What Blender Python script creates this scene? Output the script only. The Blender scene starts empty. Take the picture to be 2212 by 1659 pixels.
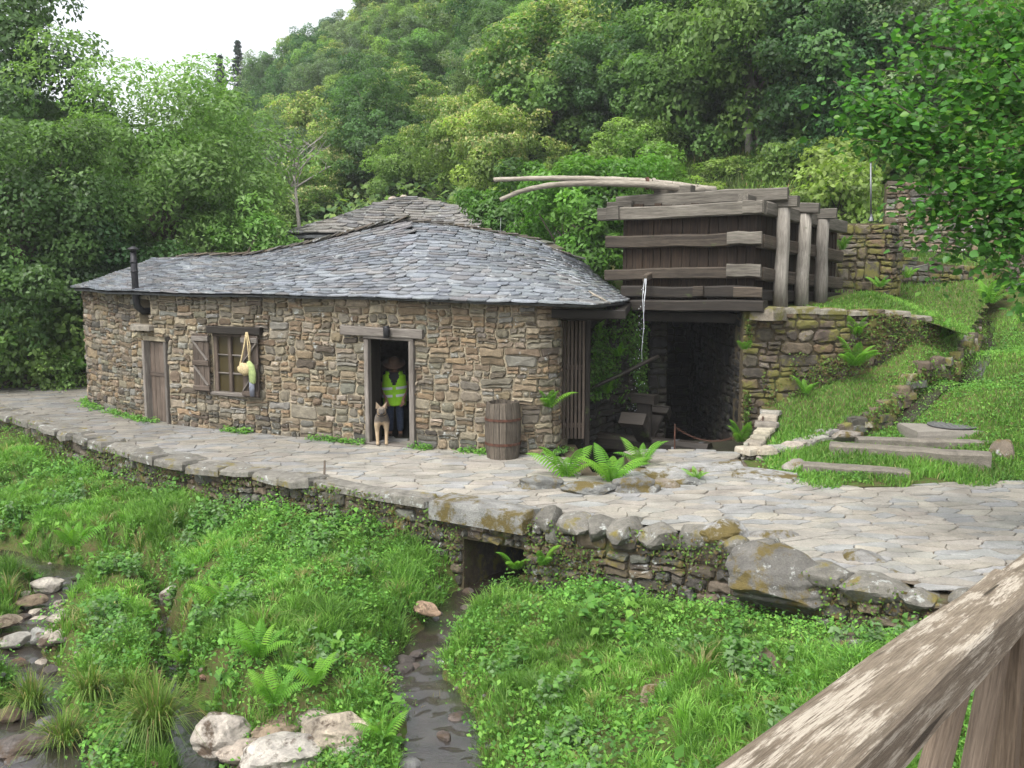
import bpy, math, random
import numpy as np
from mathutils import Vector, Matrix, noise
random.seed(11); rng = np.random.default_rng(11)
sc = bpy.context.scene; COL = sc.collection; R = math.radians
# ---------------------------------------------------------------- camera
HEYE, FPX, CX, CY, PITCH = 3.55, 2151.0, 1106.0, 829.5, R(7.4)     # picture plane measured as 2212 x 1659
cam = bpy.data.objects.new('camera', bpy.data.cameras.new('camera')); COL.objects.link(cam)
cam.data.sensor_width = 36.0; cam.data.lens = FPX / 2212 * 36.0
cam.data.clip_start = 0.05; cam.data.clip_end = 2000
cam.location = (0, 0, HEYE); cam.rotation_euler = (math.pi / 2 - PITCH, 0, 0)
sc.camera = cam
# ---------------------------------------------------------------- sky, sun, exposure
SUN_EL, SUN_AZ = R(58), R(215)         # azimuth clockwise from +Y: behind the camera, to the left
w = bpy.data.worlds.new('World'); sc.world = w; w.use_nodes = True
nt = w.node_tree; nt.nodes.clear()
sky = nt.nodes.new('ShaderNodeTexSky'); sky.sky_type = 'NISHITA'; sky.sun_disc = False
sky.sun_elevation = SUN_EL; sky.sun_rotation = SUN_AZ; sky.air_density = 1.0; sky.dust_density = 4.0; sky.ozone_density = 1.0
hs = nt.nodes.new('ShaderNodeHueSaturation'); hs.inputs['Saturation'].default_value = 0.22
bg = nt.nodes.new('ShaderNodeBackground'); bg.inputs['Strength'].default_value = 0.15
wo = nt.nodes.new('ShaderNodeOutputWorld')
nt.links.new(sky.outputs[0], hs.inputs['Color']); nt.links.new(hs.outputs[0], bg.inputs['Color']); nt.links.new(bg.outputs[0], wo.inputs[0])
sl = bpy.data.lights.new('sun', 'SUN'); sl.energy = 1.2; sl.angle = R(25); sl.color = (1.0, 0.96, 0.9)
so = bpy.data.objects.new('sun', sl); COL.objects.link(so)
sd = Vector((math.sin(SUN_AZ) * math.cos(SUN_EL), math.cos(SUN_AZ) * math.cos(SUN_EL), math.sin(SUN_EL)))
so.rotation_euler = sd.to_track_quat('Z', 'Y').to_euler(); so.location = sd * 40
sc.view_settings.view_transform = 'Standard'; sc.view_settings.look = 'None'; sc.view_settings.gamma = 1
sc.view_settings.exposure = 1.4
sc.cycles.max_bounces = 6; sc.cycles.diffuse_bounces = 3; sc.cycles.glossy_bounces = 2; sc.cycles.transmission_bounces = 4
sc.cycles.transparent_max_bounces = 6; sc.cycles.use_denoising = True

# ---------------------------------------------------------------- helpers
SP, CP = math.sin(PITCH), math.cos(PITCH)
def ray(px, py):
    a, b = (px - CX) / FPX, (CY - py) / FPX
    return Vector((a, CP + b * SP, -SP + b * CP))
def at(px, py, Y):
    d = ray(px, py); t = Y / d.y
    return Vector((d.x * t, Y, HEYE + d.z * t))
def gz(px, py, z):
    d = ray(px, py); t = (z - HEYE) / d.z
    return Vector((d.x * t, d.y * t, z))
def proj(x, y, z):
    dz = z - HEYE
    dep = y * CP - dz * SP
    return CX + FPX * x / dep, CY - FPX * (y * SP + dz * CP) / dep
WM = {}
def link(o, parent=None, M=None):
    COL.objects.link(o)
    M = Matrix.Identity(4) if M is None else M
    WM[o.name] = M
    if parent is not None:
        o.parent = parent; o.matrix_basis = WM[parent.name].inverted() @ M
    else: o.matrix_basis = M
    return o
def T(v): return Matrix.Translation(Vector(v))
def tag(o, label=None, cat=None, group=None, kind=None):
    if label: o['label'] = label
    if cat: o['category'] = cat
    if group: o['group'] = group
    if kind: o['kind'] = kind
    return o
def thing(name, loc, label, cat, group=None, kind=None):
    o = bpy.data.objects.new(name, None); o.empty_display_size = .2
    link(o, None, T(loc)); return tag(o, label, cat, group, kind)
def raw_mesh(name, V, Fc, cols=None, smooth=False):
    me = bpy.data.meshes.new(name)
    if isinstance(V, np.ndarray) and isinstance(Fc, np.ndarray):
        n, k = Fc.shape
        me.vertices.add(len(V)); me.vertices.foreach_set('co', V.astype(np.float32).ravel())
        me.loops.add(n * k); me.loops.foreach_set('vertex_index', Fc.astype(np.int32).ravel())
        me.polygons.add(n); me.polygons.foreach_set('loop_start', (np.arange(n) * k).astype(np.int32))
        me.update(calc_edges=True)
    else:
        me.from_pydata([tuple(v) for v in V], [], Fc)
    if cols is not None:
        cols = np.asarray(cols, np.float32)
        if cols.ndim == 1: cols = np.tile(cols, (len(me.vertices), 1))
        a = me.color_attributes.new('Col', 'FLOAT_COLOR', 'POINT')
        a.data.foreach_set('color', np.concatenate([cols[:, :3], np.ones((len(cols), 1), np.float32)], 1).ravel())
    if smooth: me.polygons.foreach_set('use_smooth', np.ones(len(me.polygons), bool))
    return me
def mob(name, V, Fc, mat, parent=None, loc=None, cols=None, smooth=False):
    """one mesh object from world coordinates; its origin at loc"""
    if isinstance(V, np.ndarray):
        l = np.array(loc if loc is not None else V.mean(0)); me = raw_mesh(name, V - l, Fc, cols, smooth)
    else:
        l = Vector(loc) if loc is not None else sum((Vector(v) for v in V), Vector()) / len(V)
        me = raw_mesh(name, [Vector(v) - l for v in V], Fc, cols, smooth)
    me.materials.append(mat)
    return link(bpy.data.objects.new(name, me), parent, T(l))
class Acc:
    def __init__(s): s.V, s.F, s.C = [], [], []
    def add(s, V, Fc, c=None):
        b = len(s.V); s.V += [tuple(v) for v in V]; s.F += [tuple(i + b for i in f) for f in Fc]
        if c is not None: s.C += [c] * len(V)
    def build(s, name, mat, parent=None, loc=None, smooth=False):
        return mob(name, [Vector(v) for v in s.V], s.F, mat, parent, loc, s.C or None, smooth)
def nz(x, y, z=0.0): return noise.noise(Vector((x, y, z)))
def catmull(P, n=8):
    P = [np.array(p, float) for p in P]; Q = [2 * P[0] - P[1]] + P + [2 * P[-1] - P[-2]]; out = []
    for i in range(1, len(Q) - 2):
        for k in range(n):
            t = k / n
            out.append(.5 * (2 * Q[i] + (Q[i + 1] - Q[i - 1]) * t + (2 * Q[i - 1] - 5 * Q[i] + 4 * Q[i + 1] - Q[i + 2]) * t * t + (3 * Q[i] - Q[i - 1] - 3 * Q[i + 1] + Q[i + 2]) * t ** 3))
    out.append(P[-1]); return np.array(out)
class Path:
    def __init__(s, pts, n=8, smooth=True):
        s.P = catmull(pts, n) if smooth else np.array(pts, float)
        d = np.diff(s.P, axis=0); l = np.hypot(d[:, 0], d[:, 1]); s.S = np.concatenate([[0], np.cumsum(l)]); s.L = s.S[-1]
    def pos(s, a): return np.array([np.interp(a, s.S, s.P[:, 0]), np.interp(a, s.S, s.P[:, 1])])
    def tan(s, a):
        d = s.pos(min(a + .12, s.L)) - s.pos(max(a - .12, 0)); return d / np.hypot(*d)
    def nrm(s, a): t = s.tan(a); return np.array([t[1], -t[0]])
    def map(s, a, z, d):
        e = 0.0
        if a < 0: e = a
        if a > s.L: e = a - s.L
        p = s.pos(a) + s.nrm(min(max(a, 0), s.L)) * d + s.tan(min(max(a, 0), s.L)) * e
        return Vector((p[0], p[1], z))
    def s_px(s, px, z=1.0):
        a = np.linspace(0, s.L, 800); q = [proj(*s.pos(k), z)[0] for k in a]
        q = np.array(q); best = np.argmin(abs(q - px) + (a < s.L * .1) * 40); return float(a[best])

# ---------------------------------------------------------------- materials
def material(name):
    m = bpy.data.materials.new(name); m.use_nodes = True; n = m.node_tree
    b = n.nodes.get('Principled BSDF'); return m, n, b
def ND(n, typ, **kw):
    x = n.nodes.new(typ)
    for k, v in kw.items():
        if hasattr(x, k): setattr(x, k, v)
        else: x.inputs[k].default_value = v
    return x
def mixc(n, fac, a, b, mode='MIX'):
    x = n.nodes.new('ShaderNodeMix'); x.data_type = 'RGBA'; x.blend_type = mode
    for i, v in ((0, fac), (6, a), (7, b)):
        if hasattr(v, 'links') or isinstance(v, bpy.types.NodeSocket): n.links.new(v, x.inputs[i])
        elif i == 0: x.inputs[0].default_value = v
        else: x.inputs[i].default_value = (*v, 1)
    return x.outputs[2]
def ramp(n, src, p0, p1, c0=(0, 0, 0), c1=(1, 1, 1)):
    r = n.nodes.new('ShaderNodeValToRGB'); e = r.color_ramp.elements
    e[0].position, e[1].position = p0, p1; e[0].color, e[1].color = (*c0, 1), (*c1, 1)
    n.links.new(src, r.inputs[0]); return r.outputs[0]
def pos_out(n, world=True, scale=(1, 1, 1)):
    if world: o = n.nodes.new('ShaderNodeNewGeometry').outputs['Position']
    else: o = n.nodes.new('ShaderNodeTexCoord').outputs['Object']
    mp = n.nodes.new('ShaderNodeMapping'); mp.inputs['Scale'].default_value = scale
    n.links.new(o, mp.inputs[0]); return mp.outputs[0]
def noise_n(n, vec, scale, detail=4, rough=.6):
    x = ND(n, 'ShaderNodeTexNoise', Scale=scale, Detail=detail, Roughness=rough); n.links.new(vec, x.inputs['Vector']); return x.outputs[0]
def bump(n, b, h, s=.4, d=.02):
    x = ND(n, 'ShaderNodeBump', Strength=s, Distance=d); n.links.new(h, x.inputs['Height']); n.links.new(x.outputs[0], b.inputs['Normal'])
def stone_mat(name, rough=.85, vary=.5, sc1=9, sc2=45, moss=0.0, lichen=0.0, bmp=.5, spec=.3, mosscol=(.10, .085, .02), lichcol=(.30, .31, .29), base=None):
    m, n, b = material(name)
    v = pos_out(n)
    if base is None:
        c = ND(n, 'ShaderNodeAttribute', attribute_name='Col').outputs['Color']
    else:
        rgb = n.nodes.new('ShaderNodeRGB'); rgb.outputs[0].default_value = (*base, 1); c = rgb.outputs[0]
    n1 = noise_n(n, v, sc1, 6, .7); n2 = noise_n(n, v, sc2, 5, .75)
    c = mixc(n, 1.0, c, ramp(n, n1, .25, .75, (1 - vary,) * 3, (1 + vary,) * 3), 'MULTIPLY')
    c = mixc(n, .8, c, ramp(n, n2, .3, .7, (.65, .65, .66), (1.25, 1.24, 1.2)), 'MULTIPLY')
    if lichen: c = mixc(n, ramp(n, noise_n(n, v, 5.5, 7, .72), .62 - lichen * .12, .68 - lichen * .12), c, lichcol)
    if moss: c = mixc(n, ramp(n, noise_n(n, v, 2.6, 8, .7), .66 - moss * .25, .74 - moss * .25), c, mixc(n, n2, mosscol, tuple(min(1, k * 2.2) for k in mosscol)))
    n.links.new(c, b.inputs['Base Color']); b.inputs['Roughness'].default_value = rough; b.inputs['Specular IOR Level'].default_value = spec
    hsum = ND(n, 'ShaderNodeMath', operation='ADD'); n.links.new(n1, hsum.inputs[0]); n.links.new(n2, hsum.inputs[1])
    bump(n, b, hsum.outputs[0], bmp, .03); return m
def wood_mat(name, c0, c1, rough=.75, sx=.7, sy=14, moss=0.0, mosscol=(.05, .07, .02), knots=True, pale=None, spec=.3, vert=False):
    m, n, b = material(name)
    v = pos_out(n, False, (sy, sy, sx) if vert else (sx, sy, sy)); v2 = pos_out(n, True)
    oi = n.nodes.new('ShaderNodeObjectInfo')
    add = ND(n, 'ShaderNodeVectorMath', operation='ADD'); n.links.new(v, add.inputs[0])
    cmb = n.nodes.new('ShaderNodeCombineXYZ'); mul = ND(n, 'ShaderNodeMath', operation='MULTIPLY'); mul.inputs[1].default_value = 37.0
    n.links.new(oi.outputs['Random'], mul.inputs[0]); n.links.new(mul.outputs[0], cmb.inputs[0]); n.links.new(mul.outputs[0], cmb.inputs[1]); n.links.new(cmb.outputs[0], add.inputs[1])
    g = ND(n, 'ShaderNodeTexNoise', Scale=1.6, Detail=8, Roughness=.7, Distortion=.6); n.links.new(add.outputs[0], g.inputs['Vector'])
    fine = ND(n, 'ShaderNodeTexNoise', Scale=6, Detail=5, Roughness=.7); n.links.new(add.outputs[0], fine.inputs['Vector'])
    c = ramp(n, g.outputs[0], .3, .7, c0, c1)
    c = mixc(n, .75, c, ramp(n, fine.outputs[0], .35, .62, (.42, .4, .38), (1.12, 1.12, 1.12)), 'MULTIPLY')
    c = mixc(n, .6, c, ramp(n, noise_n(n, v2, 1.7, 5, .6), .3, .7, (.55, .53, .5), (1.15, 1.15, 1.15)), 'MULTIPLY')
    rr = ND(n, 'ShaderNodeMapRange'); n.links.new(oi.outputs['Random'], rr.inputs[0]); rr.inputs[3].default_value = .72; rr.inputs[4].default_value = 1.22
    hv = n.nodes.new('ShaderNodeHueSaturation'); n.links.new(c, hv.inputs['Color']); n.links.new(rr.outputs[0], hv.inputs['Value']); c = hv.outputs[0]
    if pale: pm = ND(n, 'ShaderNodeMath', operation='MULTIPLY'); n.links.new(ramp(n, noise_n(n, pos_out(n, False, (2.2, 24, 24)), 1.1, 10, .74), .5, .56), pm.inputs[0]); n.links.new(ramp(n, fine.outputs[0], .38, .5), pm.inputs[1]); c = mixc(n, pm.outputs[0], c, pale); c = mixc(n, ramp(n, noise_n(n, pos_out(n, False, (1.1, 26, 26)), 1.3, 2, .4), .66, .69), c, (.04, .03, .02))
    if moss: c = mixc(n, ramp(n, noise_n(n, v2, 3.1, 7, .7), .66 - moss * .25, .76 - moss * .25), c, mosscol)
    n.links.new(c, b.inputs['Base Color']); b.inputs['Roughness'].default_value = rough; b.inputs['Specular IOR Level'].default_value = spec
    bump(n, b, fine.outputs[0], .55, .012); return m
def leaf_mat(name, rnd=.08, trans=.54, rough=.5, hue=.02, spec=.35):
    m, n, b = material(name)
    c = ND(n, 'ShaderNodeAttribute', attribute_name='Col').outputs['Color']
    oi = n.nodes.new('ShaderNodeObjectInfo')
    hv = n.nodes.new('ShaderNodeHueSaturation'); n.links.new(c, hv.inputs['Color'])
    a = ND(n, 'ShaderNodeMapRange'); n.links.new(oi.outputs['Random'], a.inputs[0]); a.inputs[3].default_value = 1 - rnd * 2; a.inputs[4].default_value = 1 + rnd * 2
    n.links.new(a.outputs[0], hv.inputs['Value'])
    h = ND(n, 'ShaderNodeMapRange'); n.links.new(oi.outputs['Random'], h.inputs[0]); h.inputs[3].default_value = .5 + hue; h.inputs[4].default_value = .5 - hue
    n.links.new(h.outputs[0], hv.inputs['Hue'])
    n.links.new(hv.outputs[0], b.inputs['Base Color']); b.inputs['Roughness'].default_value = rough; b.inputs['Specular IOR Level'].default_value = spec
    tr = n.nodes.new('ShaderNodeBsdfTranslucent'); g2 = mixc(n, 1.0, hv.outputs[0], (1.1, 1.25, .6), 'MULTIPLY'); n.links.new(g2, tr.inputs[0])
    mx = n.nodes.new('ShaderNodeMixShader'); mx.inputs[0].default_value = trans
    n.links.new(b.outputs[0], mx.inputs[1]); n.links.new(tr.outputs[0], mx.inputs[2])
    n.links.new(mx.outputs[0], n.nodes['Material Output'].inputs[0]); return m
def plain(name, c, rough=.6, metal=0.0, vary=.25, scale=12, spec=.4, bmp=.15):
    m, n, b = material(name); v = pos_out(n, False)
    q = noise_n(n, v, scale, 5)
    cc = mixc(n, 1.0, c, ramp(n, q, .3, .7, (1 - vary,) * 3, (1 + vary,) * 3), 'MULTIPLY')
    n.links.new(cc, b.inputs['Base Color']); b.inputs['Roughness'].default_value = rough; b.inputs['Metallic'].default_value = metal; b.inputs['Specular IOR Level'].default_value = spec
    bump(n, b, q, bmp, .01); return m
def ground_mat(name, ca, cb, cc, scale=1.2):
    m, n, b = material(name); v = pos_out(n)
    a = noise_n(n, v, scale, 6, .7); d = noise_n(n, v, scale * 9, 6, .7)
    c = mixc(n, ramp(n, a, .4, .6), ca, cb); c = mixc(n, ramp(n, d, .45, .65), c, cc)
    n.links.new(c, b.inputs['Base Color']); b.inputs['Roughness'].default_value = .95; b.inputs['Specular IOR Level'].default_value = .1
    bump(n, b, d, .8, .06); return m
def water_mat(name, c, rough=.08, sc1=6, bmp=.5):
    m, n, b = material(name); v = pos_out(n)
    q = noise_n(n, v, sc1, 4, .6); q2 = noise_n(n, v, sc1 * 4, 3, .6)
    cc = mixc(n, ramp(n, noise_n(n, v, 3.3, 5), .35, .65), c, tuple(k * 2.4 for k in c))
    n.links.new(cc, b.inputs['Base Color']); b.inputs['Roughness'].default_value = rough; b.inputs['IOR'].default_value = 1.45; b.inputs['Specular IOR Level'].default_value = 1.0; b.inputs['Coat Weight'].default_value = 1.0; b.inputs['Coat Roughness'].default_value = .06
    s = ND(n, 'ShaderNodeMath', operation='ADD'); n.links.new(q, s.inputs[0]); n.links.new(q2, s.inputs[1])
    bump(n, b, s.outputs[0], bmp, .05); return m

M_WALL = stone_mat('rubble stone', moss=.0, lichen=.15, vary=.45)
M_MORTAR = stone_mat('lime mortar', base=(.29, .25, .18), vary=.5, sc1=5, sc2=60, moss=.25, mosscol=(.07, .06, .04))
M_MOSSWALL = stone_mat('mossy rubble stone', moss=.74, mosscol=(.075, .07, .02), vary=.5)
M_EARTHCORE = stone_mat('earth between stones', base=(.075, .06, .035), vary=.5, moss=.4, mosscol=(.05, .065, .02))
M_SLATE = stone_mat('roof slate', rough=.34, vary=.3, sc1=6, sc2=30, lichen=.25, bmp=.35, spec=.6, lichcol=(.36, .37, .37))
M_OLDSLATE = stone_mat('old roof slate', rough=.6, vary=.45, sc1=5, lichen=.4, moss=.2, mosscol=(.10, .09, .05))
M_SLATEDECK = stone_mat('slate roof deck', base=(.10, .105, .11), rough=.8)  # dark grey roof deck under the slates
M_FLAG = stone_mat('flagstone', rough=.7, vary=.38, sc1=1.8, sc2=40, moss=.06, mosscol=(.10, .095, .06), bmp=.35, spec=.35)
M_FLAGBED = stone_mat('paving bed', base=(.12, .10, .075), vary=.5, sc1=3, moss=.18, mosscol=(.06, .085, .02))
M_KERB = stone_mat('kerb stone', moss=.42, lichen=.3, mosscol=(.085, .07, .02))
M_BOULDER = stone_mat('lichen boulder', moss=.66, lichen=.3, mosscol=(.065, .05, .016), sc1=4, vary=.45, bmp=.8)
M_WHITEROCK = stone_mat('bleached river rock', rough=.8, vary=.5, sc1=5, sc2=22, moss=.52, mosscol=(.045, .032, .022), bmp=1.0)
M_WOODGREY = wood_mat('weathered grey timber', (.055, .049, .04), (.20, .185, .155))
M_WOODPOST = wood_mat('bleached post timber', (.15, .135, .115), (.36, .34, .30), moss=.1, vert=True)
M_WOODDARK = wood_mat('wet dark timber', (.009, .0075, .006), (.034, .027, .02), moss=.22, rough=.6)
M_WOODPLANK = wood_mat('stained tank plank', (.006, .0045, .0035), (.06, .037, .021), sx=1.0, sy=20, moss=.05)
M_WOODDOOR = wood_mat('old brown door wood', (.06, .045, .034), (.17, .135, .11))
M_WOODFRAME = wood_mat('grey frame wood', (.10, .088, .078), (.24, .22, .195))
M_BARREL = wood_mat('barrel stave wood', (.05, .04, .03), (.17, .145, .115), sx=.9, sy=22, vert=True)
M_RAIL = wood_mat('varnished rail wood', (.20, .155, .11), (.35, .29, .22), sx=1.6, sy=60, pale=(.42, .37, .30), spec=.4, rough=.55)
M_RAILDARK = wood_mat('varnished brace wood', (.15, .11, .075), (.31, .24, .175), sx=1.4, sy=30, spec=.3, rough=.6)
M_POLE = wood_mat('peeled branch wood', (.19, .17, .135), (.38, .345, .29), sx=.8, sy=9)
M_BARK = stone_mat('bark', base=(.11, .09, .07), vary=.6, sc1=14, moss=.1)
M_PALEBARK = stone_mat('pale bark', base=(.24, .225, .20), vary=.4, sc1=10)
M_RUST = plain('rusty iron', (.075, .034, .022), .8, .3, .5)
M_IRON = plain('dark iron', (.03, .03, .033), .55, .6, .3)
M_STEEL = plain('galvanised steel', (.15, .155, .16), .45, .8, .2)
M_CONC = stone_mat('concrete slab', base=(.20, .185, .16), vary=.2, sc1=3, sc2=70)
M_LEAF = leaf_mat('leaves')
M_LEAFNEAR = leaf_mat('glossy leaves', rnd=.02, trans=.5, rough=.42, hue=.005)
M_GRASS = leaf_mat('grass blades', rnd=.0, trans=.4, rough=.55, hue=0, spec=.25)
M_FERN = leaf_mat('fern fronds', rnd=.1, trans=.4, rough=.6, hue=.012, spec=.2)
M_SOIL = ground_mat('grassy soil', (.055, .075, .02), (.06, .11, .02), (.09, .065, .035))
M_HILL = ground_mat('wooded hillside ground', (.02, .035, .012), (.03, .055, .015), (.04, .04, .02), .4)
M_MUD = ground_mat('damp dark earth', (.02, .018, .014), (.03, .026, .018), (.025, .03, .015))
M_BED = ground_mat('stream bed', (.10, .075, .045), (.06, .05, .035), (.16, .12, .08), 3)
M_WATER = water_mat('stream water', (.016, .013, .010), rough=.03, sc1=14, bmp=.25)
M_PITWATER = water_mat('dark pit water', (.006, .007, .006), rough=.12, sc1=2, bmp=.15)
# ================================================================ terrain functions
def tps_fit(P, lam=.02):
    P = np.array(P, float); n = len(P); X = P[:, :2]
    d2 = ((X[:, None] - X[None]) ** 2).sum(-1); K = .5 * d2 * np.log(d2 + 1e-12)
    A = np.zeros((n + 3, n + 3)); A[:n, :n] = K + lam * np.eye(n); A[:n, n] = 1; A[:n, n + 1:] = X; A[n, :n] = 1; A[n + 1:, :n] = X.T
    b = np.concatenate([P[:, 2], [0, 0, 0]]); c = np.linalg.solve(A, b)
    def f(x, y):
        x = np.asarray(x, float); y = np.asarray(y, float); sh = x.shape; q = np.stack([x.ravel(), y.ravel()], 1); out = np.zeros(len(q))
        for i in range(0, len(q), 20000):
            d2 = ((q[i:i + 20000, None] - X[None]) ** 2).sum(-1)
            out[i:i + 20000] = (.5 * d2 * np.log(d2 + 1e-12)) @ c[:n] + c[n] + q[i:i + 20000] @ c[n + 1:]
        return out.reshape(sh)
    return f
def sdist(poly, x, y):
    """distance to a polyline, positive on its right-hand side; also the arc length of the nearest point"""
    x = np.asarray(x, float); y = np.asarray(y, float); best = np.full(x.shape, 1e9); sg = np.zeros(x.shape); arc = np.zeros(x.shape); acc = 0
    for (x0, y0), (x1, y1) in zip(poly[:-1], poly[1:]):
        dx, dy = x1 - x0, y1 - y0; l = math.hypot(dx, dy); t = np.clip(((x - x0) * dx + (y - y0) * dy) / l / l, 0, 1)
        d = np.hypot(x - x0 - t * dx, y - y0 - t * dy); m = d < best
        sd_ = ((x - x0) * dy - (y - y0) * dx) / l
        best = np.where(m, d, best); sg = np.where(m, np.sign(sd_), sg); arc = np.where(m, acc + t * l, arc); acc += l
    return best * sg, arc
def sstep(a, b, x): t = np.clip((x - a) / (b - a), 0, 1); return t * t * (3 - 2 * t)
def inside(poly, x, y):
    x = np.asarray(x, float); y = np.asarray(y, float); r = np.zeros(x.shape, bool); n = len(poly)
    for i in range(n):
        (x0, y0), (x1, y1) = poly[i][:2], poly[(i + 1) % n][:2]
        if y0 == y1: continue
        c = ((y0 > y) != (y1 > y)) & (x < (x1 - x0) * (y - y0) / (y1 - y0) + x0); r ^= c
    return r
KERB_PTS = [(-15.5, 26.0), (-11.6, 22.4), (-9.0, 19.8), (-6.38, 17.4), (-2.93, 15.25), (-1.15, 14.2), (.28, 13.3), (2.03, 12.55), (2.84, 11.9), (3.42, 10.96), (4.4, 10.2), (6.2, 9.0), (9.5, 7.2)]
KERB = Path(KERB_PTS, 6); KP = [tuple(p) for p in KERB.P]
def g3(px, py, z): p = gz(px, py, z); return (p.x, p.y, p.z)
S1 = np.array([(1.3, 16.5, -1.05, .45), (.75, 14.6, -1.15, .42)] + [(*g3(a, b, z), w_) for a, b, z, w_ in [(1068, 1262, -1.2, .40), (1000, 1305, -1.26, .36), (930, 1385, -1.42, .30), (893, 1430, -1.5, .32), (935, 1515, -1.58, .38), (955, 1590, -1.64, .42), (950, 1659, -1.68, .44)]] + [(-.55, 8.4, -1.75, .5), (-.7, 6.5, -1.85, .6)])
S2 = np.array([(-13.5, 16.6, -1.3, .5)] + [(*g3(a, b, z), w_) for a, b, z, w_ in [(-160, 1180, -1.3, .5), (60, 1228, -1.42, .42), (150, 1240, -1.46, .36), (90, 1320, -1.6, .36), (30, 1400, -1.7, .36), (90, 1475, -1.78, .26), (50, 1560, -1.9, .5), (60, 1659, -2.0, .7)]] + [(-4.9, 8.5, -2.1, .9), (-3.5, 6, -2.2, 1)])
S3 = np.array([(*g3(a, b, z), w_) for a, b, z, w_ in [(150, 1240, -1.46, .2), (250, 1232, -1.5, .14), (330, 1275, -1.5, .03), (368, 1380, -1.6, .04), (378, 1470, -1.74, .10), (395, 1545, -1.84, .2), (425, 1620, -1.9, .24), (440, 1680, -1.95, .3)]] + [(-3.2, 8.3, -2.1, .6)])
STREAMS = []
for S in (S1, S2, S3):
    c = catmull(S, 6); STREAMS.append(c)
BANK = tps_fit([g3(*p) for p in [(0, 925, -.42), (160, 965, -.45), (330, 1030, -.5), (500, 1062, -.5), (700, 1100, -.52), (900, 1135, -.62), (-300, 900, -.6),
    (600, 1180, -.72), (450, 1350, -1.1), (620, 1330, -1.0), (750, 1390, -1.12), (550, 1520, -1.42), (700, 1500, -1.35), (830, 1300, -1.0), (900, 1230, -.85), (960, 1200, -.8), (700, 1230, -.78),
    (450, 1200, -.85), (300, 1100, -.75), (100, 1080, -.85), (0, 1000, -.65), (150, 1150, -1.05), (330, 1190, -1.0), (430, 1260, -1.05), (-200, 1050, -.8),
    (1180, 1300, -.98), (1270, 1310, -.84), (1300, 1450, -.95), (1200, 1640, -1.25), (1600, 1450, -.5), (1700, 1370, -.52), (1500, 1600, -.75), (1060, 1640, -1.5), (1080, 1480, -1.3), (1050, 1380, -1.2),
    (1420, 1345, -.72), (1850, 1400, -.35), (1900, 1560, -.45), (1700, 1640, -.7),
    (230, 1330, -1.22), (150, 1420, -1.4), (300, 1440, -1.38), (320, 1580, -1.62), (200, 1600, -1.75), (640, 1620, -1.66), (500, 1600, -1.7), (790, 1600, -1.55)]]
    + [(.9, 12.9, -.9), (1.5, 12.55, -.9), (2.05, 12.25, -.86), (2.7, 11.6, -.76), (3.2, 10.8, -.66), (4.0, 10.0, -.52), (-14, 19, -.7), (-14, 14, -1.3), (-8, 9, -1.7), (-3, 7, -1.9), (1, 6.5, -1.4), (4, 7.5, -.5), (7, 7.5, -.3), (-10, 12.5, -1.4), (3, 6, -.8)])
def bank_z(x, y):
    x = np.asarray(x, float); y = np.asarray(y, float); z = BANK(x, y)
    z = z + .08 * np.sin(x * 2.3 + y * 1.3) * np.sin(y * 2.1 - x * 1.1) + .05 * np.sin(x * 4.1 - y) * np.sin(y * 3.7 + x) + .03 * np.sin(x * 7 + 1) * np.sin(y * 6.2)
    for c in STREAMS:
        d, arc = sdist(c[:, :2], x, y); d = abs(d)
        L = np.concatenate([[0], np.cumsum(np.hypot(*np.diff(c[:, :2], axis=0).T))])
        zb = np.interp(arc, L, c[:, 2]); w_ = np.interp(arc, L, c[:, 3])
        k = sstep(w_ * .8, w_ + .28, d + .08 * np.sin(x * 9) * np.sin(y * 8))
        z = np.where(z > zb - .1, (zb - .1) * (1 - k) + z * k, z)
    return z
def stream_mask(x, y, pad=.05):
    m = np.zeros(np.shape(x), bool)
    for c in STREAMS:
        d, arc = sdist(c[:, :2], x, y); L = np.concatenate([[0], np.cumsum(np.hypot(*np.diff(c[:, :2], axis=0).T))])
        m |= abs(d) < np.interp(arc, L, c[:, 3]) + pad
    return m
BANKL = [(5.3, 17.4), (6.05, 18.05), (7.2, 18.75), (8.9, 20.1), (10.1, 21.6), (10.9, 23.2), (11.8, 25.2)]
# slope on the right, above the path
SLOPE0 = tps_fit([(*p[:2], p[2]) for p in [(4.0, 16.8, .0), (4.65, 16.05, .02), (5.36, 15.1, .02), (8.2, 15.5, .02), (12, 15.6, .1), (6.7, 16.9, .22), (7.8, 17.7, .45), (7.0, 18.5, .62), (9.0, 20.2, 1.3), (10.4, 22.2, 1.62), (11.8, 24.2, 1.95),
    (4.75, 18.4, .28), (5.2, 19.0, .5), (6.2, 19.1, .85), (7.3, 19.6, 1.25), (8.15, 19.9, 1.72), (9.1, 18.2, 1.0), (8.8, 17, .5), (10.5, 19.5, 1.5), (12, 18, 1.3), (13.5, 22, 2.4), (8.9, 20.75, 2.0), (9.6, 21.6, 2.0)]])
def SLOPE(x, y):
    d, a = sdist(BANKL, x, y)
    return SLOPE0(x, y) - np.where(d > 0, .38 * np.exp(-np.maximum(d, 0) / .9) * sstep(.0, 1.2, a), -.06 * np.exp(np.minimum(d, 0)))
TERR = tps_fit([(4.6, 19.6, 2.55), (6, 20.2, 2.5), (7.4, 20.2, 2.4), (8.3, 20.2, 2.25), (8.2, 22, 2.62), (9.4, 21.3, 1.95), (10.6, 23.3, 2.2), (12, 26, 3.25), (13.5, 29, 3.75), (14, 24, 2.6), (7, 23, 2.7), (7, 26, 3.2), (5, 24, 2.8), (9, 29, 3.9), (5, 29, 3.6), (3, 26, 2.2)])
HFOOT = [(16, 21), (9.5, 30), (-10, 48), (-34, 90), (-70, 150), (-125, 260), (-190, 420)]
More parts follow.
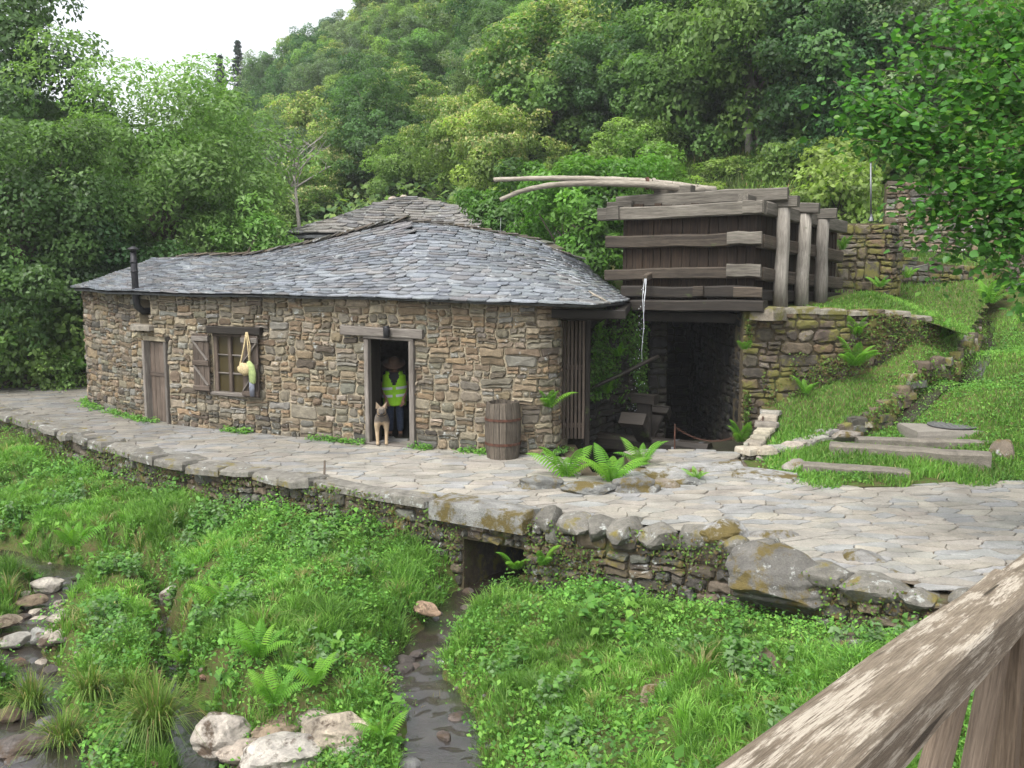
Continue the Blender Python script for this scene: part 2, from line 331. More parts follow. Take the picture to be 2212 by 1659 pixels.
def hill_z(x, y):
    x = np.asarray(x, float); y = np.asarray(y, float)
    s, _ = sdist(HFOOT, x, y)
    up = np.minimum(np.maximum(s, 0), np.interp(x, (-58, -50, -38, -24, 5), (10, 13, 21, 33, 75)))
    h = np.where(s > 0, 4 + .55 * up + .0095 * up ** 2, 4 * np.exp(np.minimum(s, 0) / 6.0))
    base = .0 + .035 * np.maximum(y - 27, 0) + .1 * np.maximum(y - 120, 0)
    dl = np.maximum(-(x + 17 + .33 * np.maximum(y - 30, 0)), 0)
    return np.maximum(h, base) + .62 * dl * sstep(0, 12, dl) + .5 * np.sin(x * .21 + 1) * np.sin(y * .17) * sstep(30, 50, y)
def grid_mesh(name, xs, ys, zf, keep, mat, kind='structure'):
    X, Y = np.meshgrid(xs, ys); Z = zf(X, Y); V = np.stack([X.ravel(), Y.ravel(), Z.ravel()], 1); nx, ny = len(xs), len(ys)
    i, j = np.meshgrid(np.arange(nx - 1), np.arange(ny - 1)); a = (j * nx + i).ravel(); Fq = np.stack([a, a + 1, a + nx + 1, a + nx], 1)
    c = V[Fq].mean(1); k = keep(c[:, 0], c[:, 1]); Fq = Fq[k]; u, inv = np.unique(Fq, return_inverse=True)
    o = mob(name, V[u], inv.reshape(Fq.shape), mat, None, (0, 0, 0), None, True); o['kind'] = kind; return o
grid_mesh('stream_bank', np.arange(-16, 8, .125), np.arange(5.5, 27, .125), bank_z, lambda x, y: sdist(KP, x, y)[0] > -.35, M_SOIL)
grid_mesh('grass_slope', np.arange(3.6, 16, .1), np.arange(14.9, 27, .1), SLOPE, lambda x, y: (y > 15.0) & (x > 4.05 + np.clip(y - 16.9, 0, 2.0) * .42) & (y < 21.2 + np.maximum(x - 9.0, 0) * 2.5), M_SOIL)
RW_END = (9.3, 20.75)
grid_mesh('upper_terrace', np.arange(2.3, 20, .2), np.arange(19.4, 34, .2), TERR, lambda x, y: (y > 19.55 + .12 * np.maximum(x - 4.6, 0) + .0 * x) & ((x > 4.6) | (y > 23.5)) & (y < 33) & (y > 20.9 + (x - 9.4) * 1.55 * (x > 9.4) - 9 * (x <= 9.4)), M_SOIL)
grid_mesh('hillside', np.arange(-120, 140, 2.0), np.arange(23, 300, 2.0), lambda x, y: hill_z(x, y) - .25 - .3 * (y < 34), lambda x, y: (y > 27) | (x < -9) | (x > 13), M_HILL)

# ================================================================ shared stone builders
PAL_WALL = [tuple(c_ * k_ for c_, k_ in zip(q_, (1.18, 1.1, .98))) for q_ in [(.155, .13, .095), (.125, .10, .072), (.15, .142, .122), (.12, .118, .098), (.175, .137, .095), (.135, .14, .135), (.22, .20, .165), (.072, .064, .053), (.15, .123, .09), (.108, .088, .066), (.175, .155, .125), (.096, .091, .08), (.13, .127, .11), (.16, .15, .125), (.14, .12, .09)]]
PAL_DARK = [(.085, .072, .055), (.105, .085, .062), (.072, .068, .055), (.12, .093, .066), (.065, .058, .048), (.10, .10, .086)]
PAL_PALE = [(.26, .235, .19), (.30, .27, .215), (.21, .19, .16), (.24, .23, .205)]
PAL_FLAG = [tuple(c_ * k_ for c_, k_ in zip(q_, (.83, .855, .86))) for q_ in [(.29, .265, .23), (.31, .28, .24), (.275, .26, .232), (.27, .265, .255), (.325, .295, .25), (.285, .262, .23), (.30, .268, .228), (.265, .258, .25)]]
def jcol(pal, j=.18, hj=1.0):
    c = random.choice(pal); k = 1 + random.uniform(-j, j); return (c[0] * k, c[1] * k * (1 + hj * random.uniform(-.03, .03)), c[2] * k * (1 + hj * random.uniform(-.06, .06)), 1)
def cushion(poly, fmap, d0, d1, inset):
    """a stone from its outline on a surface: foot ring, shoulder ring, inset face ring, crown point"""
    n = len(poly); cx = sum(p[0] for p in poly) / n; cy = sum(p[1] for p in poly) / n
    def sh(p, k):
        dx, dy = p[0] - cx, p[1] - cy; l = math.hypot(dx, dy) + 1e-9; q = max(l - k, l * .3) / l; return cx + dx * q, cy + dy * q
    V = [fmap(*p, d0) for p in poly]
    V += [fmap(*sh(p, inset * .25), d0 + (d1 - d0) * random.uniform(.55, .8)) for p in poly]
    V += [fmap(*sh(p, inset * random.uniform(.9, 1.5)), d1 * random.uniform(.85, 1.1)) for p in poly]
    V.append(fmap(cx, cy, d1 * random.uniform(.95, 1.2)))
    Fc = []
    for k in range(n):
        l = (k + 1) % n
        Fc += [(k, l, n + l, n + k), (n + k, n + l, 2 * n + l, 2 * n + k), (2 * n + k, 2 * n + l, 3 * n)]
    return V, Fc
def split_rects(s0, s1, t0, t1, wr, hr, out):
    w_, h = s1 - s0, t1 - t0; tw, th = random.uniform(*wr), random.uniform(*hr)
    if random.random() < .12: tw *= 1.5; th *= 1.45
    ew, eh = w_ / tw, h / th
    if ew < 1.45 and eh < 1.45: out.append((s0, s1, t0, t1)); return
    k = random.uniform(.36, .64)
    if eh >= ew * random.uniform(.7, 1.1): m = t0 + h * k; split_rects(s0, s1, t0, m, wr, hr, out); split_rects(s0, s1, m, t1, wr, hr, out)
    else: m = s0 + w_ * k; split_rects(s0, m, t0, t1, wr, hr, out); split_rects(m, s1, t0, t1, wr, hr, out)
def rubble(path, s0, s1, t0, t1, openings, wr, hr, pal, depth, gap, seed, palfn=None, warp=.05, top=None):
    """stones of a rubble wall: list of (V, F, col, s, t, area)"""
    random.seed(seed); rects = []
    cur = []; tb = t0
    while tb < t1 - 1e-6:
        te = tb + random.uniform(.32, .6)
        if te > t1 - .25: te = t1
        sb = s0
        while sb < s1 - 1e-6:
            se = sb + random.uniform(.6, 1.5)
            if se > s1 - .4: se = s1
            split_rects(sb, se, tb, te, wr, hr, cur); sb = se
        tb = te
    for (a0, a1, b0, b1) in openings:
        nxt = []
        for r in cur:
            x0, x1, y0, y1 = r
            if x1 <= a0 or x0 >= a1 or y1 <= b0 or y0 >= b1: nxt.append(r); continue
            if x0 < a0: nxt.append((x0, a0, y0, y1))
            if x1 > a1: nxt.append((a1, x1, y0, y1))
            m0, m1 = max(x0, a0), min(x1, a1)
            if y0 < b0: nxt.append((m0, m1, y0, b0))
            if y1 > b1: nxt.append((m0, m1, b1, y1))
        cur = nxt
    res = []
    for (x0, x1, y0, y1) in cur:
        if x1 - x0 < .045 or y1 - y0 < .035: continue
        if top is not None and (y0 + y1) / 2 > top((x0 + x1) / 2): continue
        cw, ch = x1 - x0, y1 - y0; c = min(cw, ch) * random.uniform(.12, .3)
        pts = [(x0 + c, y0), ((x0 + x1) / 2, y0), (x1 - c, y0), (x1, y0 + c), (x1, y1 - c), (x1 - c * .8, y1), ((x0 + x1) / 2, y1), (x0 + c, y1), (x0, y1 - c), (x0, y0 + c)]
        mx, my = (x0 + x1) / 2, (y0 + y1) / 2; q = []
        for (a, b) in pts:
            v = noise.noise_vector(Vector((a * 2.3, b * 2.9, seed)))
            a2 = a + v.x * warp * 1.3 + random.uniform(-.006, .006); b2 = b + v.y * warp + random.uniform(-.006, .006)
            l = math.hypot(a - mx, b - my) + 1e-6; g = gap * random.uniform(.6, 1.5); q.append((a2 - (a - mx) / l * g, b2 - (b - my) / l * g))
        P_ = palfn(mx, my) if palfn else pal
        V, Fc = cushion(q, path.map, -.03, depth * random.uniform(.45, 1.2), min(cw, ch) * .16)
        res.append((V, Fc, jcol(P_), mx, my, cw * ch))
    return res
def screen_w(V):
    c = sum(V, Vector()) / len(V); d = (c - Vector((0, 0, HEYE))).length; px, py = proj(*c)
    return (1.0 if -40 < px < 2250 and -40 < py < 1700 else .001) / d / d
def place_pieces(res, name, mat, parent, limit, rest_name, smooth=False):
    order = sorted(range(len(res)), key=lambda i: -res[i][5] * screen_w(res[i][0])); A = Acc()
    for k, i in enumerate(order):
        V, Fc, c = res[i][:3]
        if k < limit: mob(name, V, Fc, mat, parent, None, c, smooth)
        else: A.add(V, Fc, c)
    if A.V: tag(A.build(rest_name, mat, parent), kind='stuff')
def core_wall(name, path, s0, s1, t0, t1, thick, openings, mat, parent, step=.4, loc=None):
    ss = sorted(set([s0, s1] + [v for o in openings for v in o[:2] if s0 < v < s1] + list(np.arange(s0, s1, step)))); ts = sorted(set([t0, t1] + [v for o in openings for v in o[2:] if t0 < v < t1]))
    ns, nt_ = len(ss), len(ts); solid = np.ones((ns - 1, nt_ - 1), bool)
    for i in range(ns - 1):
        for j in range(nt_ - 1):
            a, b = (ss[i] + ss[i + 1]) / 2, (ts[j] + ts[j + 1]) / 2
            if any(o[0] < a < o[1] and o[2] < b < o[3] for o in openings): solid[i, j] = False
    V, Fc, idx = [], [], {}
    def vi(i, j, k):
        if (i, j, k) not in idx: idx[(i, j, k)] = len(V); V.append(path.map(ss[i], ts[j], 0 if k == 0 else -thick))
        return idx[(i, j, k)]
    for i in range(ns - 1):
        for j in range(nt_ - 1):
            if not solid[i, j]: continue
            Fc.append((vi(i, j, 0), vi(i + 1, j, 0), vi(i + 1, j + 1, 0), vi(i, j + 1, 0))); Fc.append((vi(i, j, 1), vi(i, j + 1, 1), vi(i + 1, j + 1, 1), vi(i + 1, j, 1)))
            for di, dj, e in ((-1, 0, ((i, j), (i, j + 1))), (1, 0, ((i + 1, j + 1), (i + 1, j))), (0, -1, ((i + 1, j), (i, j))), (0, 1, ((i, j + 1), (i + 1, j + 1)))):
                a, b = i + di, j + dj
                if 0 <= a < ns - 1 and 0 <= b < nt_ - 1 and solid[a, b]: continue
                (p, q), (r, s_) = e; Fc.append((vi(p, q, 0), vi(r, s_, 0), vi(r, s_, 1), vi(p, q, 1)))
    return mob(name, V, Fc, mat, parent, loc if loc is not None else V[0])
def slab(poly, z0, z1, inset=.03, wob=.015):
    V, Fc = cushion([tuple(p[:2]) for p in poly], lambda x, y, d: Vector((x, y, z0 + d + nz(x * 3, y * 3, z1) * wob)), 0, z1 - z0, inset)
    V = V[:]; n = len(poly); Fc.append(tuple(reversed(range(n)))); return V, Fc
def rect_poly(c, dx, dy, ang, j=.12, n=2):
    """an irregular four-sided outline with mid points"""
    ca, sa = math.cos(ang), math.sin(ang); P = []
    for (a, b) in [(-1, -1), (0, -1), (1, -1), (1, 0), (1, 1), (0, 1), (-1, 1), (-1, 0)]:
        x = a * dx * (1 + random.uniform(-j, j)); y = b * dy * (1 + random.uniform(-j, j)); P.append((c[0] + x * ca - y * sa, c[1] + x * sa + y * ca))
    return P
import bmesh
ICO = {}
def ico(n):
    if n not in ICO:
        bm = bmesh.new(); bmesh.ops.create_icosphere(bm, subdivisions=n, radius=1); ICO[n] = ([v.co.copy() for v in bm.verts], [tuple(v.index for v in f.verts) for f in bm.faces]); bm.free()
    return ICO[n]
def boulder_geo(c, r, seed, sub=3, cuts=9, rot=0.0, rough=.16, lay=.0):
    rd = random.Random(seed); Vs, Fs = ico(sub); pl = []
    for _ in range(cuts):
        d = Vector((rd.gauss(0, 1), rd.gauss(0, 1), rd.gauss(0, 1))).normalized(); pl.append((d, rd.uniform(.62, .9)))
    out = []; cr, sr = math.cos(rot), math.sin(rot)
    for v in Vs:
        p = v * (1 + rough * noise.noise(v * 1.6 + Vector((seed, 0, 0))) + rough * .5 * noise.noise(v * 4 + Vector((0, seed, 0))))
        for d, h in pl:
            e = p.dot(d) - h
            if e > 0: p = p - d * e * .92
        x, y, z = p.x * r[0], p.y * r[1], p.z * r[2]
        if lay: k_ = 1 + lay * noise.noise(Vector((seed * 1.3, x * .5, z * 13))) + lay * .6 * noise.noise(Vector((x * 5, y * 5, z * 9 + seed))); x *= k_; y *= k_
        out.append(Vector((c[0] + x * cr - y * sr, c[1] + x * sr + y * cr, c[2] + z)))
    return out, Fs
def boulder(c, r, seed, label, mat, col, group=None, sub=3, name='boulder', rot=0.0, cuts=9):
    V, Fc = boulder_geo(c, r, seed, sub, cuts, rot, .2, .15); o = mob(name, V, Fc, mat, None, (c[0], c[1], c[2] - r[2]), col, False); return tag(o, label, 'rock', group)

# ================================================================ paved path
PATH = [(-18, 28.5)] + [tuple(KERB.map(a, 0, -.22).xy) for a in np.linspace(0, KERB.L, 40)] + [(16, 9), (16, 15.5), (8.2, 15.55), (5.36, 15.05), (4.65, 15.95), (4.05, 16.75), (3.9, 17.9), (2.35, 17.9), (2.3, 16.3), (1.95, 15.85), (1.05, 15.9), (.95, 17.0), (.6, 18.0), (-2, 19.0), (-8, 22.0), (-9.9, 24.6), (-9, 28.5)]
bed = mob('path', [Vector((x, y, -.015)) for x, y in PATH], [tuple(range(len(PATH)))], M_FLAGBED, None, (0, 14, 0)); bed['kind'] = 'structure'
def vor_cells(pts, nn=18, ax=1.0):
    pts = np.array(pts); cells = []
    for i, p in enumerate(pts):
        d2 = ((pts - p) ** 2).sum(1); idx = np.argsort(d2)[1:nn + 1]; poly = [p + np.array(q) for q in ((-.9, -.9), (.9, -.9), (.9, .9), (-.9, .9))]
        for j in idx:
            m = (p + pts[j]) / 2; n_ = pts[j] - p; new = []
            for k in range(len(poly)):
                a, b = poly[k], poly[(k + 1) % len(poly)]; da, db = (a - m) @ n_, (b - m) @ n_
                if da <= 0: new.append(a)
                if da * db < 0: new.append(a + (b - a) * da / (da - db))
            poly = new
            if len(poly) < 3: break
        cells.append(poly)
    return cells
random.seed(3); pts = []
for gy in np.arange(9.0, 27.5, .19):
    for gx in np.arange(-15, 11, .43):
        x = gx + random.uniform(-.19, .19) + random.uniform(-.2, .2); y = gy + random.uniform(-.11, .11)
        pts.append((x, y * 1.9))
P_ = np.array(pts); ok = inside(PATH, P_[:, 0], P_[:, 1] / 1.9); vis = np.array([(-60 < proj(x, y / 1.9, 0)[0] < 2280) and proj(x, y / 1.9, 0)[1] < 1420 for x, y in P_]); keep = ok & vis
near = np.array([k for k in np.where(vis)[0]]); cells = vor_cells(P_[near]); pres = []
for i, poly in zip(near, cells):
    if not keep[i] or len(poly) < 3: continue
    q = []
    for a, b in zip(poly, poly[1:] + poly[:1]):
        for t in (0.07, .35, .65, .93):
            e = a + (b - a) * t; v = noise.noise_vector(Vector((e[0] * 6, e[1] * 6, 3))); q.append((e[0] + v.x * .045, (e[1] + v.y * .05) / 1.9))
    cx_, cy_ = P_[i][0], P_[i][1] / 1.9
    q = [(x + (cx_ - x) * .03, y + (cy_ - y) * .045) for x, y in q]
    tilt = (random.uniform(-.012, .012), random.uniform(-.012, .012)); zt = random.uniform(.0, .014)
    V = [Vector((x, y, -.012)) for x, y in q] + [Vector((x + (cx_ - x) * .03, y + (cy_ - y) * .03, zt + (x - cx_) * tilt[0] + (y - cy_) * tilt[1])) for x, y in q]
    n = len(q); Fc = [(k, (k + 1) % n, n + (k + 1) % n, n + k) for k in range(n)] + [tuple(range(n, 2 * n))]
    ar = .5 * abs(sum(q[k][0] * q[(k + 1) % n][1] - q[(k + 1) % n][0] * q[k][1] for k in range(n)))
    if ar < .015: continue
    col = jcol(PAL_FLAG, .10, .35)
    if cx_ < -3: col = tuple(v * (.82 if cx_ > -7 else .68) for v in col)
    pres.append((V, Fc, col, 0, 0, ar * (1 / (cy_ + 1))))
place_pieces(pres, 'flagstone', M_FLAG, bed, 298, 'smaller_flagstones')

# ================================================================ kerb wall with coping, culvert and lintel
kw = thing('retaining_wall', (-2.9, 15.2, -.5), 'low mossy drystone wall holding up the paved path above the stream', 'stone wall')
sA, sB = KERB.s_px(1000, -.6), KERB.s_px(1137, -.6)
CUL = (sA, sB, -1.6, -.47)
kc = core_wall('earth_core', KERB, 2, KERB.L - 3.2, -1.45, -.07, .35, [CUL], M_EARTHCORE, kw, .35)
kres = rubble(KERB, 3, KERB.L - 3.6, -1.4, -.08, [CUL], (.18, .5), (.09, .25), PAL_DARK, .09, .012, 21)
place_pieces(kres, 'stone', M_KERB, kw, 170, 'smaller_stones')
random.seed(5); s = 2.6; s_gap0, s_gap1, s_lin1 = KERB.s_px(921, 0), KERB.s_px(938, 0), KERB.s_px(1148, 0)
cop = []
while s < KERB.L - 5.6:
    if s_gap0 - .35 < s < s_lin1: s = s_lin1 + .02; continue
    L_ = random.uniform(.45, 1.0) if s < s_gap0 else random.uniform(.28, .6)
    if s + L_ > s_gap0 and s < s_gap0: L_ = s_gap0 - s
    if s < s_gap0 and s_gap0 - s < 2.2: L_ = (s_gap0 - s)
    c = KERB.map(s + L_ / 2, 0, -.1); t = KERB.tan(s + L_ / 2); rough_ = s > s_lin1
    th = random.uniform(.09, .16) if not rough_ else random.uniform(.1, .2)
    po = rect_poly((c.x, c.y), L_ / 2 * random.uniform(.9, 1.03), random.uniform(.18, .34) if not rough_ else random.uniform(.16, .4), math.atan2(t[1], t[0]) + random.uniform(-.06, .06) * (4 if rough_ else 1), .12 if not rough_ else .3)
    V, Fc = slab(po, -th + .03, random.uniform(.01, .06), .04, .05) if not rough_ else boulder_geo((c.x, c.y, random.uniform(-.12, -.03)), (L_ * random.uniform(.6, .85), random.uniform(.24, .42), random.uniform(.14, .24)), int(s * 997), 3, 22, math.atan2(t[1], t[0]) + random.uniform(-.3, .3), .12)
    g = random.uniform(.75, 1.1); mob('coping_stone', V, Fc, M_KERB, kw, None, (.145 * g, .138 * g, .12 * g, 1)); s += L_ + .015
c = KERB.map((s_gap1 + s_lin1) / 2, 0, -.12); t = KERB.tan((s_gap1 + s_lin1) / 2)
V, Fc = slab(rect_poly((c.x, c.y), (s_lin1 - s_gap1) / 2, .3, math.atan2(t[1], t[0]), .05), -.23, .055, .03, .02)
o = mob('lintel_slab', V, Fc, M_BOULDER, kw, None, (.20, .20, .19, 1)); o['label'] = 'large lichen-spotted slab bridging the culvert'
# culvert tunnel lining
for sgn, a in ((1, sA), (-1, sB)):
    p0 = KERB.map(a, 0, .0); n_ = KERB.nrm(a); q0 = Vector((p0.x - n_[0] * 3.2, p0.y - n_[1] * 3.2, 0)); tt = KERB.tan(a) * -.2 * sgn
    V = [Vector((x + k * tt[0], y + k * tt[1], z)) for (x, y) in ((p0.x - n_[0] * .05, p0.y - n_[1] * .05), (q0.x, q0.y)) for z in (-1.7, -.45) for k in (0, 1)]
    mob('culvert_side', V, [(0, 2, 6, 4), (1, 5, 7, 3), (0, 4, 5, 1), (2, 3, 7, 6), (0, 1, 3, 2), (4, 6, 7, 5)], M_MOSSWALL, kw, None, (.07, .06, .05, 1))
p0, p1 = KERB.map(sA - .2, 0, .02), KERB.map(sB + .2, 0, .02); n_ = KERB.nrm((sA + sB) / 2)
V = [Vector((p.x - n_[0] * k, p.y - n_[1] * k, z)) for p in (p0, p1) for k in (0, 3.2) for z in (-.49, -.3)]
mob('culvert_roof', V, [(0, 4, 6, 2), (1, 3, 7, 5), (0, 1, 5, 4), (2, 6, 7, 3), (0, 2, 3, 1), (4, 5, 7, 6)], M_EARTHCORE, kw)
# water
def ribbon(name, c, lift, mat, widen=1.25, amp=.012):
    """a water surface as a fine grid with small standing waves"""
    L = np.concatenate([[0], np.cumsum(np.hypot(*np.diff(c[:, :2], axis=0).T))]); N = int(L[-1] / .055); a = np.linspace(0, L[-1], N); c = np.stack([np.interp(a, L, c[:, k]) for k in range(4)], 1); K = 15; V = []
    for i in range(N):
        d = c[min(i + 2, N - 1), :2] - c[max(i - 2, 0), :2]; d /= np.hypot(*d); nn = np.array([d[1], -d[0]])
        for k in np.linspace(-1, 1, K):
            p = c[i, :2] + nn * c[i, 3] * k * widen; w_ = amp * (nz(p[0] * 5, p[1] * 5, 1) + .8 * nz(p[0] * 11, p[1] * 9, 5) + .5 * nz(p[0] * 23, p[1] * 19, 9)); V.append((p[0], p[1], c[i, 2] + lift + w_))
    i, j = np.meshgrid(np.arange(N - 1), np.arange(K - 1), indexing='ij'); q = (i * K + j).ravel(); Fq = np.stack([q, q + 1, q + K + 1, q + K], 1)
    o = mob(name, np.array(V), Fq, mat, None, None, None, True); o['kind'] = 'structure'; return o
ribbon('stream_water', STREAMS[0], -.035, M_WATER, 1.25, .014); ribbon('river_water', STREAMS[1], -.025, M_WATER, 1.25, .02); ribbon('rivulet_water', STREAMS[2], -.035, M_WATER)
# ================================================================ timber builder
def basis(p0, p1, zdir):
    x = (p1 - p0).normalized(); z = Vector(zdir); z = (z - x * z.dot(x)).normalized(); y = z.cross(x)
    return Matrix(((x.x, y.x, z.x, p0.x), (x.y, y.y, z.y, p0.y), (x.z, y.z, z.z, p0.z), (0, 0, 0, 1)))
def beam_geo(L, wy, wz, n=4, ch=.012, wob=.0, taper=1.0, seed=0):
    rd = random.Random(seed); V, Fc = [], []
    for i in range(n + 1):
        t = i / n; k = 1 + (taper - 1) * t; a, b = wy / 2 * k, wz / 2 * k; oy, oz = rd.uniform(-wob, wob), rd.uniform(-wob, wob); a *= 1 + rd.uniform(-wob, wob) * 2; b *= 1 + rd.uniform(-wob, wob) * 2
        c = min(ch * rd.uniform(.7, 1.5), a * .45, b * .45)
        xe = rd.uniform(-1, 1) * wob * .8 if i in (0, n) else 0
        for (y, z) in ((-a, -b + c), (-a, b - c), (-a + c, b), (a - c, b), (a, b - c), (a, -b + c), (a - c, -b), (-a + c, -b)):
            V.append(Vector((t * L + xe * (1 if y > 0 else -1), y + oy, z + oz)))
    for i in range(n):
        for k in range(8): l = (k + 1) % 8; Fc.append((i * 8 + k, i * 8 + l, i * 8 + 8 + l, i * 8 + 8 + k))
    Fc.append(tuple(range(8))); Fc.append(tuple(reversed(range(n * 8, n * 8 + 8)))); return V, Fc
SEED = [100]
def beam(name, p0, p1, wy, wz, mat, parent, zdir=(0, 0, 1), n=4, ch=.012, wob=.0, taper=1.0):
    SEED[0] += 1; p0, p1 = Vector(p0), Vector(p1); V, Fc = beam_geo((p1 - p0).length, wy, wz, n, ch, wob, taper, SEED[0])
    me = raw_mesh(name, V, Fc); me.materials.append(mat)
    return link(bpy.data.objects.new(name, me), parent, basis(p0, p1, zdir))
def tube_geo(pts, rad, n=8, cap=True):
    pts = [Vector(p) for p in pts]; V, Fc = [], []; up = Vector((0, 0, 1))
    for i, p in enumerate(pts):
        d = (pts[min(i + 1, len(pts) - 1)] - pts[max(i - 1, 0)]).normalized(); u = up if abs(d.z) < .9 else Vector((0, 1, 0))
        a = d.cross(u).normalized(); b = a.cross(d); r = rad[i] if hasattr(rad, '__len__') else rad
        for k in range(n): an = 2 * math.pi * k / n; V.append(p + a * math.cos(an) * r + b * math.sin(an) * r)
    for i in range(len(pts) - 1):
        for k in range(n): l = (k + 1) % n; Fc.append((i * n + k, i * n + l, i * n + n + l, i * n + n + k))
    if cap: Fc.append(tuple(reversed(range(n)))); Fc.append(tuple(range((len(pts) - 1) * n, len(pts) * n)))
    return V, Fc
def tube(name, pts, rad, mat, parent=None, n=8, smooth=True):
    V, Fc = tube_geo(pts, rad, n); return mob(name, V, Fc, mat, parent, pts[0], None, smooth)
def lathe_geo(prof, c, n=20):
    V = [Vector((c[0] + r * math.cos(2 * math.pi * k / n), c[1] + r * math.sin(2 * math.pi * k / n), c[2] + z)) for r, z in prof for k in range(n)]
    Fc = [(i * n + k, i * n + (k + 1) % n, i * n + n + (k + 1) % n, i * n + n + k) for i in range(len(prof) - 1) for k in range(n)]
    Fc += [tuple(reversed(range(n))), tuple(range((len(prof) - 1) * n, len(prof) * n))]; return V, Fc

# ================================================================ the stone mill house
HW = Path([(-8.4, 26.9), (-9.9, 25.0), (-10.22, 23.85), (-9.0, 22.35), (-7.58, 21.0), (-5.71, 19.98), (-2.27, 18.4), (-.3, 17.66), (.42, 17.5), (.78, 17.72), (.86, 18.15), (.88, 18.7)], 8)
house = thing('stone_mill_house', (-4.5, 20, 0), 'long stone mill house with a slate roof beside the paved path', 'house')
WT = 2.78
def hz(px, py): return at(px, py, HW.pos(HW.s_px(px))[1]).z
D0, D1, DT = HW.s_px(799, 1), HW.s_px(889, 1), hz(845, 731)
E0, E1, ET = HW.s_px(318, 1), HW.s_px(363, 1), hz(340, 737)
W0, W1, WB, WTp = HW.s_px(462, 1.4), HW.s_px(532, 1.4), hz(500, 850), hz(500, 720)
N0, N1, NB, NT_ = HW.s_px(300, 2.4), HW.s_px(325, 2.4), hz(312, 700), hz(312, 645)
OPEN = [(D0, D1, -.5, DT), (E0, E1, -.5, ET), (W0, W1, WB, WTp), (N0, N1, NB, NT_)]
wall = core_wall('wall', HW, 0, HW.L, -.3, WT, .32, OPEN, M_MORTAR, house, .3)
bl = lambda a, b, c, d, p=.07: (a - p, b + p, c, d + p)
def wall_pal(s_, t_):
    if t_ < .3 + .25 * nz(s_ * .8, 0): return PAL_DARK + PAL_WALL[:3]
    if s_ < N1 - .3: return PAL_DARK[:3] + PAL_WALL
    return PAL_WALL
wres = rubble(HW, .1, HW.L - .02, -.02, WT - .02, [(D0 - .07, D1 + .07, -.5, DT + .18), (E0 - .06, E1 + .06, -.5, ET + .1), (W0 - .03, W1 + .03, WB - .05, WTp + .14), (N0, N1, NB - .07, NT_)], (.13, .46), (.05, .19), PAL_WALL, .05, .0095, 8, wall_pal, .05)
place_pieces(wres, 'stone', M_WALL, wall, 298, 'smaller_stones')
# back and side walls of the house, plain rubble out of sight
bw = Path([(.9, 18.6), (1.3, 19.2), (2.2, 21.6), (.5, 24.3), (-4, 26.3), (-8.5, 27.0)], 6)
V = [bw.map(a, z, d) for a in np.linspace(0, bw.L, 14) for z in (-.3, WT - .15) for d in (0, -.4)]
mob('back_wall', V, [f for i in range(13) for b in (i * 4,) for f in ((b, b + 2, b + 6, b + 4), (b + 1, b + 5, b + 7, b + 3), (b + 2, b + 3, b + 7, b + 6))], M_MORTAR, house)
V = [Vector((x, y, -.04)) for x, y in ((-2.5, 18.7), (.3, 18.2), (1.6, 21), (-4, 25.5), (-8.5, 26.3), (-9.3, 24), (-7.5, 21.5))]; mob('floor', V, [tuple(range(7))], M_MUD, house)
def on_wall(s_, z, d): return HW.map(s_, z, d)
def wn(s_): n_ = HW.nrm(s_); return Vector((n_[0], n_[1], 0))
def wt(s_): n_ = HW.tan(s_); return Vector((n_[0], n_[1], 0))
# open doorway with frame
df = beam('door_lintel', on_wall(HW.s_px(746), DT + .14, .03), on_wall(HW.s_px(921), DT + .10, .02), .22, .17, M_WOODFRAME, house, n=5, wob=.008)
beam('door_head', on_wall(D0 - .07, DT + .02, .035), on_wall(D1 + .09, DT + .0, .035), .14, .07, M_WOODFRAME, house)
beam('door_jamb', on_wall(D0 - .02, -.02, .03), on_wall(D0 - .02, DT - .03, .03), .09, .15, M_WOODFRAME, house, wn(D0))
beam('door_jamb', on_wall(D1 + .04, -.02, .03), on_wall(D1 + .04, DT - .03, .03), .10, .15, M_WOODFRAME, house, wn(D1))
for a_, z_ in ((D0 + .012, 0), (D1 - .012, 0)): beam('door_shade_board', on_wall(a_, .0, -.18), on_wall(a_, DT, -.18), .03, .34, M_WOODDARK, house, wn(D0), 2, .004)  # near-black boards added so the door reveals read as shaded
beam('door_sill', on_wall(D0 - .06, .01, .02), on_wall(D1 + .08, .0, .02), .2, .07, M_WOODFRAME, house)
sl_ = HW.s_px(848)
lp = on_wall(sl_, DT + .13, .2); V, Fc = lathe_geo([(.045, -.11), (.06, -.10), (.06, .09), (.052, .11), (.03, .115)], lp, 14); wl = mob('wall_lamp', V, Fc, M_IRON, house, None, None, True)
beam('bracket', on_wall(sl_, DT + .2, .02), on_wall(sl_, DT + .2, .2), .03, .03, M_IRON, wl)
# small plank door
sm = (E0 + E1) / 2
beam('door_lintel', on_wall(HW.s_px(303), ET + .12, .05), on_wall(HW.s_px(372), ET + .07, .04), .16, .11, M_WOODDARK, house, n=5, wob=.02)
beam('door_jamb', on_wall(E0 - .0, -.02, .0), on_wall(E0, ET - .0, .0), .09, .16, M_WOODFRAME, house, wn(E0))
beam('door_jamb', on_wall(E1 + .0, -.02, .0), on_wall(E1, ET - .0, .0), .07, .16, M_WOODFRAME, house, wn(E1))
pd = beam('plank_door', on_wall(E0 + .04, 1.03, -.06), on_wall(E1 - .03, 1.03, -.06), .03, .1, M_WOODDOOR, house)
for k in range(4):
    a = E0 + .045 + (E1 - E0 - .08) * (k + .5) / 4
    beam('plank', on_wall(a, 0.02, -.08 - .006 * (k % 2)), on_wall(a, ET - .03, -.08 - .006 * (k % 2)), (E1 - E0 - .08) / 4 * .95, .03, M_WOODDOOR, pd, wn(a), 3, .005)
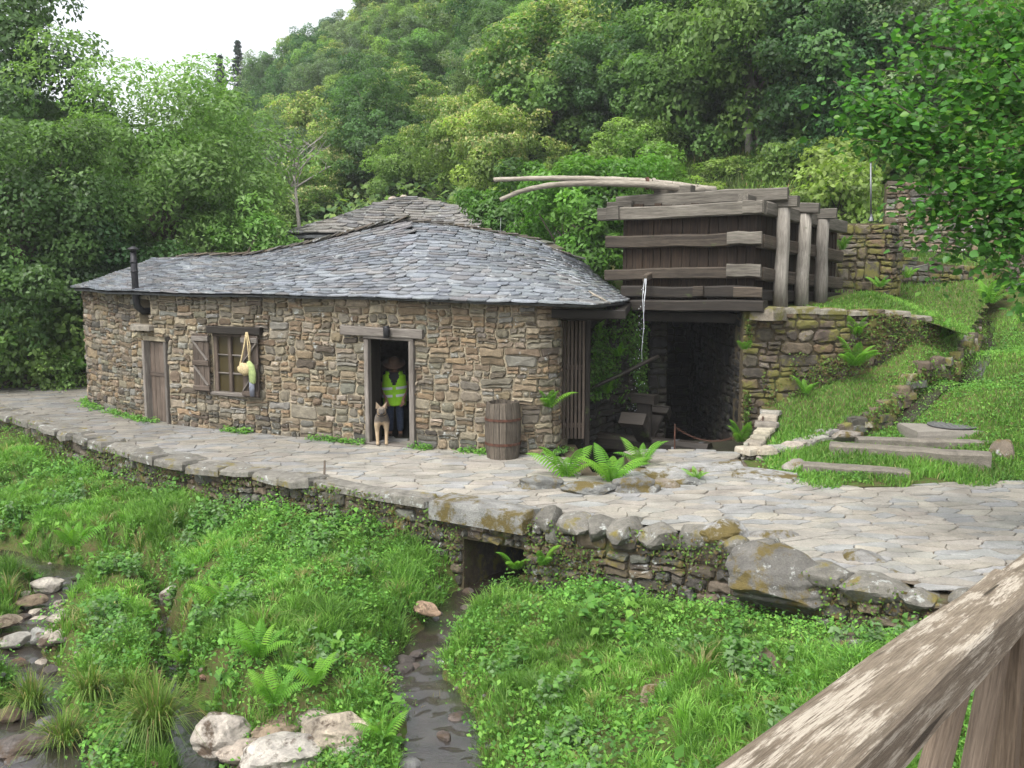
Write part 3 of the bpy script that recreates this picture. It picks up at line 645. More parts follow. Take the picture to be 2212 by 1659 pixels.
# niche ledge and stove pipe
V, Fc = slab([tuple(on_wall(a, 0, d).xy) for a, d in ((N0 - .12, .0), (N0 - .12, .16), ((N0 + N1) / 2, .2), (N1 + .15, .16), (N1 + .15, 0))], NB - .12, NB + .0, .02); mob('ledge_stone', V, Fc, M_WALL, house, None, (.2, .18, .15, 1))
pb = on_wall((N0 + N1) / 2 + .02, NB + .28, -.25); pe = on_wall((N0 + N1) / 2 - .04, NB + .42, .16)
ptop = at(288, 545, pe.y - .12)
pipe = tube('stove_pipe', [pb, on_wall((N0 + N1) / 2 + .02, NB + .28, .05), pe + Vector((.02, 0, -.04)), pe + Vector((-.005, 0, .15)), pe.lerp(ptop, .5), ptop], [.075, .075, .078, .072, .07, .068], M_IRON, house, 12)
for t in (.25, .62, .8):
    q = pe.lerp(ptop, t); tube('collar', [q, q + Vector((0, 0, .04))], .08, M_IRON, pipe, 12)
V, Fc = lathe_geo([(.05, -.03), (.06, .05), (.125, .055), (.12, .075), (.03, .12), (.01, .125)], ptop, 16); mob('rain_cap', V, Fc, M_IRON, pipe, None, None, True)
# window with frame, mullion, panes and shutters
m, n, b = material('dusty window glass'); b.inputs['Base Color'].default_value = (.045, .035, .014, 1); b.inputs['Roughness'].default_value = .3
M_GLASS = m
wf = beam('window', on_wall(W0, WTp - .035, -.02), on_wall(W1, WTp - .035, -.02), .09, .07, M_WOODDOOR, house)
beam('sill', on_wall(W0 - .05, WB - .01, .02), on_wall(W1 + .05, WB - .01, .02), .16, .07, M_WOODFRAME, wf)
wm = (W0 + W1) / 2
for a, w_ in ((W0 + .045, .09), (W1 - .045, .09), (wm, .09)): beam('stile', on_wall(a, WB + .03, -.03), on_wall(a, WTp - .07, -.03), w_, .07, M_WOODDOOR, wf, wn(a))
zz = [WB + .03 + (WTp - .1 - WB) * k / 3 for k in range(4)]
for h0, h1 in ((W0 + .09, wm - .045), (wm + .045, W1 - .09)):
    for k in range(3):
        V = [on_wall(h0, zz[k], -.055), on_wall(h1, zz[k], -.055), on_wall(h1, zz[k + 1], -.055), on_wall(h0, zz[k + 1], -.055)]; V += [v - wn(wm) * .006 for v in V]
        mob('pane', V, [(0, 1, 2, 3), (7, 6, 5, 4), (0, 4, 5, 1), (2, 6, 7, 3), (1, 5, 6, 2), (0, 3, 7, 4)], M_GLASS, wf)
        if k: beam('glazing_bar', on_wall(h0, zz[k], -.035), on_wall(h1, zz[k], -.035), .035, .03, M_WOODFRAME, wf)
beam('window_lintel', on_wall(HW.s_px(457, 2), WTp + .07, .05), on_wall(HW.s_px(572, 2), WTp + .075, .05), .2, .15, M_WOODDARK, house, n=4, wob=.008)
def shutter(a0, a1, z0, z1, flip, lift):
    am = (a0 + a1) / 2; root = beam('shutter', on_wall(a0, z1 - .09, lift), on_wall(a1, z1 - .09, lift), .035, .1, M_WOODFRAME, house)
    for k in range(3):
        a = a0 + (a1 - a0) * (k + .5) / 3; beam('plank', on_wall(a, z0, lift - .03), on_wall(a, z1, lift - .03), (a1 - a0) / 3 * .96, .03, M_WOODDOOR, root, wn(a), 3, .004)
    for z in (z0 + .07, (z0 + z1) / 2): beam('batten', on_wall(a0, z, lift), on_wall(a1, z, lift), .035, .1, M_WOODDOOR, root)
    for za, zb in ((z0 + .13, (z0 + z1) / 2 - .06), ((z0 + z1) / 2 + .06, z1 - .15)):
        p, q = (a0 + .03, a1 - .03) if flip else (a1 - .03, a0 + .03); beam('brace', on_wall(p, za, lift), on_wall(q, zb, lift), .03, .06, M_WOODFRAME, root, wn(am))
shutter(HW.s_px(426, 1.4), W0 - .02, WB + .02, WTp - .03, False, .14); shutter(W1 + .02, HW.s_px(567, 1.4), WB - .02, WTp - .02, True, .15)
# slatted gate at the wheel pit
gy = 18.55; gx0, gx1 = .86, 1.34; gz0, gz1 = .1, 2.35
gate = beam('slatted_gate', (gx0, gy - .03, gz1 + .06), (gx1 + .35, gy + .05, gz1 + .06), .12, .16, M_WOODDARK, house)
for k in range(7):
    x = gx0 + .05 + (gx1 - gx0 - .05) * k / 6; beam('slat', (x, gy, gz0), (x, gy + .0, gz1), .05, .035, M_WOODDOOR, gate, (0, -1, 0), 3, .006, .003)
for z in (1.45, .35): beam('rail', (gx0, gy + .035, z), (gx1 + .03, gy + .035, z), .04, .09, M_WOODDOOR, gate)
beam('post', (gx1 + .08, gy + .02, -.3), (gx1 + .08, gy + .02, gz1), .1, .1, M_WOODDARK, gate, (0, -1, 0))
beam('eave_beam', (.7, 17.65, 2.52), (2.0, 17.6, 2.5), .16, .16, M_WOODDARK, house); beam('eave_beam', (1.9, 17.55, 2.5), (2.35, 20.4, 2.5), .16, .16, M_WOODDARK, house)
# roof
EV = [(-8.0, 27.2, 2.74), (-10.5, 24.35, 2.76), (-9.2, 21.95, 2.75), (-7.75, 20.72, 2.75), (-5.85, 19.7, 2.74), (-2.4, 18.12, 2.73), (-.7, 17.42, 2.70), (.55, 17.12, 2.67), (1.5, 17.06, 2.655), (2.0, 18.4, 2.63), (2.35, 20.2, 2.6), (2.5, 21.6, 2.6)]
RV = [(-8.2, 24.8, 3.45), (-8.62, 24.5, 3.46), (-8.5, 24.35, 3.47), (-7.6, 24.0, 3.5), (-5.75, 23.2, 3.57), (-2.7, 22.3, 4.2), (-2.35, 22.3, 4.26), (-1.1, 22.45, 4.14), (.3, 22.5, 3.88), (.8, 22.3, 3.72), (1.05, 22.1, 3.58), (1.5, 22.2, 3.4)]
Ec, Rc = catmull(EV, 12), catmull(RV, 12); NU = len(Ec)
def surf(u, v, off=0.0):
    u = min(max(u, 0), 1) * (NU - 1); i = min(int(u), NU - 2); f = u - i
    e = Ec[i] * (1 - f) + Ec[i + 1] * f; r = Rc[i] * (1 - f) + Rc[i + 1] * f; p = e * (1 - v) + r * v
    return Vector((p[0], p[1], p[2] - .10 * math.sin(math.pi * v) * .6 + .03 * nz(p[0] * .8, p[1] * .8) + off))
gu, gv = 70, 8
V = [surf(i / gu, .035 + .965 * j / gv, k) for k in (-.012, -.05) for i in range(gu + 1) for j in range(gv + 1)]; st = gv + 1; N_ = (gu + 1) * st; Fc = []
for i in range(gu):
    for j in range(gv): a = i * st + j; Fc += [(a, a + st, a + st + 1, a + 1), (N_ + a, N_ + a + 1, N_ + a + st + 1, N_ + a + st)]
    a = i * st; Fc.append((a, N_ + a, N_ + a + st, a + st))
roof = mob('roof', V, Fc, M_SLATEDECK, house)
PAL_SL = [tuple(c_ * k_ for c_, k_ in zip(q_, (.93, .955, .985))) for q_ in [(.15, .163, .18), (.18, .193, .21), (.125, .133, .145), (.21, .223, .238), (.165, .17, .175), (.18, .172, .168), (.13, .134, .142), (.21, .221, .232), (.15, .143, .143)]]
def slates(surf, nrow, length, wr, pal, u0=0.0, u1=1.0, seed=1, vtop=.985, thick=.022, flat=.5):
    random.seed(seed); res = []
    vs = [0.0]
    for i in range(nrow): vs.append(vs[-1] + random.uniform(.8, 1.2) * (1.25 - .5 * i / nrow))
    vs = np.array(vs[:-1]) / vs[-1] * vtop
    for ri, v in enumerate(vs):
        us = np.linspace(u0, u1, 260); P = [surf(u, v) for u in us]; S_ = np.concatenate([[0], np.cumsum([(P[k + 1] - P[k]).length for k in range(len(P) - 1)])])
        ex = (vs[ri + 1] - v) if ri + 1 < len(vs) else (v - vs[ri - 1]); s_ = -random.uniform(0, .3)
        while s_ < S_[-1]:
            w_ = random.uniform(*wr) * (1.25 if ri == 0 else 1.0) * random.choice((.75, 1, 1, 1.2)); c = s_ + w_ / 2; s_ += w_ * .985
            if c < 0 or c > S_[-1]: continue
            u = float(np.interp(c, S_, us)); vj = v + random.uniform(-.12, .12) * ex * (0 if ri == 0 else 1); vj -= .03 * ex
            p = surf(u, max(vj, 0)); q = surf(u, min(vj + ex * 1.5, 1)); tu = (surf(min(u + .004, 1), max(vj, 0)) - surf(max(u - .004, 0), max(vj, 0))).normalized(); up = q - p; L_ = up.length
            if L_ < .05: continue
            up /= L_; nn = tu.cross(up).normalized(); up = nn.cross(tu)
            if nn.z < 0: nn = -nn
            L_ *= random.uniform(.92, 1.1); hw = w_ / 2; rr = min(hw * .55, L_ * random.uniform(.16, .34)) * (flat if ri == 0 else 1)
            tilt = random.uniform(-.05, .05)
            out = [(-hw * .96, L_), (hw * .96, L_), (hw, rr * 1.25), (hw * .86, rr * .45), (hw * .45, rr * random.uniform(.0, .15)), (0, -rr * random.uniform(.0, .15)), (-hw * .45, rr * random.uniform(.0, .15)), (-hw * .86, rr * .45), (-hw, rr * 1.25)]
            lift = .018 + thick * 1.15; Vt = []
            for k in (0, 1):
                for (a, b_) in out:
                    f = 1 - min(max(b_ / L_, 0), 1); h = lift * (f ** .8) + .006 + k * thick + a * tilt + random.uniform(-.002, .002); sc_ = 1 if k == 0 else .975
                    Vt.append(p + tu * a * sc_ + up * (b_ + (0 if k == 0 else .004)) + nn * h)
            n = 9; Fc = [(k, (k + 1) % n, n + (k + 1) % n, n + k) for k in range(n)] + [tuple(range(n, 2 * n)), tuple(reversed(range(n)))]
            res.append((Vt, Fc, jcol(pal, .09, .5), 0, 0, w_ * (ex * 4.5) * max(.02, (nn.dot((Vector((0, 0, HEYE)) - p).normalized())))))
    return res
sres = slates(surf, 25, .23, (.24, .45), PAL_SL, .03, 1.0, 4)
place_pieces(sres, 'slate', M_SLATE, roof, 298, 'smaller_slates')
# ridge slates lying along the crest and the plain back slope
random.seed(9); A = []
us = np.linspace(.25, .985, 200); P = [surf(u, 1.0) for u in us]; S_ = np.concatenate([[0], np.cumsum([(P[k + 1] - P[k]).length for k in range(len(P) - 1)])]); s_ = 0
while s_ < S_[-1] - .2:
    w_ = random.uniform(.22, .36); u = float(np.interp(s_ + w_ / 2, S_, us)); p = surf(u, 1.0); t = (surf(min(u + .01, 1), 1) - surf(u - .01, 1)).normalized(); side = Vector((-t.y, t.x, 0)).normalized()
    a = basis(p - t * w_ * .75 + Vector((0, 0, .035)), p + t * w_ * .75 + Vector((0, 0, .09)), (0, 0, 1))
    V, Fc = beam_geo(w_ * 1.5, random.uniform(.3, .44), .03, 2, .008, .006, 1, int(s_ * 1000)); V = [a @ v for v in V]
    mob('ridge_slate', V, Fc, M_SLATE, roof, None, jcol(PAL_DARK, .2)); s_ += w_
V, Fc = [], []
BE = [(-8.0, 27.2, 2.74), (-6.5, 27.1, 2.7), (-4, 26.6, 2.7), (-1, 26.0, 2.7), (1.2, 25.0, 2.65), (2.6, 22.5, 2.6), (2.6, 21.6, 2.6)]; RI = [(-8.2, 24.8, 3.42), (-7.0, 23.8, 3.5), (-5.0, 22.9, 3.6), (-2.35, 22.3, 4.22), (-1.1, 22.45, 4.1), (.3, 22.5, 3.84), (1.05, 22.1, 3.54)]
for e, r in zip(BE, RI): V += [Vector(e), Vector(r)]
mob('back_slope', V, [(i * 2, i * 2 + 1, i * 2 + 3, i * 2 + 2) for i in range(6)], M_SLATE, roof, None, (.2, .21, .22, 1))
V, Fc = slab(rect_poly((0, 0), .16, .13, .3, .2), 0, .03, .01); a = T(at(1203, 568, 20.6) + Vector((0, 0, -.12))) @ Matrix.Rotation(R(-62), 4, 'X') @ Matrix.Rotation(.3, 4, 'Z')
mob('vent_slate', [a @ v for v in V], Fc, M_SLATE, roof, None, (.09, .09, .1, 1))
tube('aerial_rod', [at(1079, 560, 20.6), at(1082, 470, 20.6)], .006, M_STEEL, roof, 5)

# ================================================================ second house behind
h2 = thing('stone_house', (-3.5, 33, .6), 'second stone house with a weathered slate roof behind the mill', 'house')
ap = at(880, 428, 34.0); le = at(636, 503, 31.2); AX = [(-6.9, 36.5), (le.x - .15, 31.0), (-3, 30.6), (1.6, 30.6), (3.2, 33), (2.6, 36)]
EV2 = [(x, y, le.z - .05 - .10 * max(0, i - 1)) for i, (x, y) in enumerate(AX)]; ri = at(1010, 470, 33.5)
RV2 = [(ap.x - .3, ap.y + .2, ap.z - .05), (ap.x - .15, ap.y, ap.z - .02), (ap.x, ap.y, ap.z), (ap.x + .4, ap.y, ap.z - .05), (ri.x, ri.y, ri.z + .05), (ri.x, ri.y + .4, ri.z)]
Ec2, Rc2 = catmull(EV2, 10), catmull(RV2, 10)
def surf2(u, v, off=0.0):
    u = min(max(u, 0), 1) * (len(Ec2) - 1); i = min(int(u), len(Ec2) - 2); f = u - i; p = (Ec2[i] * (1 - f) + Ec2[i + 1] * f) * (1 - v) + (Rc2[i] * (1 - f) + Rc2[i + 1] * f) * v
    return Vector((p[0], p[1], p[2] + off + .04 * nz(p[0], p[1])))
V = [surf2(i / 40, j / 4, k) for k in (-.03, -.1) for i in range(41) for j in range(5)]; Fc = []
for i in range(40):
    for j in range(4): a = i * 5 + j; Fc += [(a, a + 5, a + 6, a + 1), (205 + a, 206 + a, 211 + a, 210 + a)]
    Fc.append((i * 5, 205 + i * 5, 210 + i * 5, i * 5 + 5))
roof2 = mob('roof', V, Fc, M_SLATEDECK, h2)
PAL_OLD = [(.13, .125, .118), (.16, .152, .14), (.10, .10, .10), (.14, .138, .135), (.175, .162, .148)]
s2 = slates(surf2, 15, .3, (.35, .75), PAL_OLD, .12, .85, 14, .985, .035); place_pieces(s2, 'slate', M_OLDSLATE, roof2, 150, 'smaller_slates')
W2 = Path([(-6.6, 36.3), (le.x + .25, 31.5), (-3, 31.1), (1.4, 31.1), (2.9, 33.0), (2.4, 36)], 4, False)
w2 = core_wall('wall', W2, 0, W2.L, .2, le.z - .1, .5, [], M_MORTAR, h2, 1.0)
place_pieces(rubble(W2, 3.5, 7.5, 2.6, le.z - .12, [], (.25, .5), (.12, .22), PAL_WALL, .06, .012, 31), 'stone', M_WALL, w2, 30, 'smaller_stones')
for (px, py, r_) in ((848, 430, .17), (872, 426, .13), (1004, 466, .2)):
    V, Fc = boulder_geo(at(px, py, 34), (r_, r_, r_ * .7), int(px), 2); mob('ridge_stone', V, Fc, M_WALL, roof2, None, (.38, .33, .27, 1))
# ================================================================ wooden water tank on the pit walls
C0, L0, R0 = Vector((4.7, 19.35, 0)), Vector((2.31, 20.6, 0)), Vector((7.15, 22.15, 0))
uf = (L0 - C0).normalized(); us_ = (R0 - C0).normalized(); outf = Vector((-uf.y * -1, uf.x * -1, 0)); outf = Vector((uf.y * -1, uf.x, 0)); outf = outf if outf.y < 0 else -outf
outs = Vector((us_.y, -us_.x, 0)); LF, LS = (L0 - C0).length, (R0 - C0).length
tank = thing('water_tank', (4.4, 20.8, 2.5), 'big weathered timber water tank of stacked beams above the wheel pit', 'water tank')
def zA(t, za, zb): return za + (zb - za) * t
# plank walls
random.seed(17)
k = 0; s_ = .0
while s_ < LF - .05:
    w_ = min(random.uniform(.15, .23), LF - s_); p = C0 + uf * (s_ + w_ / 2); top = 4.5 + random.uniform(-.03, .08)
    beam('plank', p + Vector((0, 0, 2.55)) - outf * random.uniform(.03, .05), p + Vector((0, 0, top)) - outf * .04, w_ * .96, .06, M_WOODPLANK, tank, outf, 4, .006, .004); s_ += w_
s_ = 0
while s_ < LS - .05:
    w_ = min(random.uniform(.17, .26), LS - s_); p = C0 + us_ * (s_ + w_ / 2); t = s_ / LS
    beam('plank', p + Vector((0, 0, 2.5)) - outs * random.uniform(.03, .05), p + Vector((0, 0, zA(t, 4.42, 4.1))) - outs * .04, w_ * .96, .06, M_WOODPLANK, tank, outs, 4, .006, .004); s_ += w_
# hidden back walls and floor keep the tank closed
R1 = L0 + us_ * LS
for a, b, o_ in ((L0, R1, uf), (R1, R0, us_)):
    d = (b - a); n_ = Vector((d.y, -d.x, 0)).normalized()
    V = [q + Vector((0, 0, z)) + n_ * e for q in (a, b) for z in (2.4, 4.25) for e in (-.04, .04)]; mob('back_boarding', V, [(0, 4, 6, 2), (1, 3, 7, 5), (0, 1, 5, 4), (2, 6, 7, 3), (0, 2, 3, 1), (4, 5, 7, 6)], M_WOODPLANK, tank)
V = [q + Vector((0, 0, z)) for q in (C0, R0, R1, L0) for z in (2.44, 2.52)]; mob('tank_floor', V, [(0, 6, 4, 2), (1, 3, 5, 7), (0, 2, 3, 1), (2, 4, 5, 3), (4, 6, 7, 5), (6, 0, 1, 7)], M_WOODDARK, tank)
V = [q + Vector((0, 0, 4.0)) for q in (C0, R0, R1, L0)]; mob('tank_water', V, [(0, 1, 2, 3)], M_PITWATER, tank)
# ring beams: front (left end overshoot, corner overshoot), side
def fb(z_c, z_l, ov_l, ov_c, wy, wz, off, mat, lab=None):
    a = C0 - uf * ov_c + outf * off + Vector((0, 0, z_c)); b = L0 + uf * ov_l + outf * off + Vector((0, 0, z_l)); return beam('front_beam', a, b, wy, wz, mat, tank, (0, 0, 1), 6, .024, .014)
def sb(z_c, z_f, ov_c, ov_f, wy, wz, off, mat):
    a = C0 - us_ * ov_c + outs * off + Vector((0, 0, z_c)); b = R0 + us_ * ov_f + outs * off + Vector((0, 0, z_f)); return beam('side_beam', a, b, wy, wz, mat, tank, (0, 0, 1), 6, .024, .014)
M_BEAMMID = wood_mat('half wet timber', (.016, .012, .009), (.12, .097, .072), moss=.12)
fb(4.43, 4.36, .52, .18, .2, .25, .12, M_WOODGREY); sb(4.43, 4.15, .0, .0, .2, .26, .12, M_WOODGREY)
fb(3.84, 3.8, .36, .1, .17, .25, .10, M_BEAMMID); sb(3.8, 3.5, .02, -.05, .18, .26, .10, M_BEAMMID)
fb(3.22, 3.14, .36, .1, .17, .22, .10, M_BEAMMID); sb(3.18, 2.92, .02, -.05, .18, .25, .10, M_BEAMMID)
fb(2.84, 2.79, .0, .05, .17, .23, .12, M_WOODDARK); sb(2.78, 2.6, .02, .0, .18, .22, .08, M_WOODDARK)
# corner splice blocks on the front, at the corner
for z_, l_ in ((4.45, .34), (3.87, .62), (3.25, .62)):
    a = C0 + uf * (l_ - .12) + outf * .22 + Vector((0, 0, z_)); b = C0 - uf * .16 + outf * .22 + Vector((0, 0, z_ + .0)); beam('corner_block', a, b, .12, .24, M_WOODGREY, tank, (0, 0, 1), 3, .015, .012)
for l_ in (1.15, .35): a = C0 + uf * l_ + outf * .22 + Vector((0, 0, 2.84)); beam('corner_block', a, a - uf * (.2 if l_ > 1 else .55), .1, .2, M_BEAMMID, tank, (0, 0, 1), 2, .015, .012)
for l_ in (LF + .36,): beam('end_block', C0 + uf * (l_ - .05) + outf * .13 + Vector((0, 0, 4.38)), C0 + uf * (l_ - .32) + outf * .13 + Vector((0, 0, 4.39)), .26, .27, M_WOODGREY, tank, (0, 0, 1), 2, .015, .01)
# sill beams under the tank, resting on both pit walls
beam('sill_beam', C0 - uf * .25 + outf * .14 + Vector((0, 0, 2.57)), L0 + uf * .42 + outf * .14 + Vector((0, 0, 2.53)), .3, .22, M_WOODDARK, tank, (0, 0, 1), 6, .02, .015)
beam('sill_beam', C0 - uf * .3 - outf * 1.1 + Vector((0, 0, 2.36)), L0 + uf * .4 - outf * 1.1 + Vector((0, 0, 2.36)), .3, .2, M_WOODDARK, tank)
# timbers lying across the top
beam('top_beam', C0 - uf * .42 + us_ * .35 + Vector((0, 0, 4.72)), L0 + uf * .35 + us_ * .32 + Vector((0, 0, 4.62)), .24, .25, M_WOODGREY, tank, (0, 0, 1), 6, .024, .014)
beam('top_beam', C0 + uf * (LF + .42) + us_ * .1 + Vector((0, 0, 4.52)), C0 + uf * (LF - .1) + us_ * .12 + Vector((0, 0, 4.53)), .26, .2, M_WOODGREY, tank)
beam('top_beam', C0 - us_ * .1 + uf * .25 + Vector((0, 0, 4.62)), R0 + uf * .25 - us_ * .1 + Vector((0, 0, 4.28)), .22, .2, M_WOODGREY, tank, (0, 0, 1), 6, .018, .015)
beam('top_block', C0 + uf * 2.35 + us_ * .55 + Vector((0, 0, 4.86)), C0 + uf * 1.55 + us_ * .5 + Vector((0, 0, 4.84)), .26, .22, M_WOODGREY, tank, (0, 0, 1), 3, .018, .015)
for i, (t, zc) in enumerate(((.55, 4.55), (1.5, 4.47), (2.35, 4.38))):
    p = C0 + us_ * t + outs * .27; base = 2.52 - .04 * i
    pts = [p + Vector((random.uniform(-.02, .02), random.uniform(-.02, .02), z)) for z in (base, base + .6, base + 1.2, zc - .1)]
    tube('post', pts, [.15, .14, .13, .135], M_WOODPOST, tank, 10)
    beam('cross_beam', p - uf * .28 + Vector((0, 0, zc + .01)), p + uf * 2.3 + Vector((0, 0, zc + .04)), .26, .21, M_WOODGREY, tank, (0, 0, 1), 5, .018, .015)
# spout with falling water
sp = at(1398, 592, 20.0); sp0 = Vector((sp.x, sp.y, 3.16)); spt = beam('spout', sp0 - outf * .4 + Vector((0, 0, .02)), sp0 + outf * .16 + Vector((0, 0, -.08)), .1, .12, M_BEAMMID, tank, (0, 0, 1), 2)
m, n, b = material('falling water'); b.inputs['Base Color'].default_value = (.8, .84, .88, 1); b.inputs['Roughness'].default_value = .1; b.inputs['Alpha'].default_value = .75; M_DROP = m
wj = thing('water_trickle', (sp0.x, sp0.y, .2), 'thin trickle of water falling from the tank spout into the pit', 'water')
random.seed(23); A = Acc(); e = sp0 + outf * .2
for q in range(3): 
    o_ = Vector((random.uniform(-.05, .05), random.uniform(-.02, .02), 0)); pts = [e + o_ + outf * (.1 * t) + Vector((.012 * math.sin(t * 9 + q), 0, -.08 - t * 1.1)) for t in np.linspace(0, 1.5 if q == 0 else .6, 8)]; V, Fc = tube_geo(pts, [.007, .006, .005, .005, .004, .004, .003, .002], 5); A.add(V, Fc)
tag(A.build('stream_jet', M_DROP, wj))
A = Acc()
for q in range(70):
    t = random.random() ** .8 * 2.7; c = e + outf * (.12 * t) + Vector((random.gauss(0, .035 + .02 * t), random.gauss(0, .03), -.15 - t)); V, Fc = ico(1); r_ = random.uniform(.003, .006); A.add([c + Vector((v.x * r_, v.y * r_, v.z * r_ * random.uniform(1.5, 4))) for v in V], Fc)
tag(A.build('droplets', M_DROP, wj), kind='stuff')
# bound poles across the tank
def pole(pts, r, label):
    o = thing('wooden_pole', pts[-1], label, 'pole'); c = [Vector(p) for p in catmull(pts, 6)]; rad = np.linspace(r * .55, r, len(c)) * (1 + .08 * np.sin(np.arange(len(c)) * 1.9)); tube('shaft', c, list(rad), M_POLE, o, 8); return o
p1_ = pole([at(1066, 388, 20.4), at(1180, 385, 20.4), at(1290, 387, 20.5), at(1400, 393, 20.6), at(1545, 411, 20.9)], .075, 'straighter of two peeled branch poles jutting left from the tank top')
p2_ = pole([at(1080, 432, 20.2), at(1130, 412, 20.2), at(1200, 399, 20.25), at(1300, 396, 20.35), at(1410, 400, 20.4), at(1520, 413, 20.65)], .075, 'drooping forked branch pole with curved tip above the slate roof')
for q, (px, py) in enumerate(((1398, 396), (1412, 398), (1455, 403), (1510, 410))):
    c = at(px, py, 20.5 + q * .06); V, Fc = tube_geo([c + Vector((-.03, .0, 0)), c + Vector((.03, 0, 0))], .13 if q < 2 else .105, 10); mob('lashing', V, Fc, M_RUST if q == 0 else M_POLE, p1_)
st_ = thing('broken_stick', at(1290, 645, 17.4), 'pale broken stick lying on the roof edge by the tank', 'stick'); tube('shaft', [at(1272, 632, 17.6) + Vector((0, 0, .03)), at(1284, 640, 17.4) + Vector((0, 0, .02)), at(1302, 646, 17.4), at(1318, 656, 17.3)], [.012, .022, .02, .012], M_POLE, st_, 6); tube('twig', [at(1284, 640, 17.4) + Vector((0, 0, .02)), at(1276, 641, 17.4)], [.014, .008], M_POLE, st_, 6)

# ================================================================ wheel pit
PAL_WET_SHADED = []
M_WETSHADED = stone_mat('wet stone with painted pit shade', moss=.4, mosscol=(.018, .022, .008), rough=.7)  # wet pit stones, their near-black tone also stands in for shade
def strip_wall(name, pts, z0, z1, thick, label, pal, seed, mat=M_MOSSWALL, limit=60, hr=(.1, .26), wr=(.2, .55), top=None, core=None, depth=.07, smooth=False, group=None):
    core = core or (M_MUD if pal is PAL_WET_SHADED else M_EARTHCORE); mat = M_WETSHADED if pal is PAL_WET_SHADED else mat
    pa = Path(pts, 5, smooth); r = thing(name, (*pa.pos(pa.L / 2), z0), label, 'stone wall', group)
    if top is None: core_wall('core', pa, 0, pa.L, z0, z1, thick, [], core, r, .6)
    else:
        V = []; N = 16
        for i in range(N + 1):
            a = pa.L * i / N; zt = top(a) - .05
            for d in (0, -thick):
                for z in (z0, zt): V.append(pa.map(a, z, d))
        Fc = [f for i in range(N) for b_ in (i * 4,) for f in ((b_, b_ + 4, b_ + 5, b_ + 1), (b_ + 2, b_ + 3, b_ + 7, b_ + 6), (b_ + 1, b_ + 5, b_ + 7, b_ + 3))] + [(0, 1, 3, 2), (N * 4, N * 4 + 2, N * 4 + 3, N * 4 + 1)]
        mob('core', V, Fc, core, r)
    place_pieces(rubble(pa, 0, pa.L, z0, z1, [], wr, hr, pal, depth, .012, seed, None, .05, top), 'stone', mat, r, limit, 'smaller_stones'); return r, pa
PAL_WET_SHADED += [(.016, .015, .013), (.021, .019, .015), (.013, .013, .012), (.025, .021, .017)]  # wet stone tones lowered further, pit shade painted into the colour
pit_l, PL = strip_wall('pit_wall', [(1.32, 18.75), (1.7, 19.5), (2.35, 20.35), (2.75, 20.7)], -1.1, 2.42, .5, 'dark mossy pit wall below the left end of the tank', PAL_WET_SHADED, 41)
pit_c, PC = strip_wall('pit_pier', [(2.9, 21.0), (3.3, 21.05)], -1.1, 2.4, .4, 'narrow dark stone pier inside the wheel pit', PAL_WET_SHADED, 42, limit=30)
pit_b, PB = strip_wall('pit_wall', [(2.2, 25.0), (5.2, 25.0)], -1.1, 2.5, .4, 'dark back wall deep inside the wheel pit under the tank', PAL_WET_SHADED, 43, limit=20)
rw_side, RS = strip_wall('pit_wall', [(4.5, 24.9), (4.52, 19.5)], -1.1, 2.45, .4, 'dark right flank of the wheel pit below the tank', PAL_WET_SHADED, 44, limit=20)
RWP = [(4.5, 19.38), (6.0, 19.5), (7.3, 19.75), (8.3, 20.15), (8.8, 20.5)]
def rw_top(a): return float(np.interp(a, (0, 1.5, 3.0, 4.0, 4.6, 5.2), (2.52, 2.5, 2.44, 2.28, 2.12, 2.0)))
PAL_RW = [(.085, .068, .049), (.105, .085, .061), (.075, .065, .051), (.11, .078, .049), (.061, .053, .041), (.13, .114, .09)]
rw, RW = strip_wall('retaining_wall', RWP, -.9, 2.5, .5, 'tall moss-grown stone retaining wall beside the wheel pit mouth', PAL_RW, 45, limit=190, top=rw_top, smooth=True)
random.seed(6); s_ = .02
while s_ < RW.L - .5:
    l_ = random.uniform(.35, .8); c = RW.map(s_ + l_ / 2, 0, -.15); t = RW.tan(s_ + l_ / 2); z = rw_top(s_ + l_ / 2); V, Fc = slab(rect_poly((c.x, c.y), l_ / 2, .22, math.atan2(t[1], t[0]), .12), z - .1, z + random.uniform(.0, .04), .03, .02); mob('coping_stone', V, Fc, M_MOSSWALL, rw, None, (.2, .185, .15, 1)); s_ += l_
# ledge stones under the posts
for i, t in enumerate((.1, .55, 1.05, 1.5, 1.95, 2.4)):
    p = C0 + us_ * t + outs * .25; V, Fc = slab(rect_poly((p.x, p.y), .27, .24, math.atan2(us_.y, us_.x), .1), 2.3 - .03 * i, 2.53 - .04 * i, .03); mob('ledge_stone', V, Fc, M_MOSSWALL, rw, None, (.16, .14, .11, 1))
# pit floor, tailrace trench, water
V = [Vector((x, y, -.95)) for x, y in ((.6, 15.6), (2.5, 15.6), (5, 17.5), (5, 25.5), (1, 25.5), (.6, 18.8))]; o = mob('pit_floor', V, [tuple(range(6))], M_MUD, None); o['kind'] = 'structure'
V = [Vector((x, y, -.62)) for x, y in ((.7, 15.6), (2.35, 15.6), (2.35, 17.9), (2.6, 18.6), (3.0, 25), (1.4, 25), (1.0, 18.9))]; o = mob('pit_water', V, [tuple(range(7))], M_PITWATER, None); o['kind'] = 'structure'
V = [Vector((x, y, z)) for x, y in ((2.32, 17.92), (2.95, 18.0), (3.35, 19.2), (4.6, 19.2), (4.6, 17.0), (3.95, 16.7), (3.85, 17.92)) for z in (-.95, -.06)]
o = mob('pit_ledge', V, [tuple(i * 2 + 1 for i in range(7))] + [(i * 2, (i + 1) % 7 * 2, (i + 1) % 7 * 2 + 1, i * 2 + 1) for i in range(7)], M_MUD, None); o['kind'] = 'structure'
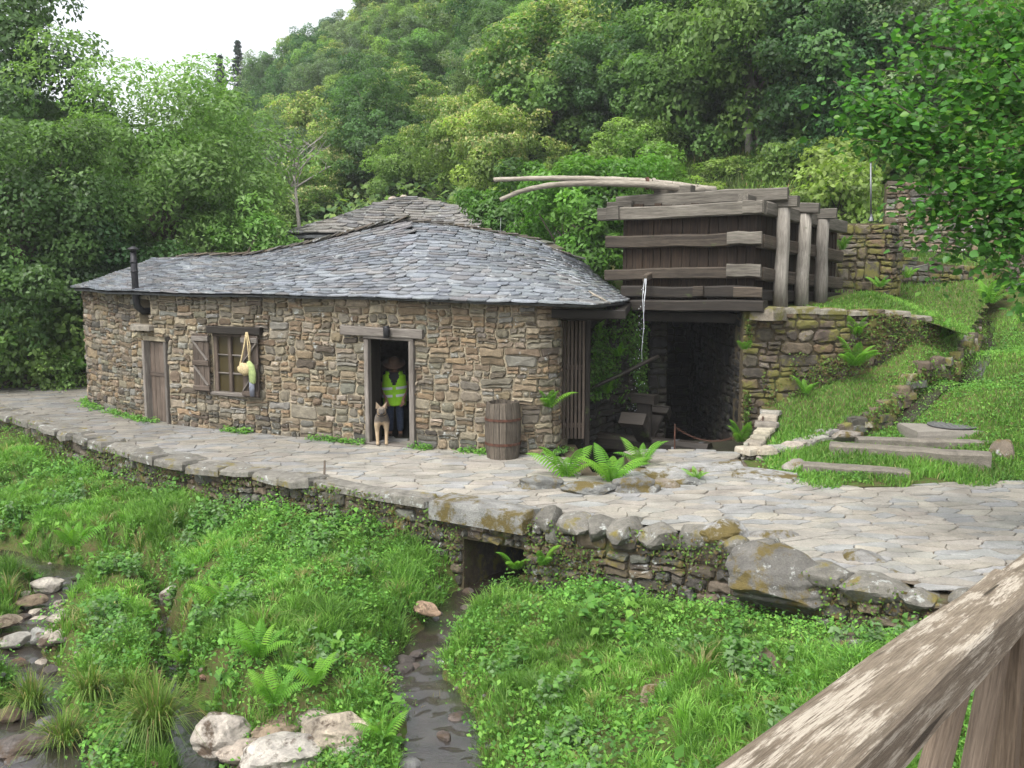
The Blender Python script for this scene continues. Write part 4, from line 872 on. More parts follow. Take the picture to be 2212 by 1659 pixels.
tr, TR = strip_wall('trench_wall', [(.9, 18.6), (.98, 17.1), (1.05, 15.95), (1.5, 15.75), (1.95, 15.82), (2.32, 16.3), (2.34, 17.95)], -1.1, -.03, .3, 'dark stone lining of the water trench in front of the wheel pit', PAL_WET_SHADED + PAL_DARK[:2], 47, limit=24)
V = [Vector((x, y, z)) for x, y in ((2.5, 20.5), (4.7, 19.75), (5.2, 25.6), (.8, 25.6), (1.2, 21.5)) for z in (2.2, 2.38)]; o = mob('pit_light_blocker', V, [(8, 6, 4, 2, 0), (1, 3, 5, 7, 9)] + [(i * 2, (i + 1) % 5 * 2, (i + 1) % 5 * 2 + 1, i * 2 + 1) for i in range(5)], M_WOODDARK, None); o['kind'] = 'structure'  # unseen slab added under the tank to keep sky light out of the pit
# wheel
wh = thing('paddlewheel', (2.62, 18.9, -.15), 'black wet paddle wheel with box buckets in the mill pit', 'water wheel')
hub = Vector((2.62, 18.95, -.12)); ax = Vector((.86, -.5, 0)).normalized()
axle = beam('axle', hub - ax * 1.5, hub + ax * 1.25, .34, .34, M_WOODDARK, wh, (0, 0, 1), 4, .09)
for t in (.55, 1.05):
    V, Fc = tube_geo([hub + ax * t, hub + ax * (t + .09)], .185, 14); mob('iron_band', V, Fc, M_STEEL, axle)
pv = Vector((0, 0, 1)).cross(ax).normalized()
for k in range(7):
    an = R(88 + 51.4 * k); d = Vector((0, 0, 1)) * math.sin(an) + pv * math.cos(an) ; off = ax * (.22 * ((k % 3) - 1))
    pd_ = beam('paddle', hub + d * .12 + off * .4, hub + d * .86 + off * .4, .3, .07, M_WOODDARK, wh, d.cross(ax), 3, .01)
    e_ = hub + d * .9 + off * .4; tg = d.cross(ax)
    beam('bucket', e_ - ax * .24, e_ + ax * .24, .22, .16, M_WOODDARK, pd_, d, 2, .012)
    beam('bucket_rim', e_ - ax * .25 + d * .09, e_ + ax * .25 + d * .09, .25, .025, M_WOODDARK, pd_, d, 2, .006)
stk = thing('leaning_branch', at(1262, 845, 18.7), 'long dark branch leaning across the wheel pit in front of the mossy wall', 'branch'); tube('shaft', [Vector((1.0, 18.75, .35)), at(1262, 845, 18.9), at(1340, 810, 19.1), at(1390, 785, 19.3), at(1422, 770, 19.6)], [.03, .035, .04, .04, .035], M_WOODDARK, stk, 7)
ch = thing('barrier_chain', at(1455, 985, 18.0), 'rusty chain hung between posts across the pit mouth', 'chain')
ca, cb = at(1458, 922, 18.3), at(1648, 905, 18.4); N = 34
for i in range(N):
    t = (i + .5) / N; p = ca.lerp(cb, t) + Vector((0, 0, -.34 * 4 * t * (1 - t))); q = ca.lerp(cb, t + .02) + Vector((0, 0, -.34 * 4 * (t + .02) * (1 - t - .02))); d = (q - p).normalized(); s1 = d.cross(Vector((0, 0, 1))).normalized(); s2_ = Vector((0, 0, 1)) if i % 2 else s1
    s2_ = (s2_ - d * s2_.dot(d)).normalized(); ring = [p + d * .03 * math.cos(a) + s2_ * .014 * math.sin(a) for a in np.linspace(0, 2 * math.pi, 9)]; V, Fc = tube_geo(ring, .006, 4, False); mob('chain_link', V, Fc, M_RUST, ch)
beam('chain_post', (ca.x, ca.y, -.5), ca + Vector((0, 0, .05)), .03, .03, M_RUST, ch, (0, -1, 0), 1); beam('chain_post', (cb.x, cb.y, .05), cb + Vector((0, 0, .05)), .025, .025, M_RUST, ch, (0, -1, 0), 1)

# ================================================================ walls on the upper terrace, lamp pipe
strip_wall('terrace_wall', [(7.4, 22.75), (8.55, 22.7), (8.95, 23.1), (9.0, 26.0)], 2.2, 4.25, .6, 'broken stone wall end behind the tank with a metal post on top', PAL_RW, 51, limit=70)
strip_wall('garden_wall', [(10.2, 27.6), (14.0, 26.6)], 2.8, 5.75, .5, 'ruined stone wall half hidden behind the leafy branch', PAL_WALL + PAL_DARK, 52, M_WALL, limit=60, top=lambda a: 5.55 - .33 * max(0, a - .6) * 1.2)
strip_wall('garden_wall', [(9.0, 24.6), (12.6, 25.4)], 2.4, 3.6, .4, 'low mossy wall at the back of the upper lawn', PAL_DARK, 53, limit=30, top=lambda a: 3.55 - .1 * a)
lp0 = at(1882, 468, 23.0); mp = thing('metal_post', lp0, 'thin grey metal post with a hooked top on the broken wall', 'post'); lt = at(1881, 352, 23.0)
tube('pole', [lp0 - Vector((0, 0, .12)), lt], .022, M_STEEL, mp); tube('hook', [lt, lt + Vector((.02, 0, .07)), lt + Vector((.1, 0, .09)), lt + Vector((.14, 0, .04))], .016, M_STEEL, mp)
V, Fc = lathe_geo([(.06, 0), (.05, .04), (.03, .1), (.026, .16)], lp0 - Vector((0, 0, .1)), 10); mob('foot', V, Fc, M_STEEL, mp)
# ================================================================ stones, steps and edging by the path
edge, EG = strip_wall('edging_wall', [(4.92, 19.05), (4.5, 17.95), (4.03, 17.0), (4.3, 16.86), (4.9, 17.05), (5.6, 17.6), (6.15, 18.2)], -.15, .3, .25, 'low pale stone edging curving from the pit mouth along the lawn', PAL_PALE, 61, M_WALL, 60, (.06, .12), (.18, .42), lambda a: float(np.interp(a, (0, 1.2, 2.2, 2.5, 3.2, 4.2, 5), (.62, .4, .2, .2, .24, .33, .45))))
random.seed(13); s_ = .05
while s_ < EG.L - .2:
    l_ = random.uniform(.22, .5); c = EG.map(s_ + l_ / 2, 0, -.1); t = EG.tan(s_ + l_ / 2); z = float(np.interp(s_ + l_ / 2, (0, 1.2, 2.2, 2.5, 3.2, 4.2, 5), (.62, .4, .2, .2, .24, .33, .45)))
    V, Fc = slab(rect_poly((c.x, c.y), l_ / 2 * .96, random.uniform(.14, .22), math.atan2(t[1], t[0]), .15), z - .07, z + random.uniform(0, .04), .02, .02); mob('coping_stone', V, Fc, M_WALL, edge, None, jcol(PAL_PALE)); s_ += l_
CB = Path(BANKL, 5); cbr = thing('bank_wall', (8, 19.9, .8), 'low mossy stone bank along the water channel up the slope', 'stone wall')
random.seed(63); s_ = .9
while s_ < CB.L - .3:
    l_ = random.uniform(.18, .42); c = CB.map(s_ + l_ / 2, 0, -.04); t = CB.tan(s_ + l_ / 2); zt = float(SLOPE0(c.x, c.y)) + .05
    for lev in range(3):
        zz_ = zt - .13 * lev; V, Fc = slab(rect_poly((c.x + random.uniform(-.03, .03), c.y + random.uniform(-.03, .03)), l_ / 2 * 1.02, random.uniform(.12, .2), math.atan2(t[1], t[0]) + random.uniform(-.1, .1), .18), zz_ - .13, zz_ + random.uniform(-.01, .02), .02, .02); mob('stone', V, Fc, M_MOSSWALL if random.random() < .75 else M_WALL, cbr, None, jcol(PAL_DARK + PAL_PALE[:1]))
    s_ += l_
chw = np.array([(*CB.map(a, 0, .28).xy, float(SLOPE(*CB.map(a, 0, .28).xy)) + .03, .16) for a in np.linspace(2.2, CB.L, 24)]); ribbon('channel_water', chw, 0, M_WATER)
def block(name, a, b, w_, h, label, mat, cat, col=None, wob=.015):
    o = beam(name, a, b, w_, h, mat, None, (0, 0, 1), 7, .03, wob); return tag(o, label, cat)
M_IRONW = plain('worn iron', (.10, .10, .10), .6, .3, .4)
M_STEP = stone_mat('step stone', base=(.15, .135, .112), moss=.2, mosscol=(.10, .09, .03), vary=.4, sc1=5)
def step_at(p, q, w_, h, up, lab):
    p, q = Vector(p), Vector(q)
    zm = float(np.mean([SLOPE(*(p.lerp(q, t)).xy) for t in (0, .25, .5, .75, 1)])) + up - h / 2; p.z = zm + .01; q.z = zm - .01
    block('stone_step', p, q, w_, h, lab, M_STEP, 'step', None, .007)
step_at(gz(1792, 968, .25), gz(2140, 990, .25), .34, .34, .21, 'long thick stone step, middle of three below the manhole')
step_at(gz(1850, 946, .36), gz(2190, 952, .36), .24, .22, .11, 'thin upper stone step just below the concrete manhole slab')
step_at(gz(1735, 1010, .1), gz(1965, 1024, .1), .3, .22, .12, 'lowest stone step lying in the grass at the path edge')
mhp = gz(2045, 926, .42); mhz = float(SLOPE(mhp.x, mhp.y)) + .05; mhp.z = mhz; mh = thing('manhole', mhp, 'round iron manhole cover set in a pale concrete slab above the steps', 'manhole')
V, Fc = slab(rect_poly((mhp.x, mhp.y), .72, .5, .0, .06), mhz - .2, mhz, .02, .005); mob('concrete_slab', V, Fc, M_CONC, mh)
V, Fc = lathe_geo([(.43, 0), (.43, .012), (.40, .018), (.38, .012), (.01, .014)], (mhp.x + .1, mhp.y, mhz + .03), 28); cv = mob('iron_cover', V, Fc, M_IRONW, mh)
for i in range(-3, 4):
    for j in range(-3, 4):
        if i * i + j * j < 11: V, Fc = lathe_geo([(.035, 0), (.025, .01)], (mhp.x + .1 + i * .095, mhp.y + j * .095, mhz + .043), 6); mob('stud', V, Fc, M_IRONW, cv)
GR = (.15, .153, .145, 1)
for (px, py, z, r, seed, lab, mt, col, rot) in [
    (1170, 1052, .02, (.40, .26, .17), 1, 'rounded lichen-spotted boulder left of the ferns at the trench', M_BOULDER, GR, .1),
    (1272, 1062, .02, (.46, .24, .14), 2, 'low grey boulder in front of the dark water trench', M_BOULDER, GR, -.1),
    (1368, 1058, .03, (.36, .24, .22), 3, 'squarish grey boulder right of the water trench', M_BOULDER, (0.136, 0.136, 0.129, 1), .15),
    (1408, 1062, .0, (.16, .16, .12), 4, 'small grey stone against the squarish boulder by the trench', M_BOULDER, (0.170, 0.170, 0.163, 1), .6),
    (1440, 1048, .02, (.26, .2, .1), 5, 'small brown block set on the paving by the flat slabs', M_BOULDER, (0.190, 0.163, 0.129, 1), .2),
    (1490, 1045, .0, (.28, .18, .09), 6, 'small grey wedge stone beside the tuft of grass by the slabs', M_BOULDER, GR, -.3),
    (1722, 1012, .06, (.22, .18, .15), 7, 'pointed pale stone at the left end of the lowest step', M_BOULDER, (0.224, 0.204, 0.177, 1), .4),
    (1835, 942, .36, (.32, .16, .12), 8, 'slanted pale stone at the left end of the middle step', M_BOULDER, (0.218, 0.197, 0.170, 1), .3),
    (2172, 985, .2, (.28, .25, .3), 9, 'rounded brown boulder at the right end of the middle step', M_BOULDER, (0.136, 0.112, 0.085, 1), .9),
    (1560, 1165, -.05, (.42, .34, .26), 10, 'pale lichen-covered boulder in the kerb of the path', M_BOULDER, (0.258, 0.258, 0.252, 1), .5),
    (1665, 1180, -.12, (.55, .30, .2), 11, 'flat grey rock behind the big mossy boulder on the kerb', M_BOULDER, (0.184, 0.180, 0.170, 1), .15),
    (1690, 1262, -.2, (.78, .52, .42), 12, 'largest boulder, capped with brown moss, at the edge of the path', M_BOULDER, (0.115, 0.11, 0.10, 1), -.25),
    (1870, 1236, -.14, (.42, .3, .22), 13, 'grey boulder with mossy side, right of the largest boulder', M_BOULDER, (0.190, 0.187, 0.177, 1), -.1),
    (1955, 1268, -.15, (.46, .27, .18), 14, 'grey slab-like boulder nearest the wooden railing on the kerb', M_BOULDER, (0.184, 0.184, 0.177, 1), -.3),
    (1660, 1465, -.5, (.24, .2, .26), 15, 'brown rock standing in the grass in front of the railing', M_BOULDER, (0.150, 0.116, 0.082, 1), .5),
    (1410, 1510, -.85, (.12, .1, .16), 16, 'small upright tan stone among the grass of the right bank', M_BOULDER, (0.231, 0.184, 0.129, 1), .2),
    (1440, 1500, -.82, (.13, .1, .12), 17, 'small grey stone beside the upright tan one on the bank', M_BOULDER, (0.163, 0.163, 0.156, 1), .2),
    (1840, 1410, -.35, (.22, .2, .2), 18, 'dark mossy stone low behind the wooden railing', M_BOULDER, (0.082, 0.075, 0.061, 1), .8),
    (2190, 1400, -.1, (.5, .4, .3), 19, 'grey lichen rock glimpsed behind the railing at the frame edge', M_BOULDER, (0.170, 0.170, 0.163, 1), .8),
    (922, 1318, -1.12, (.20, .13, .11), 20, 'smooth pinkish stone on the left bank of the stream', M_WHITEROCK, (0.313, 0.218, 0.150, 1), -.3),
    (365, 1292, -1.38, (.17, .13, .2), 21, 'white mottled stone between the grassy mounds at the rivulet', M_WHITEROCK, (0.340, 0.320, 0.279, 1), .3),
    (100, 1265, -1.45, (.24, .17, .15), 22, 'broken white rock at the left stream edge', M_WHITEROCK, (0.354, 0.326, 0.286, 1), .3),
    (218, 1245, -1.42, (.3, .2, .13), 23, 'grey flat rock on the far side of the left pool', M_WHITEROCK, (0.177, 0.156, 0.122, 1), .1),
    (262, 1256, -1.42, (.28, .2, .16), 24, 'tan rock right of the left pool', M_WHITEROCK, (0.231, 0.177, 0.116, 1), .2),
    (60, 1300, -1.5, (.25, .16, .1), 25, 'brown rock below the broken white rock at left', M_WHITEROCK, (0.177, 0.136, 0.095, 1), .2),
    (30, 1385, -1.62, (.24, .16, .12), 26, 'angular pale rock on the left gravel bank', M_WHITEROCK, (0.286, 0.272, 0.245, 1), .5),
    (85, 1375, -1.6, (.2, .14, .12), 27, 'grey angular rock right of the pale one on the gravel bank', M_WHITEROCK, (0.204, 0.204, 0.190, 1), -.4),
    (12, 1345, -1.55, (.22, .15, .1), 28, 'tan rock at the left frame edge above the gravel bank', M_WHITEROCK, (0.245, 0.204, 0.150, 1), .4),
    (90, 1600, -1.95, (.3, .22, .1), 29, 'wet dark rock in the rapids at lower left', M_WHITEROCK, (0.082, 0.068, 0.061, 1), .2),
    (25, 1620, -1.97, (.3, .25, .12), 30, 'wet grey rock in the rapids at the left edge', M_WHITEROCK, (0.095, 0.082, 0.075, 1), .2),
    (20, 1545, -1.85, (.15, .12, .1), 31, 'small round brown rock at the left frame edge in the rapids', M_WHITEROCK, (0.136, 0.095, 0.068, 1), .2)]:
    p = gz(px, py, z); boulder((p.x, p.y + r[1] * .3, z), r, seed, lab, mt, col, 'boulders and loose rocks', 5 if r[0] > .7 else 4 if r[0] > .35 else 3, 'boulder', rot)
random.seed(91)
for i in range(16):
    px, py = random.uniform(-10, 150), random.uniform(1262, 1420); p = gz(px, py, -1.55); zb_ = float(bank_z(p.x, p.y)); r = random.uniform(.07, .17); g_ = random.uniform(.5, 1.0)
    boulder((p.x, p.y, zb_ + r * .25), (r * 1.4, r, r * .65), 600 + i, 'pale angular stone in the rubble beside the left stream', M_WHITEROCK, (.36 * g_, .32 * g_, .27 * g_, 1), 'rubble beside the left stream', 2, 'rubble_stone', random.uniform(0, 3), 12)
# small stones lying in the water
random.seed(77)
for i in range(26):
    c = STREAMS[0 if i < 16 else 1]; k = random.randint(14, len(c) - 12); q = c[k]; x, y = q[0] + random.uniform(-.9, .9) * q[3], q[1] + random.uniform(-.2, .2); r = random.uniform(.05, .13)
    V, Fc = boulder_geo((x, y, q[2] - .05), (r * 1.3, r, r * .65), 200 + i, 2, 7, random.uniform(0, 3)); o = mob('stream_stone', V, Fc, M_WHITEROCK, None, None, random.choice([(.10, .08, .07, 1), (.16, .09, .06, 1), (.12, .12, .12, 1), (.07, .06, .055, 1)]))
    tag(o, 'small dark wet stone in the brook below the culvert' if i < 16 else 'small dark wet stone in the rapids at lower left', 'stone', 'wet stones in the brook' if i < 16 else 'wet stones in the rapids')
A = Acc(); random.seed(78)
for i in range(900):
    c = STREAMS[(0, 1, 1, 2)[i % 4]]; k = random.randint(8, len(c) - 6); q = c[k]; x, y = q[0] + random.uniform(-1.3, 1.3) * q[3] * (1.3 if i % 4 else 1), q[1] + random.uniform(-.25, .25); r = random.uniform(.015, .06); V, Fc = boulder_geo((x, y, float(bank_z(x, y)) + r * .25), (r * 1.4, r, r * .7), 2000 + i, 1, 5, random.uniform(0, 3)); g_ = random.uniform(.5, 1.2); A.add(V, Fc, random.choice([(.16 * g_, .13 * g_, .10 * g_, 1), (.22 * g_, .2 * g_, .17 * g_, 1), (.13 * g_, .13 * g_, .13 * g_, 1), (.2 * g_, .12 * g_, .08 * g_, 1)]))
tag(A.build('stream_gravel', M_WHITEROCK), 'pebbles and gravel in the stream beds', 'gravel', None, 'stuff')
# bleached rock outcrop at the bottom edge
for (px, py, z, r, seed, lab, col, rot) in [
    (480, 1590, -1.66, (.32, .28, .26), 301, 'leftmost white rock of the bleached heap, with a dark top', (0.315, 0.285, 0.249, 1), .3),
    (540, 1622, -1.72, (.30, .22, .14), 302, 'low pale slab holding a rusty puddle in the bleached heap', (0.303, 0.261, 0.218, 1), .1),
    (600, 1575, -1.6, (.30, .22, .16), 303, 'small tan rock at the back of the bleached heap', (0.243, 0.188, 0.133, 1), .5),
    (735, 1590, -1.60, (.46, .34, .32), 304, 'tall cracked cream boulder on the right of the bleached heap', (0.340, 0.292, 0.231, 1), -.2),
    (620, 1640, -1.72, (.5, .34, .26), 305, 'large white weathered rock in front of the bleached heap', (0.364, 0.340, 0.303, 1), .2),
    (760, 1650, -1.75, (.4, .26, .2), 306, 'white rock at the bottom frame edge beside the brook', (0.340, 0.315, 0.279, 1), -.1),
    (690, 1560, -1.56, (.28, .2, .14), 307, 'flat cream stone on top of the bleached heap', (0.334, 0.292, 0.243, 1), 0)]:
    p = gz(px, py, z); boulder((p.x, p.y, z), r, seed, lab, M_WHITEROCK, col, 'bleached rocks by the brook', 4, 'river_rock', rot, 7)
pp = gz(588, 1622, -1.62)
# flat slabs beside the trench
random.seed(31)
for (px, py, dx, dy, an, z, lab) in [(1420, 1020, .55, .28, .1, .06, 'flat grey slab bridging stones right of the water trench'), (1530, 1006, .62, .3, .05, .05, 'long flat slab at the pit mouth beside the edging wall'), (1660, 1024, .48, .32, -.5, .05, 'tilted flat slab beside the grassy lowest step')]:
    p = gz(px, py, z); V, Fc = slab(rect_poly((p.x, p.y), dx, dy, an, .14), z - .14, z + .02, .03, .02); tag(mob('stone_slab', V, Fc, M_BOULDER, None, None, (.27, .27, .26, 1)), lab, 'slab', 'flat slabs at the pit mouth')
# stake
sk = thing('wooden_stake', gz(700, 1100, -.52), 'thin brown stake standing in the grass below the kerb', 'stake'); q = gz(700, 1100, -.52); tube('shaft', [q - Vector((0, 0, .1)), q + Vector((.01, 0, .4)), q + Vector((.03, 0, .8))], [.022, .02, .016], M_BARK, sk, 6)

# ================================================================ barrel
bc = Vector((-.16, 17.28, 0)); br = thing('wooden_barrel', bc, 'old grey wooden barrel with rusty hoops standing against the mill wall', 'barrel')
prof = [(.285, 0), (.31, .22), (.318, .5), (.31, .78), (.285, .99)]; NS = 18; random.seed(2)
for k in range(NS):
    a0, a1 = 2 * math.pi * (k + .03) / NS, 2 * math.pi * (k + .97) / NS; V = []; dz = random.uniform(-.012, .012)
    for r_, z in prof:
        for rr in (r_, r_ - .03):
            for a in (a0, a1): V.append(bc + Vector((rr * math.cos(a), rr * math.sin(a), z + (dz if z > .9 else 0))))
    Fc = []
    for i in range(4): b_ = i * 4; Fc += [(b_, b_ + 1, b_ + 5, b_ + 4), (b_ + 2, b_ + 6, b_ + 7, b_ + 3), (b_, b_ + 4, b_ + 6, b_ + 2), (b_ + 1, b_ + 3, b_ + 7, b_ + 5)]
    Fc += [(0, 2, 3, 1), (16, 17, 19, 18)]; mob('stave', V, Fc, M_BARREL, br)
for z, r_ in ((.27, .318), (.70, .32)): V, Fc = lathe_geo([(r_ - .006, -.022), (r_ + .004, -.022), (r_ + .004, .022), (r_ - .006, .022)], bc + Vector((0, 0, z)), 24); mob('hoop', V, Fc[:-2], M_RUST, br)
V, Fc = lathe_geo([(.27, .90), (.27, .925)], bc, 24); mob('barrel_head', V, Fc, M_BARREL, br)

# ================================================================ bags on the shutter
M_STRAW = plain('straw cloth', (.36, .29, .16), .9, 0, .35, 25); M_GCLOTH = plain('faded green cloth', (.24, .30, .12), .9, 0, .3, 20); M_BCLOTH = plain('blue grey cloth', (.13, .14, .17), .9, 0, .25, 20)
sa = HW.s_px(548, 1.4); zb = hz(548, 795)
def W(px, py, d): return on_wall(HW.s_px(px, 1.4), hz(px, py), d)
bag = thing('straw_bag', W(545, 800, .22), 'straw-coloured shoulder bag hanging by its strap from the right shutter', 'bag')
V, Fc = boulder_geo((0, 0, 0), (.16, .07, .13), 401, 3, 3, 0, .2); c0 = W(546, 795, .26); mob('pouch', [c0 + wt(sa) * v.x + wn(sa) * v.y + Vector((0, 0, v.z + (.03 * (v.x / .16) ** 2))) for v in V], Fc, M_STRAW, bag, None, None, True)
tube('strap', [W(548, 716, .19), W(543, 750, .2), W(537, 782, .24), W(536, 797, .28)], .018, M_STRAW, bag, 6); tube('strap', [W(548, 716, .19), W(552, 760, .2), W(556, 790, .25)], .014, M_STRAW, bag, 6)
gb = thing('cloth_bundle', W(560, 800, .22), 'green cloth bundle with blue-grey tail hanging beside the straw bag', 'cloth')
for nm, mt, pts, rad in (('green_cloth', M_GCLOTH, [(555, 778), (557, 790), (561, 805), (562, 822), (562, 826)], [.04, .1, .09, .075, .05]), ('blue_cloth', M_BCLOTH, [(559, 822), (560, 836), (559, 853)], [.06, .065, .05])):
    c = [W(a, b_, .24) for a, b_ in pts]; V, Fc = tube_geo(c, rad, 10); ctr = c[0]; mob(nm, [v - wn(sa) * ((v - ctr).dot(wn(sa))) * .45 for v in V], Fc, mt, gb, None, None, True)
tube('cord', [W(551, 716, .19), W(556, 745, .2), W(556, 780, .23)], .012, M_STRAW, gb, 6)

# ================================================================ person and dog (skin surfaces)
PEND = []
def skin(name, nodes, edges, mat, parent, M, root=0, sub=2, colfn=None, flat=None):
    me = bpy.data.meshes.new(name); me.from_pydata([n_[0] for n_ in nodes], edges, []); o = bpy.data.objects.new(name, me); COL.objects.link(o)
    o.modifiers.new('s', 'SKIN'); sv = me.skin_vertices[0].data
    for i, n_ in enumerate(nodes): r_ = n_[1]; sv[i].radius = (r_, r_) if not hasattr(r_, '__len__') else r_; sv[i].use_root = (i == root)
    o.modifiers[0].use_smooth_shade = True; ss = o.modifiers.new('u', 'SUBSURF'); ss.levels = sub; ss.render_levels = sub
    PEND.append((o, name, mat, parent, M, colfn))
def flush_skins():
    dg = bpy.context.evaluated_depsgraph_get(); dg.update()
    for o, name, mat, parent, M, colfn in PEND:
        me = bpy.data.meshes.new_from_object(o.evaluated_get(dg)); old = o.data; bpy.data.objects.remove(o); bpy.data.meshes.remove(old)
        me.name = name; me.materials.clear(); me.materials.append(mat)
        if colfn:
            a = me.color_attributes.new('Col', 'FLOAT_COLOR', 'POINT'); a.data.foreach_set('color', np.array([(*colfn(v.co), 1) for v in me.vertices], np.float32).ravel())
        link(bpy.data.objects.new(name, me), parent, M)
    PEND.clear()
M_SKIN = plain('skin', (.24, .135, .09), .55, 0, .1, 30); M_SHIRT = plain('dark shirt', (.03, .03, .035), .9, 0, .2); M_JEANS = plain('blue jeans', (.035, .05, .09), .9, 0, .3, 40); M_VEST = plain('high visibility yellow fabric', (.27, .58, .02), .7, 0, .12, 14); M_REFL = plain('silver reflective tape', (.62, .64, .66), .35, .2, .08); M_HAT = plain('brown felt hat', (.075, .045, .028), .95, 0, .25); M_SHOE = plain('dark leather', (.03, .022, .016), .6)
PM = T((-2.32, 19.5, -.05)) @ Matrix.Rotation(R(4), 4, 'Z')
pr = thing('person', PM.translation, 'person in a yellow-green reflective vest, jeans and brown hat standing in the dark doorway', 'person')
# local: -Y faces the viewer
body = [((0, .03, .86), .14), ((0, .01, 1.06), (.15, .11)), ((0, -.02, 1.24), (.16, .10)), ((0, -.06, 1.33), .06), ((0, -.11, 1.39), .062), ((0, -.14, 1.47), (.085, .10)), ((0, -.13, 1.54), .075),
    ((.17, -.02, 1.27), .06), ((.235, .0, 1.02), .045), ((.185, -.13, .81), .034), ((.16, -.17, .74), (.04, .022)), ((-.17, -.02, 1.27), .06), ((-.235, .0, 1.02), .045), ((-.17, -.14, .82), .034), ((-.14, -.18, .75), (.04, .022)),
    ((.09, .03, .80), .09), ((.10, .01, .46), .06), ((.10, .05, .09), .045), ((.11, -.07, .035), .035), ((-.09, .03, .80), .09), ((-.10, .01, .46), .06), ((-.10, .05, .09), .045), ((-.11, -.07, .035), .035)]
be = [(0, 1), (1, 2), (2, 3), (3, 4), (4, 5), (5, 6), (2, 7), (7, 8), (8, 9), (9, 10), (2, 11), (11, 12), (12, 13), (13, 14), (0, 15), (15, 16), (16, 17), (17, 18), (0, 19), (19, 20), (20, 21), (21, 22)]
for s0, hi in ((1, 10), (-1, 14)):
    b0 = Vector(body[hi][0])
    for f, (dx, ln, rr) in enumerate(((.026, .075, .0085), (.009, .085, .009), (-.009, .08, .0085), (-.026, .062, .0075), (.036, .05, .010))):
        i0 = len(body); st0 = b0 + Vector((dx * s0, -.008, -.025 if f < 4 else .0)); dr = Vector((-.25 * s0 if f < 4 else .5 * s0, -.35, -.8)).normalized()
        body += [(tuple(st0), rr), (tuple(st0 + dr * ln * .5), rr), (tuple(st0 + dr * ln * .8 + Vector((-.012 * s0, .004, 0))), rr * .9), (tuple(st0 + dr * ln + Vector((-.025 * s0, .012, 0))), rr * .8)]; be += [(hi, i0), (i0, i0 + 1), (i0 + 1, i0 + 2), (i0 + 2, i0 + 3)]
skin('body', body, be, M_SKIN, pr, PM)
skin('trousers', [((0, .03, .90), (.155, .12)), ((.09, .03, .80), .105), ((.10, .01, .46), .08), ((.10, .05, .10), .068), ((-.09, .03, .80), .105), ((-.10, .01, .46), .08), ((-.10, .05, .10), .068)], [(0, 1), (1, 2), (2, 3), (0, 4), (4, 5), (5, 6)], M_JEANS, pr, PM)
skin('shirt', [((0, .03, .88), (.15, .12)), ((0, .01, 1.06), (.165, .125)), ((0, -.02, 1.24), (.17, .115)), ((0, -.05, 1.32), .075), ((.17, -.02, 1.27), .075), ((.22, .0, 1.09), .062), ((-.17, -.02, 1.27), .075), ((-.22, .0, 1.09), .062)], [(0, 1), (1, 2), (2, 3), (2, 4), (4, 5), (2, 6), (6, 7)], M_SHIRT, pr, PM)
for s0 in (1, -1): skin('shoe', [((.10 * s0, .06, .05), .045), ((.105 * s0, -.03, .045), .048), ((.11 * s0, -.11, .035), .036)], [(0, 1), (1, 2)], M_SHOE, pr, PM, 1)
def vest_ring(z, grow=0.0): t = (z - .66) / .65; return (.225 + .02 * math.sin(t * 3) - (.05 if z > 1.27 else 0) + grow, .165 - .02 * t + grow, -.01 - .03 * t)
zs = list(np.linspace(.66, 1.335, 26)); V, Fc = [], []; NA = 72
for z in zs:
    a_, b_, oy = vest_ring(z)
    for k in range(NA): an = 2 * math.pi * k / NA; V.append(PM @ Vector((a_ * math.copysign(abs(math.cos(an)) ** .8, math.cos(an)), oy + b_ * math.sin(an), z + .012 * math.sin(an * 5) * (z < .7))))
for i in range(len(zs) - 1):
    for k in range(NA):
        an = 2 * math.pi * (k + .5) / NA; zc = (zs[i] + zs[i + 1]) / 2; fr = abs(an - 1.5 * math.pi)
        if zc > 1.05 and fr < (zc - 1.05) * 1.9: continue
        if zc > 1.08 and abs(math.cos(an)) > .93: continue
        Fc.append((i * NA + k, i * NA + (k + 1) % NA, (i + 1) * NA + (k + 1) % NA, (i + 1) * NA + k))
vs_ = mob('vest', V, Fc, M_VEST, pr, None, None, True); sol = vs_.modifiers.new('t', 'SOLIDIFY'); sol.thickness = .008
for z in (.83, .98):
    V = []
    for z2 in (z, z + .05):
        a_, b_, oy = vest_ring(z2, .006)
        for k in range(NA): an = 2 * math.pi * k / NA; V.append(PM @ Vector((a_ * math.copysign(abs(math.cos(an)) ** .8, math.cos(an)), oy + b_ * math.sin(an), z2 + .02 * math.cos(an))))
    mob('reflective_band', V, [(k, (k + 1) % NA, NA + (k + 1) % NA, NA + k) for k in range(NA) if abs(2 * math.pi * (k + .5) / NA - 1.5 * math.pi) > .06], M_REFL, vs_, None, None, True)
HM = PM @ T((0, -.155, 1.50)) @ Matrix.Rotation(R(24), 4, 'X'); V, Fc = lathe_geo([(.225, -.012), (.22, .004), (.115, .012), (.105, .06), (.09, .105), (.04, .115), (.005, .105)], (0, 0, 0), 24); mob('hat', [HM @ v for v in V], Fc, M_HAT, pr, None, None, True)
A = Acc()
for dx in (-.032, .032): V, Fc = ico(2); A.add([PM @ (Vector((dx, -.225, 1.475)) + v * .011) for v in V], Fc)
A.build('eyes', plain('dark eye', (.02, .015, .012), .2), pr)
V, Fc = ico(2); mob('nose', [PM @ (Vector((0, -.238, 1.452)) + Vector((v.x * .014, v.y * .02, v.z * .022))) for v in V], Fc, M_SKIN, pr, None, None, True)
V, Fc = ico(2); mob('mouth', [PM @ (Vector((0, -.215, 1.42)) + Vector((v.x * .024, v.y * .012, v.z * .007))) for v in V], Fc, plain('lips', (.26, .10, .085), .5), pr, None, None, True)
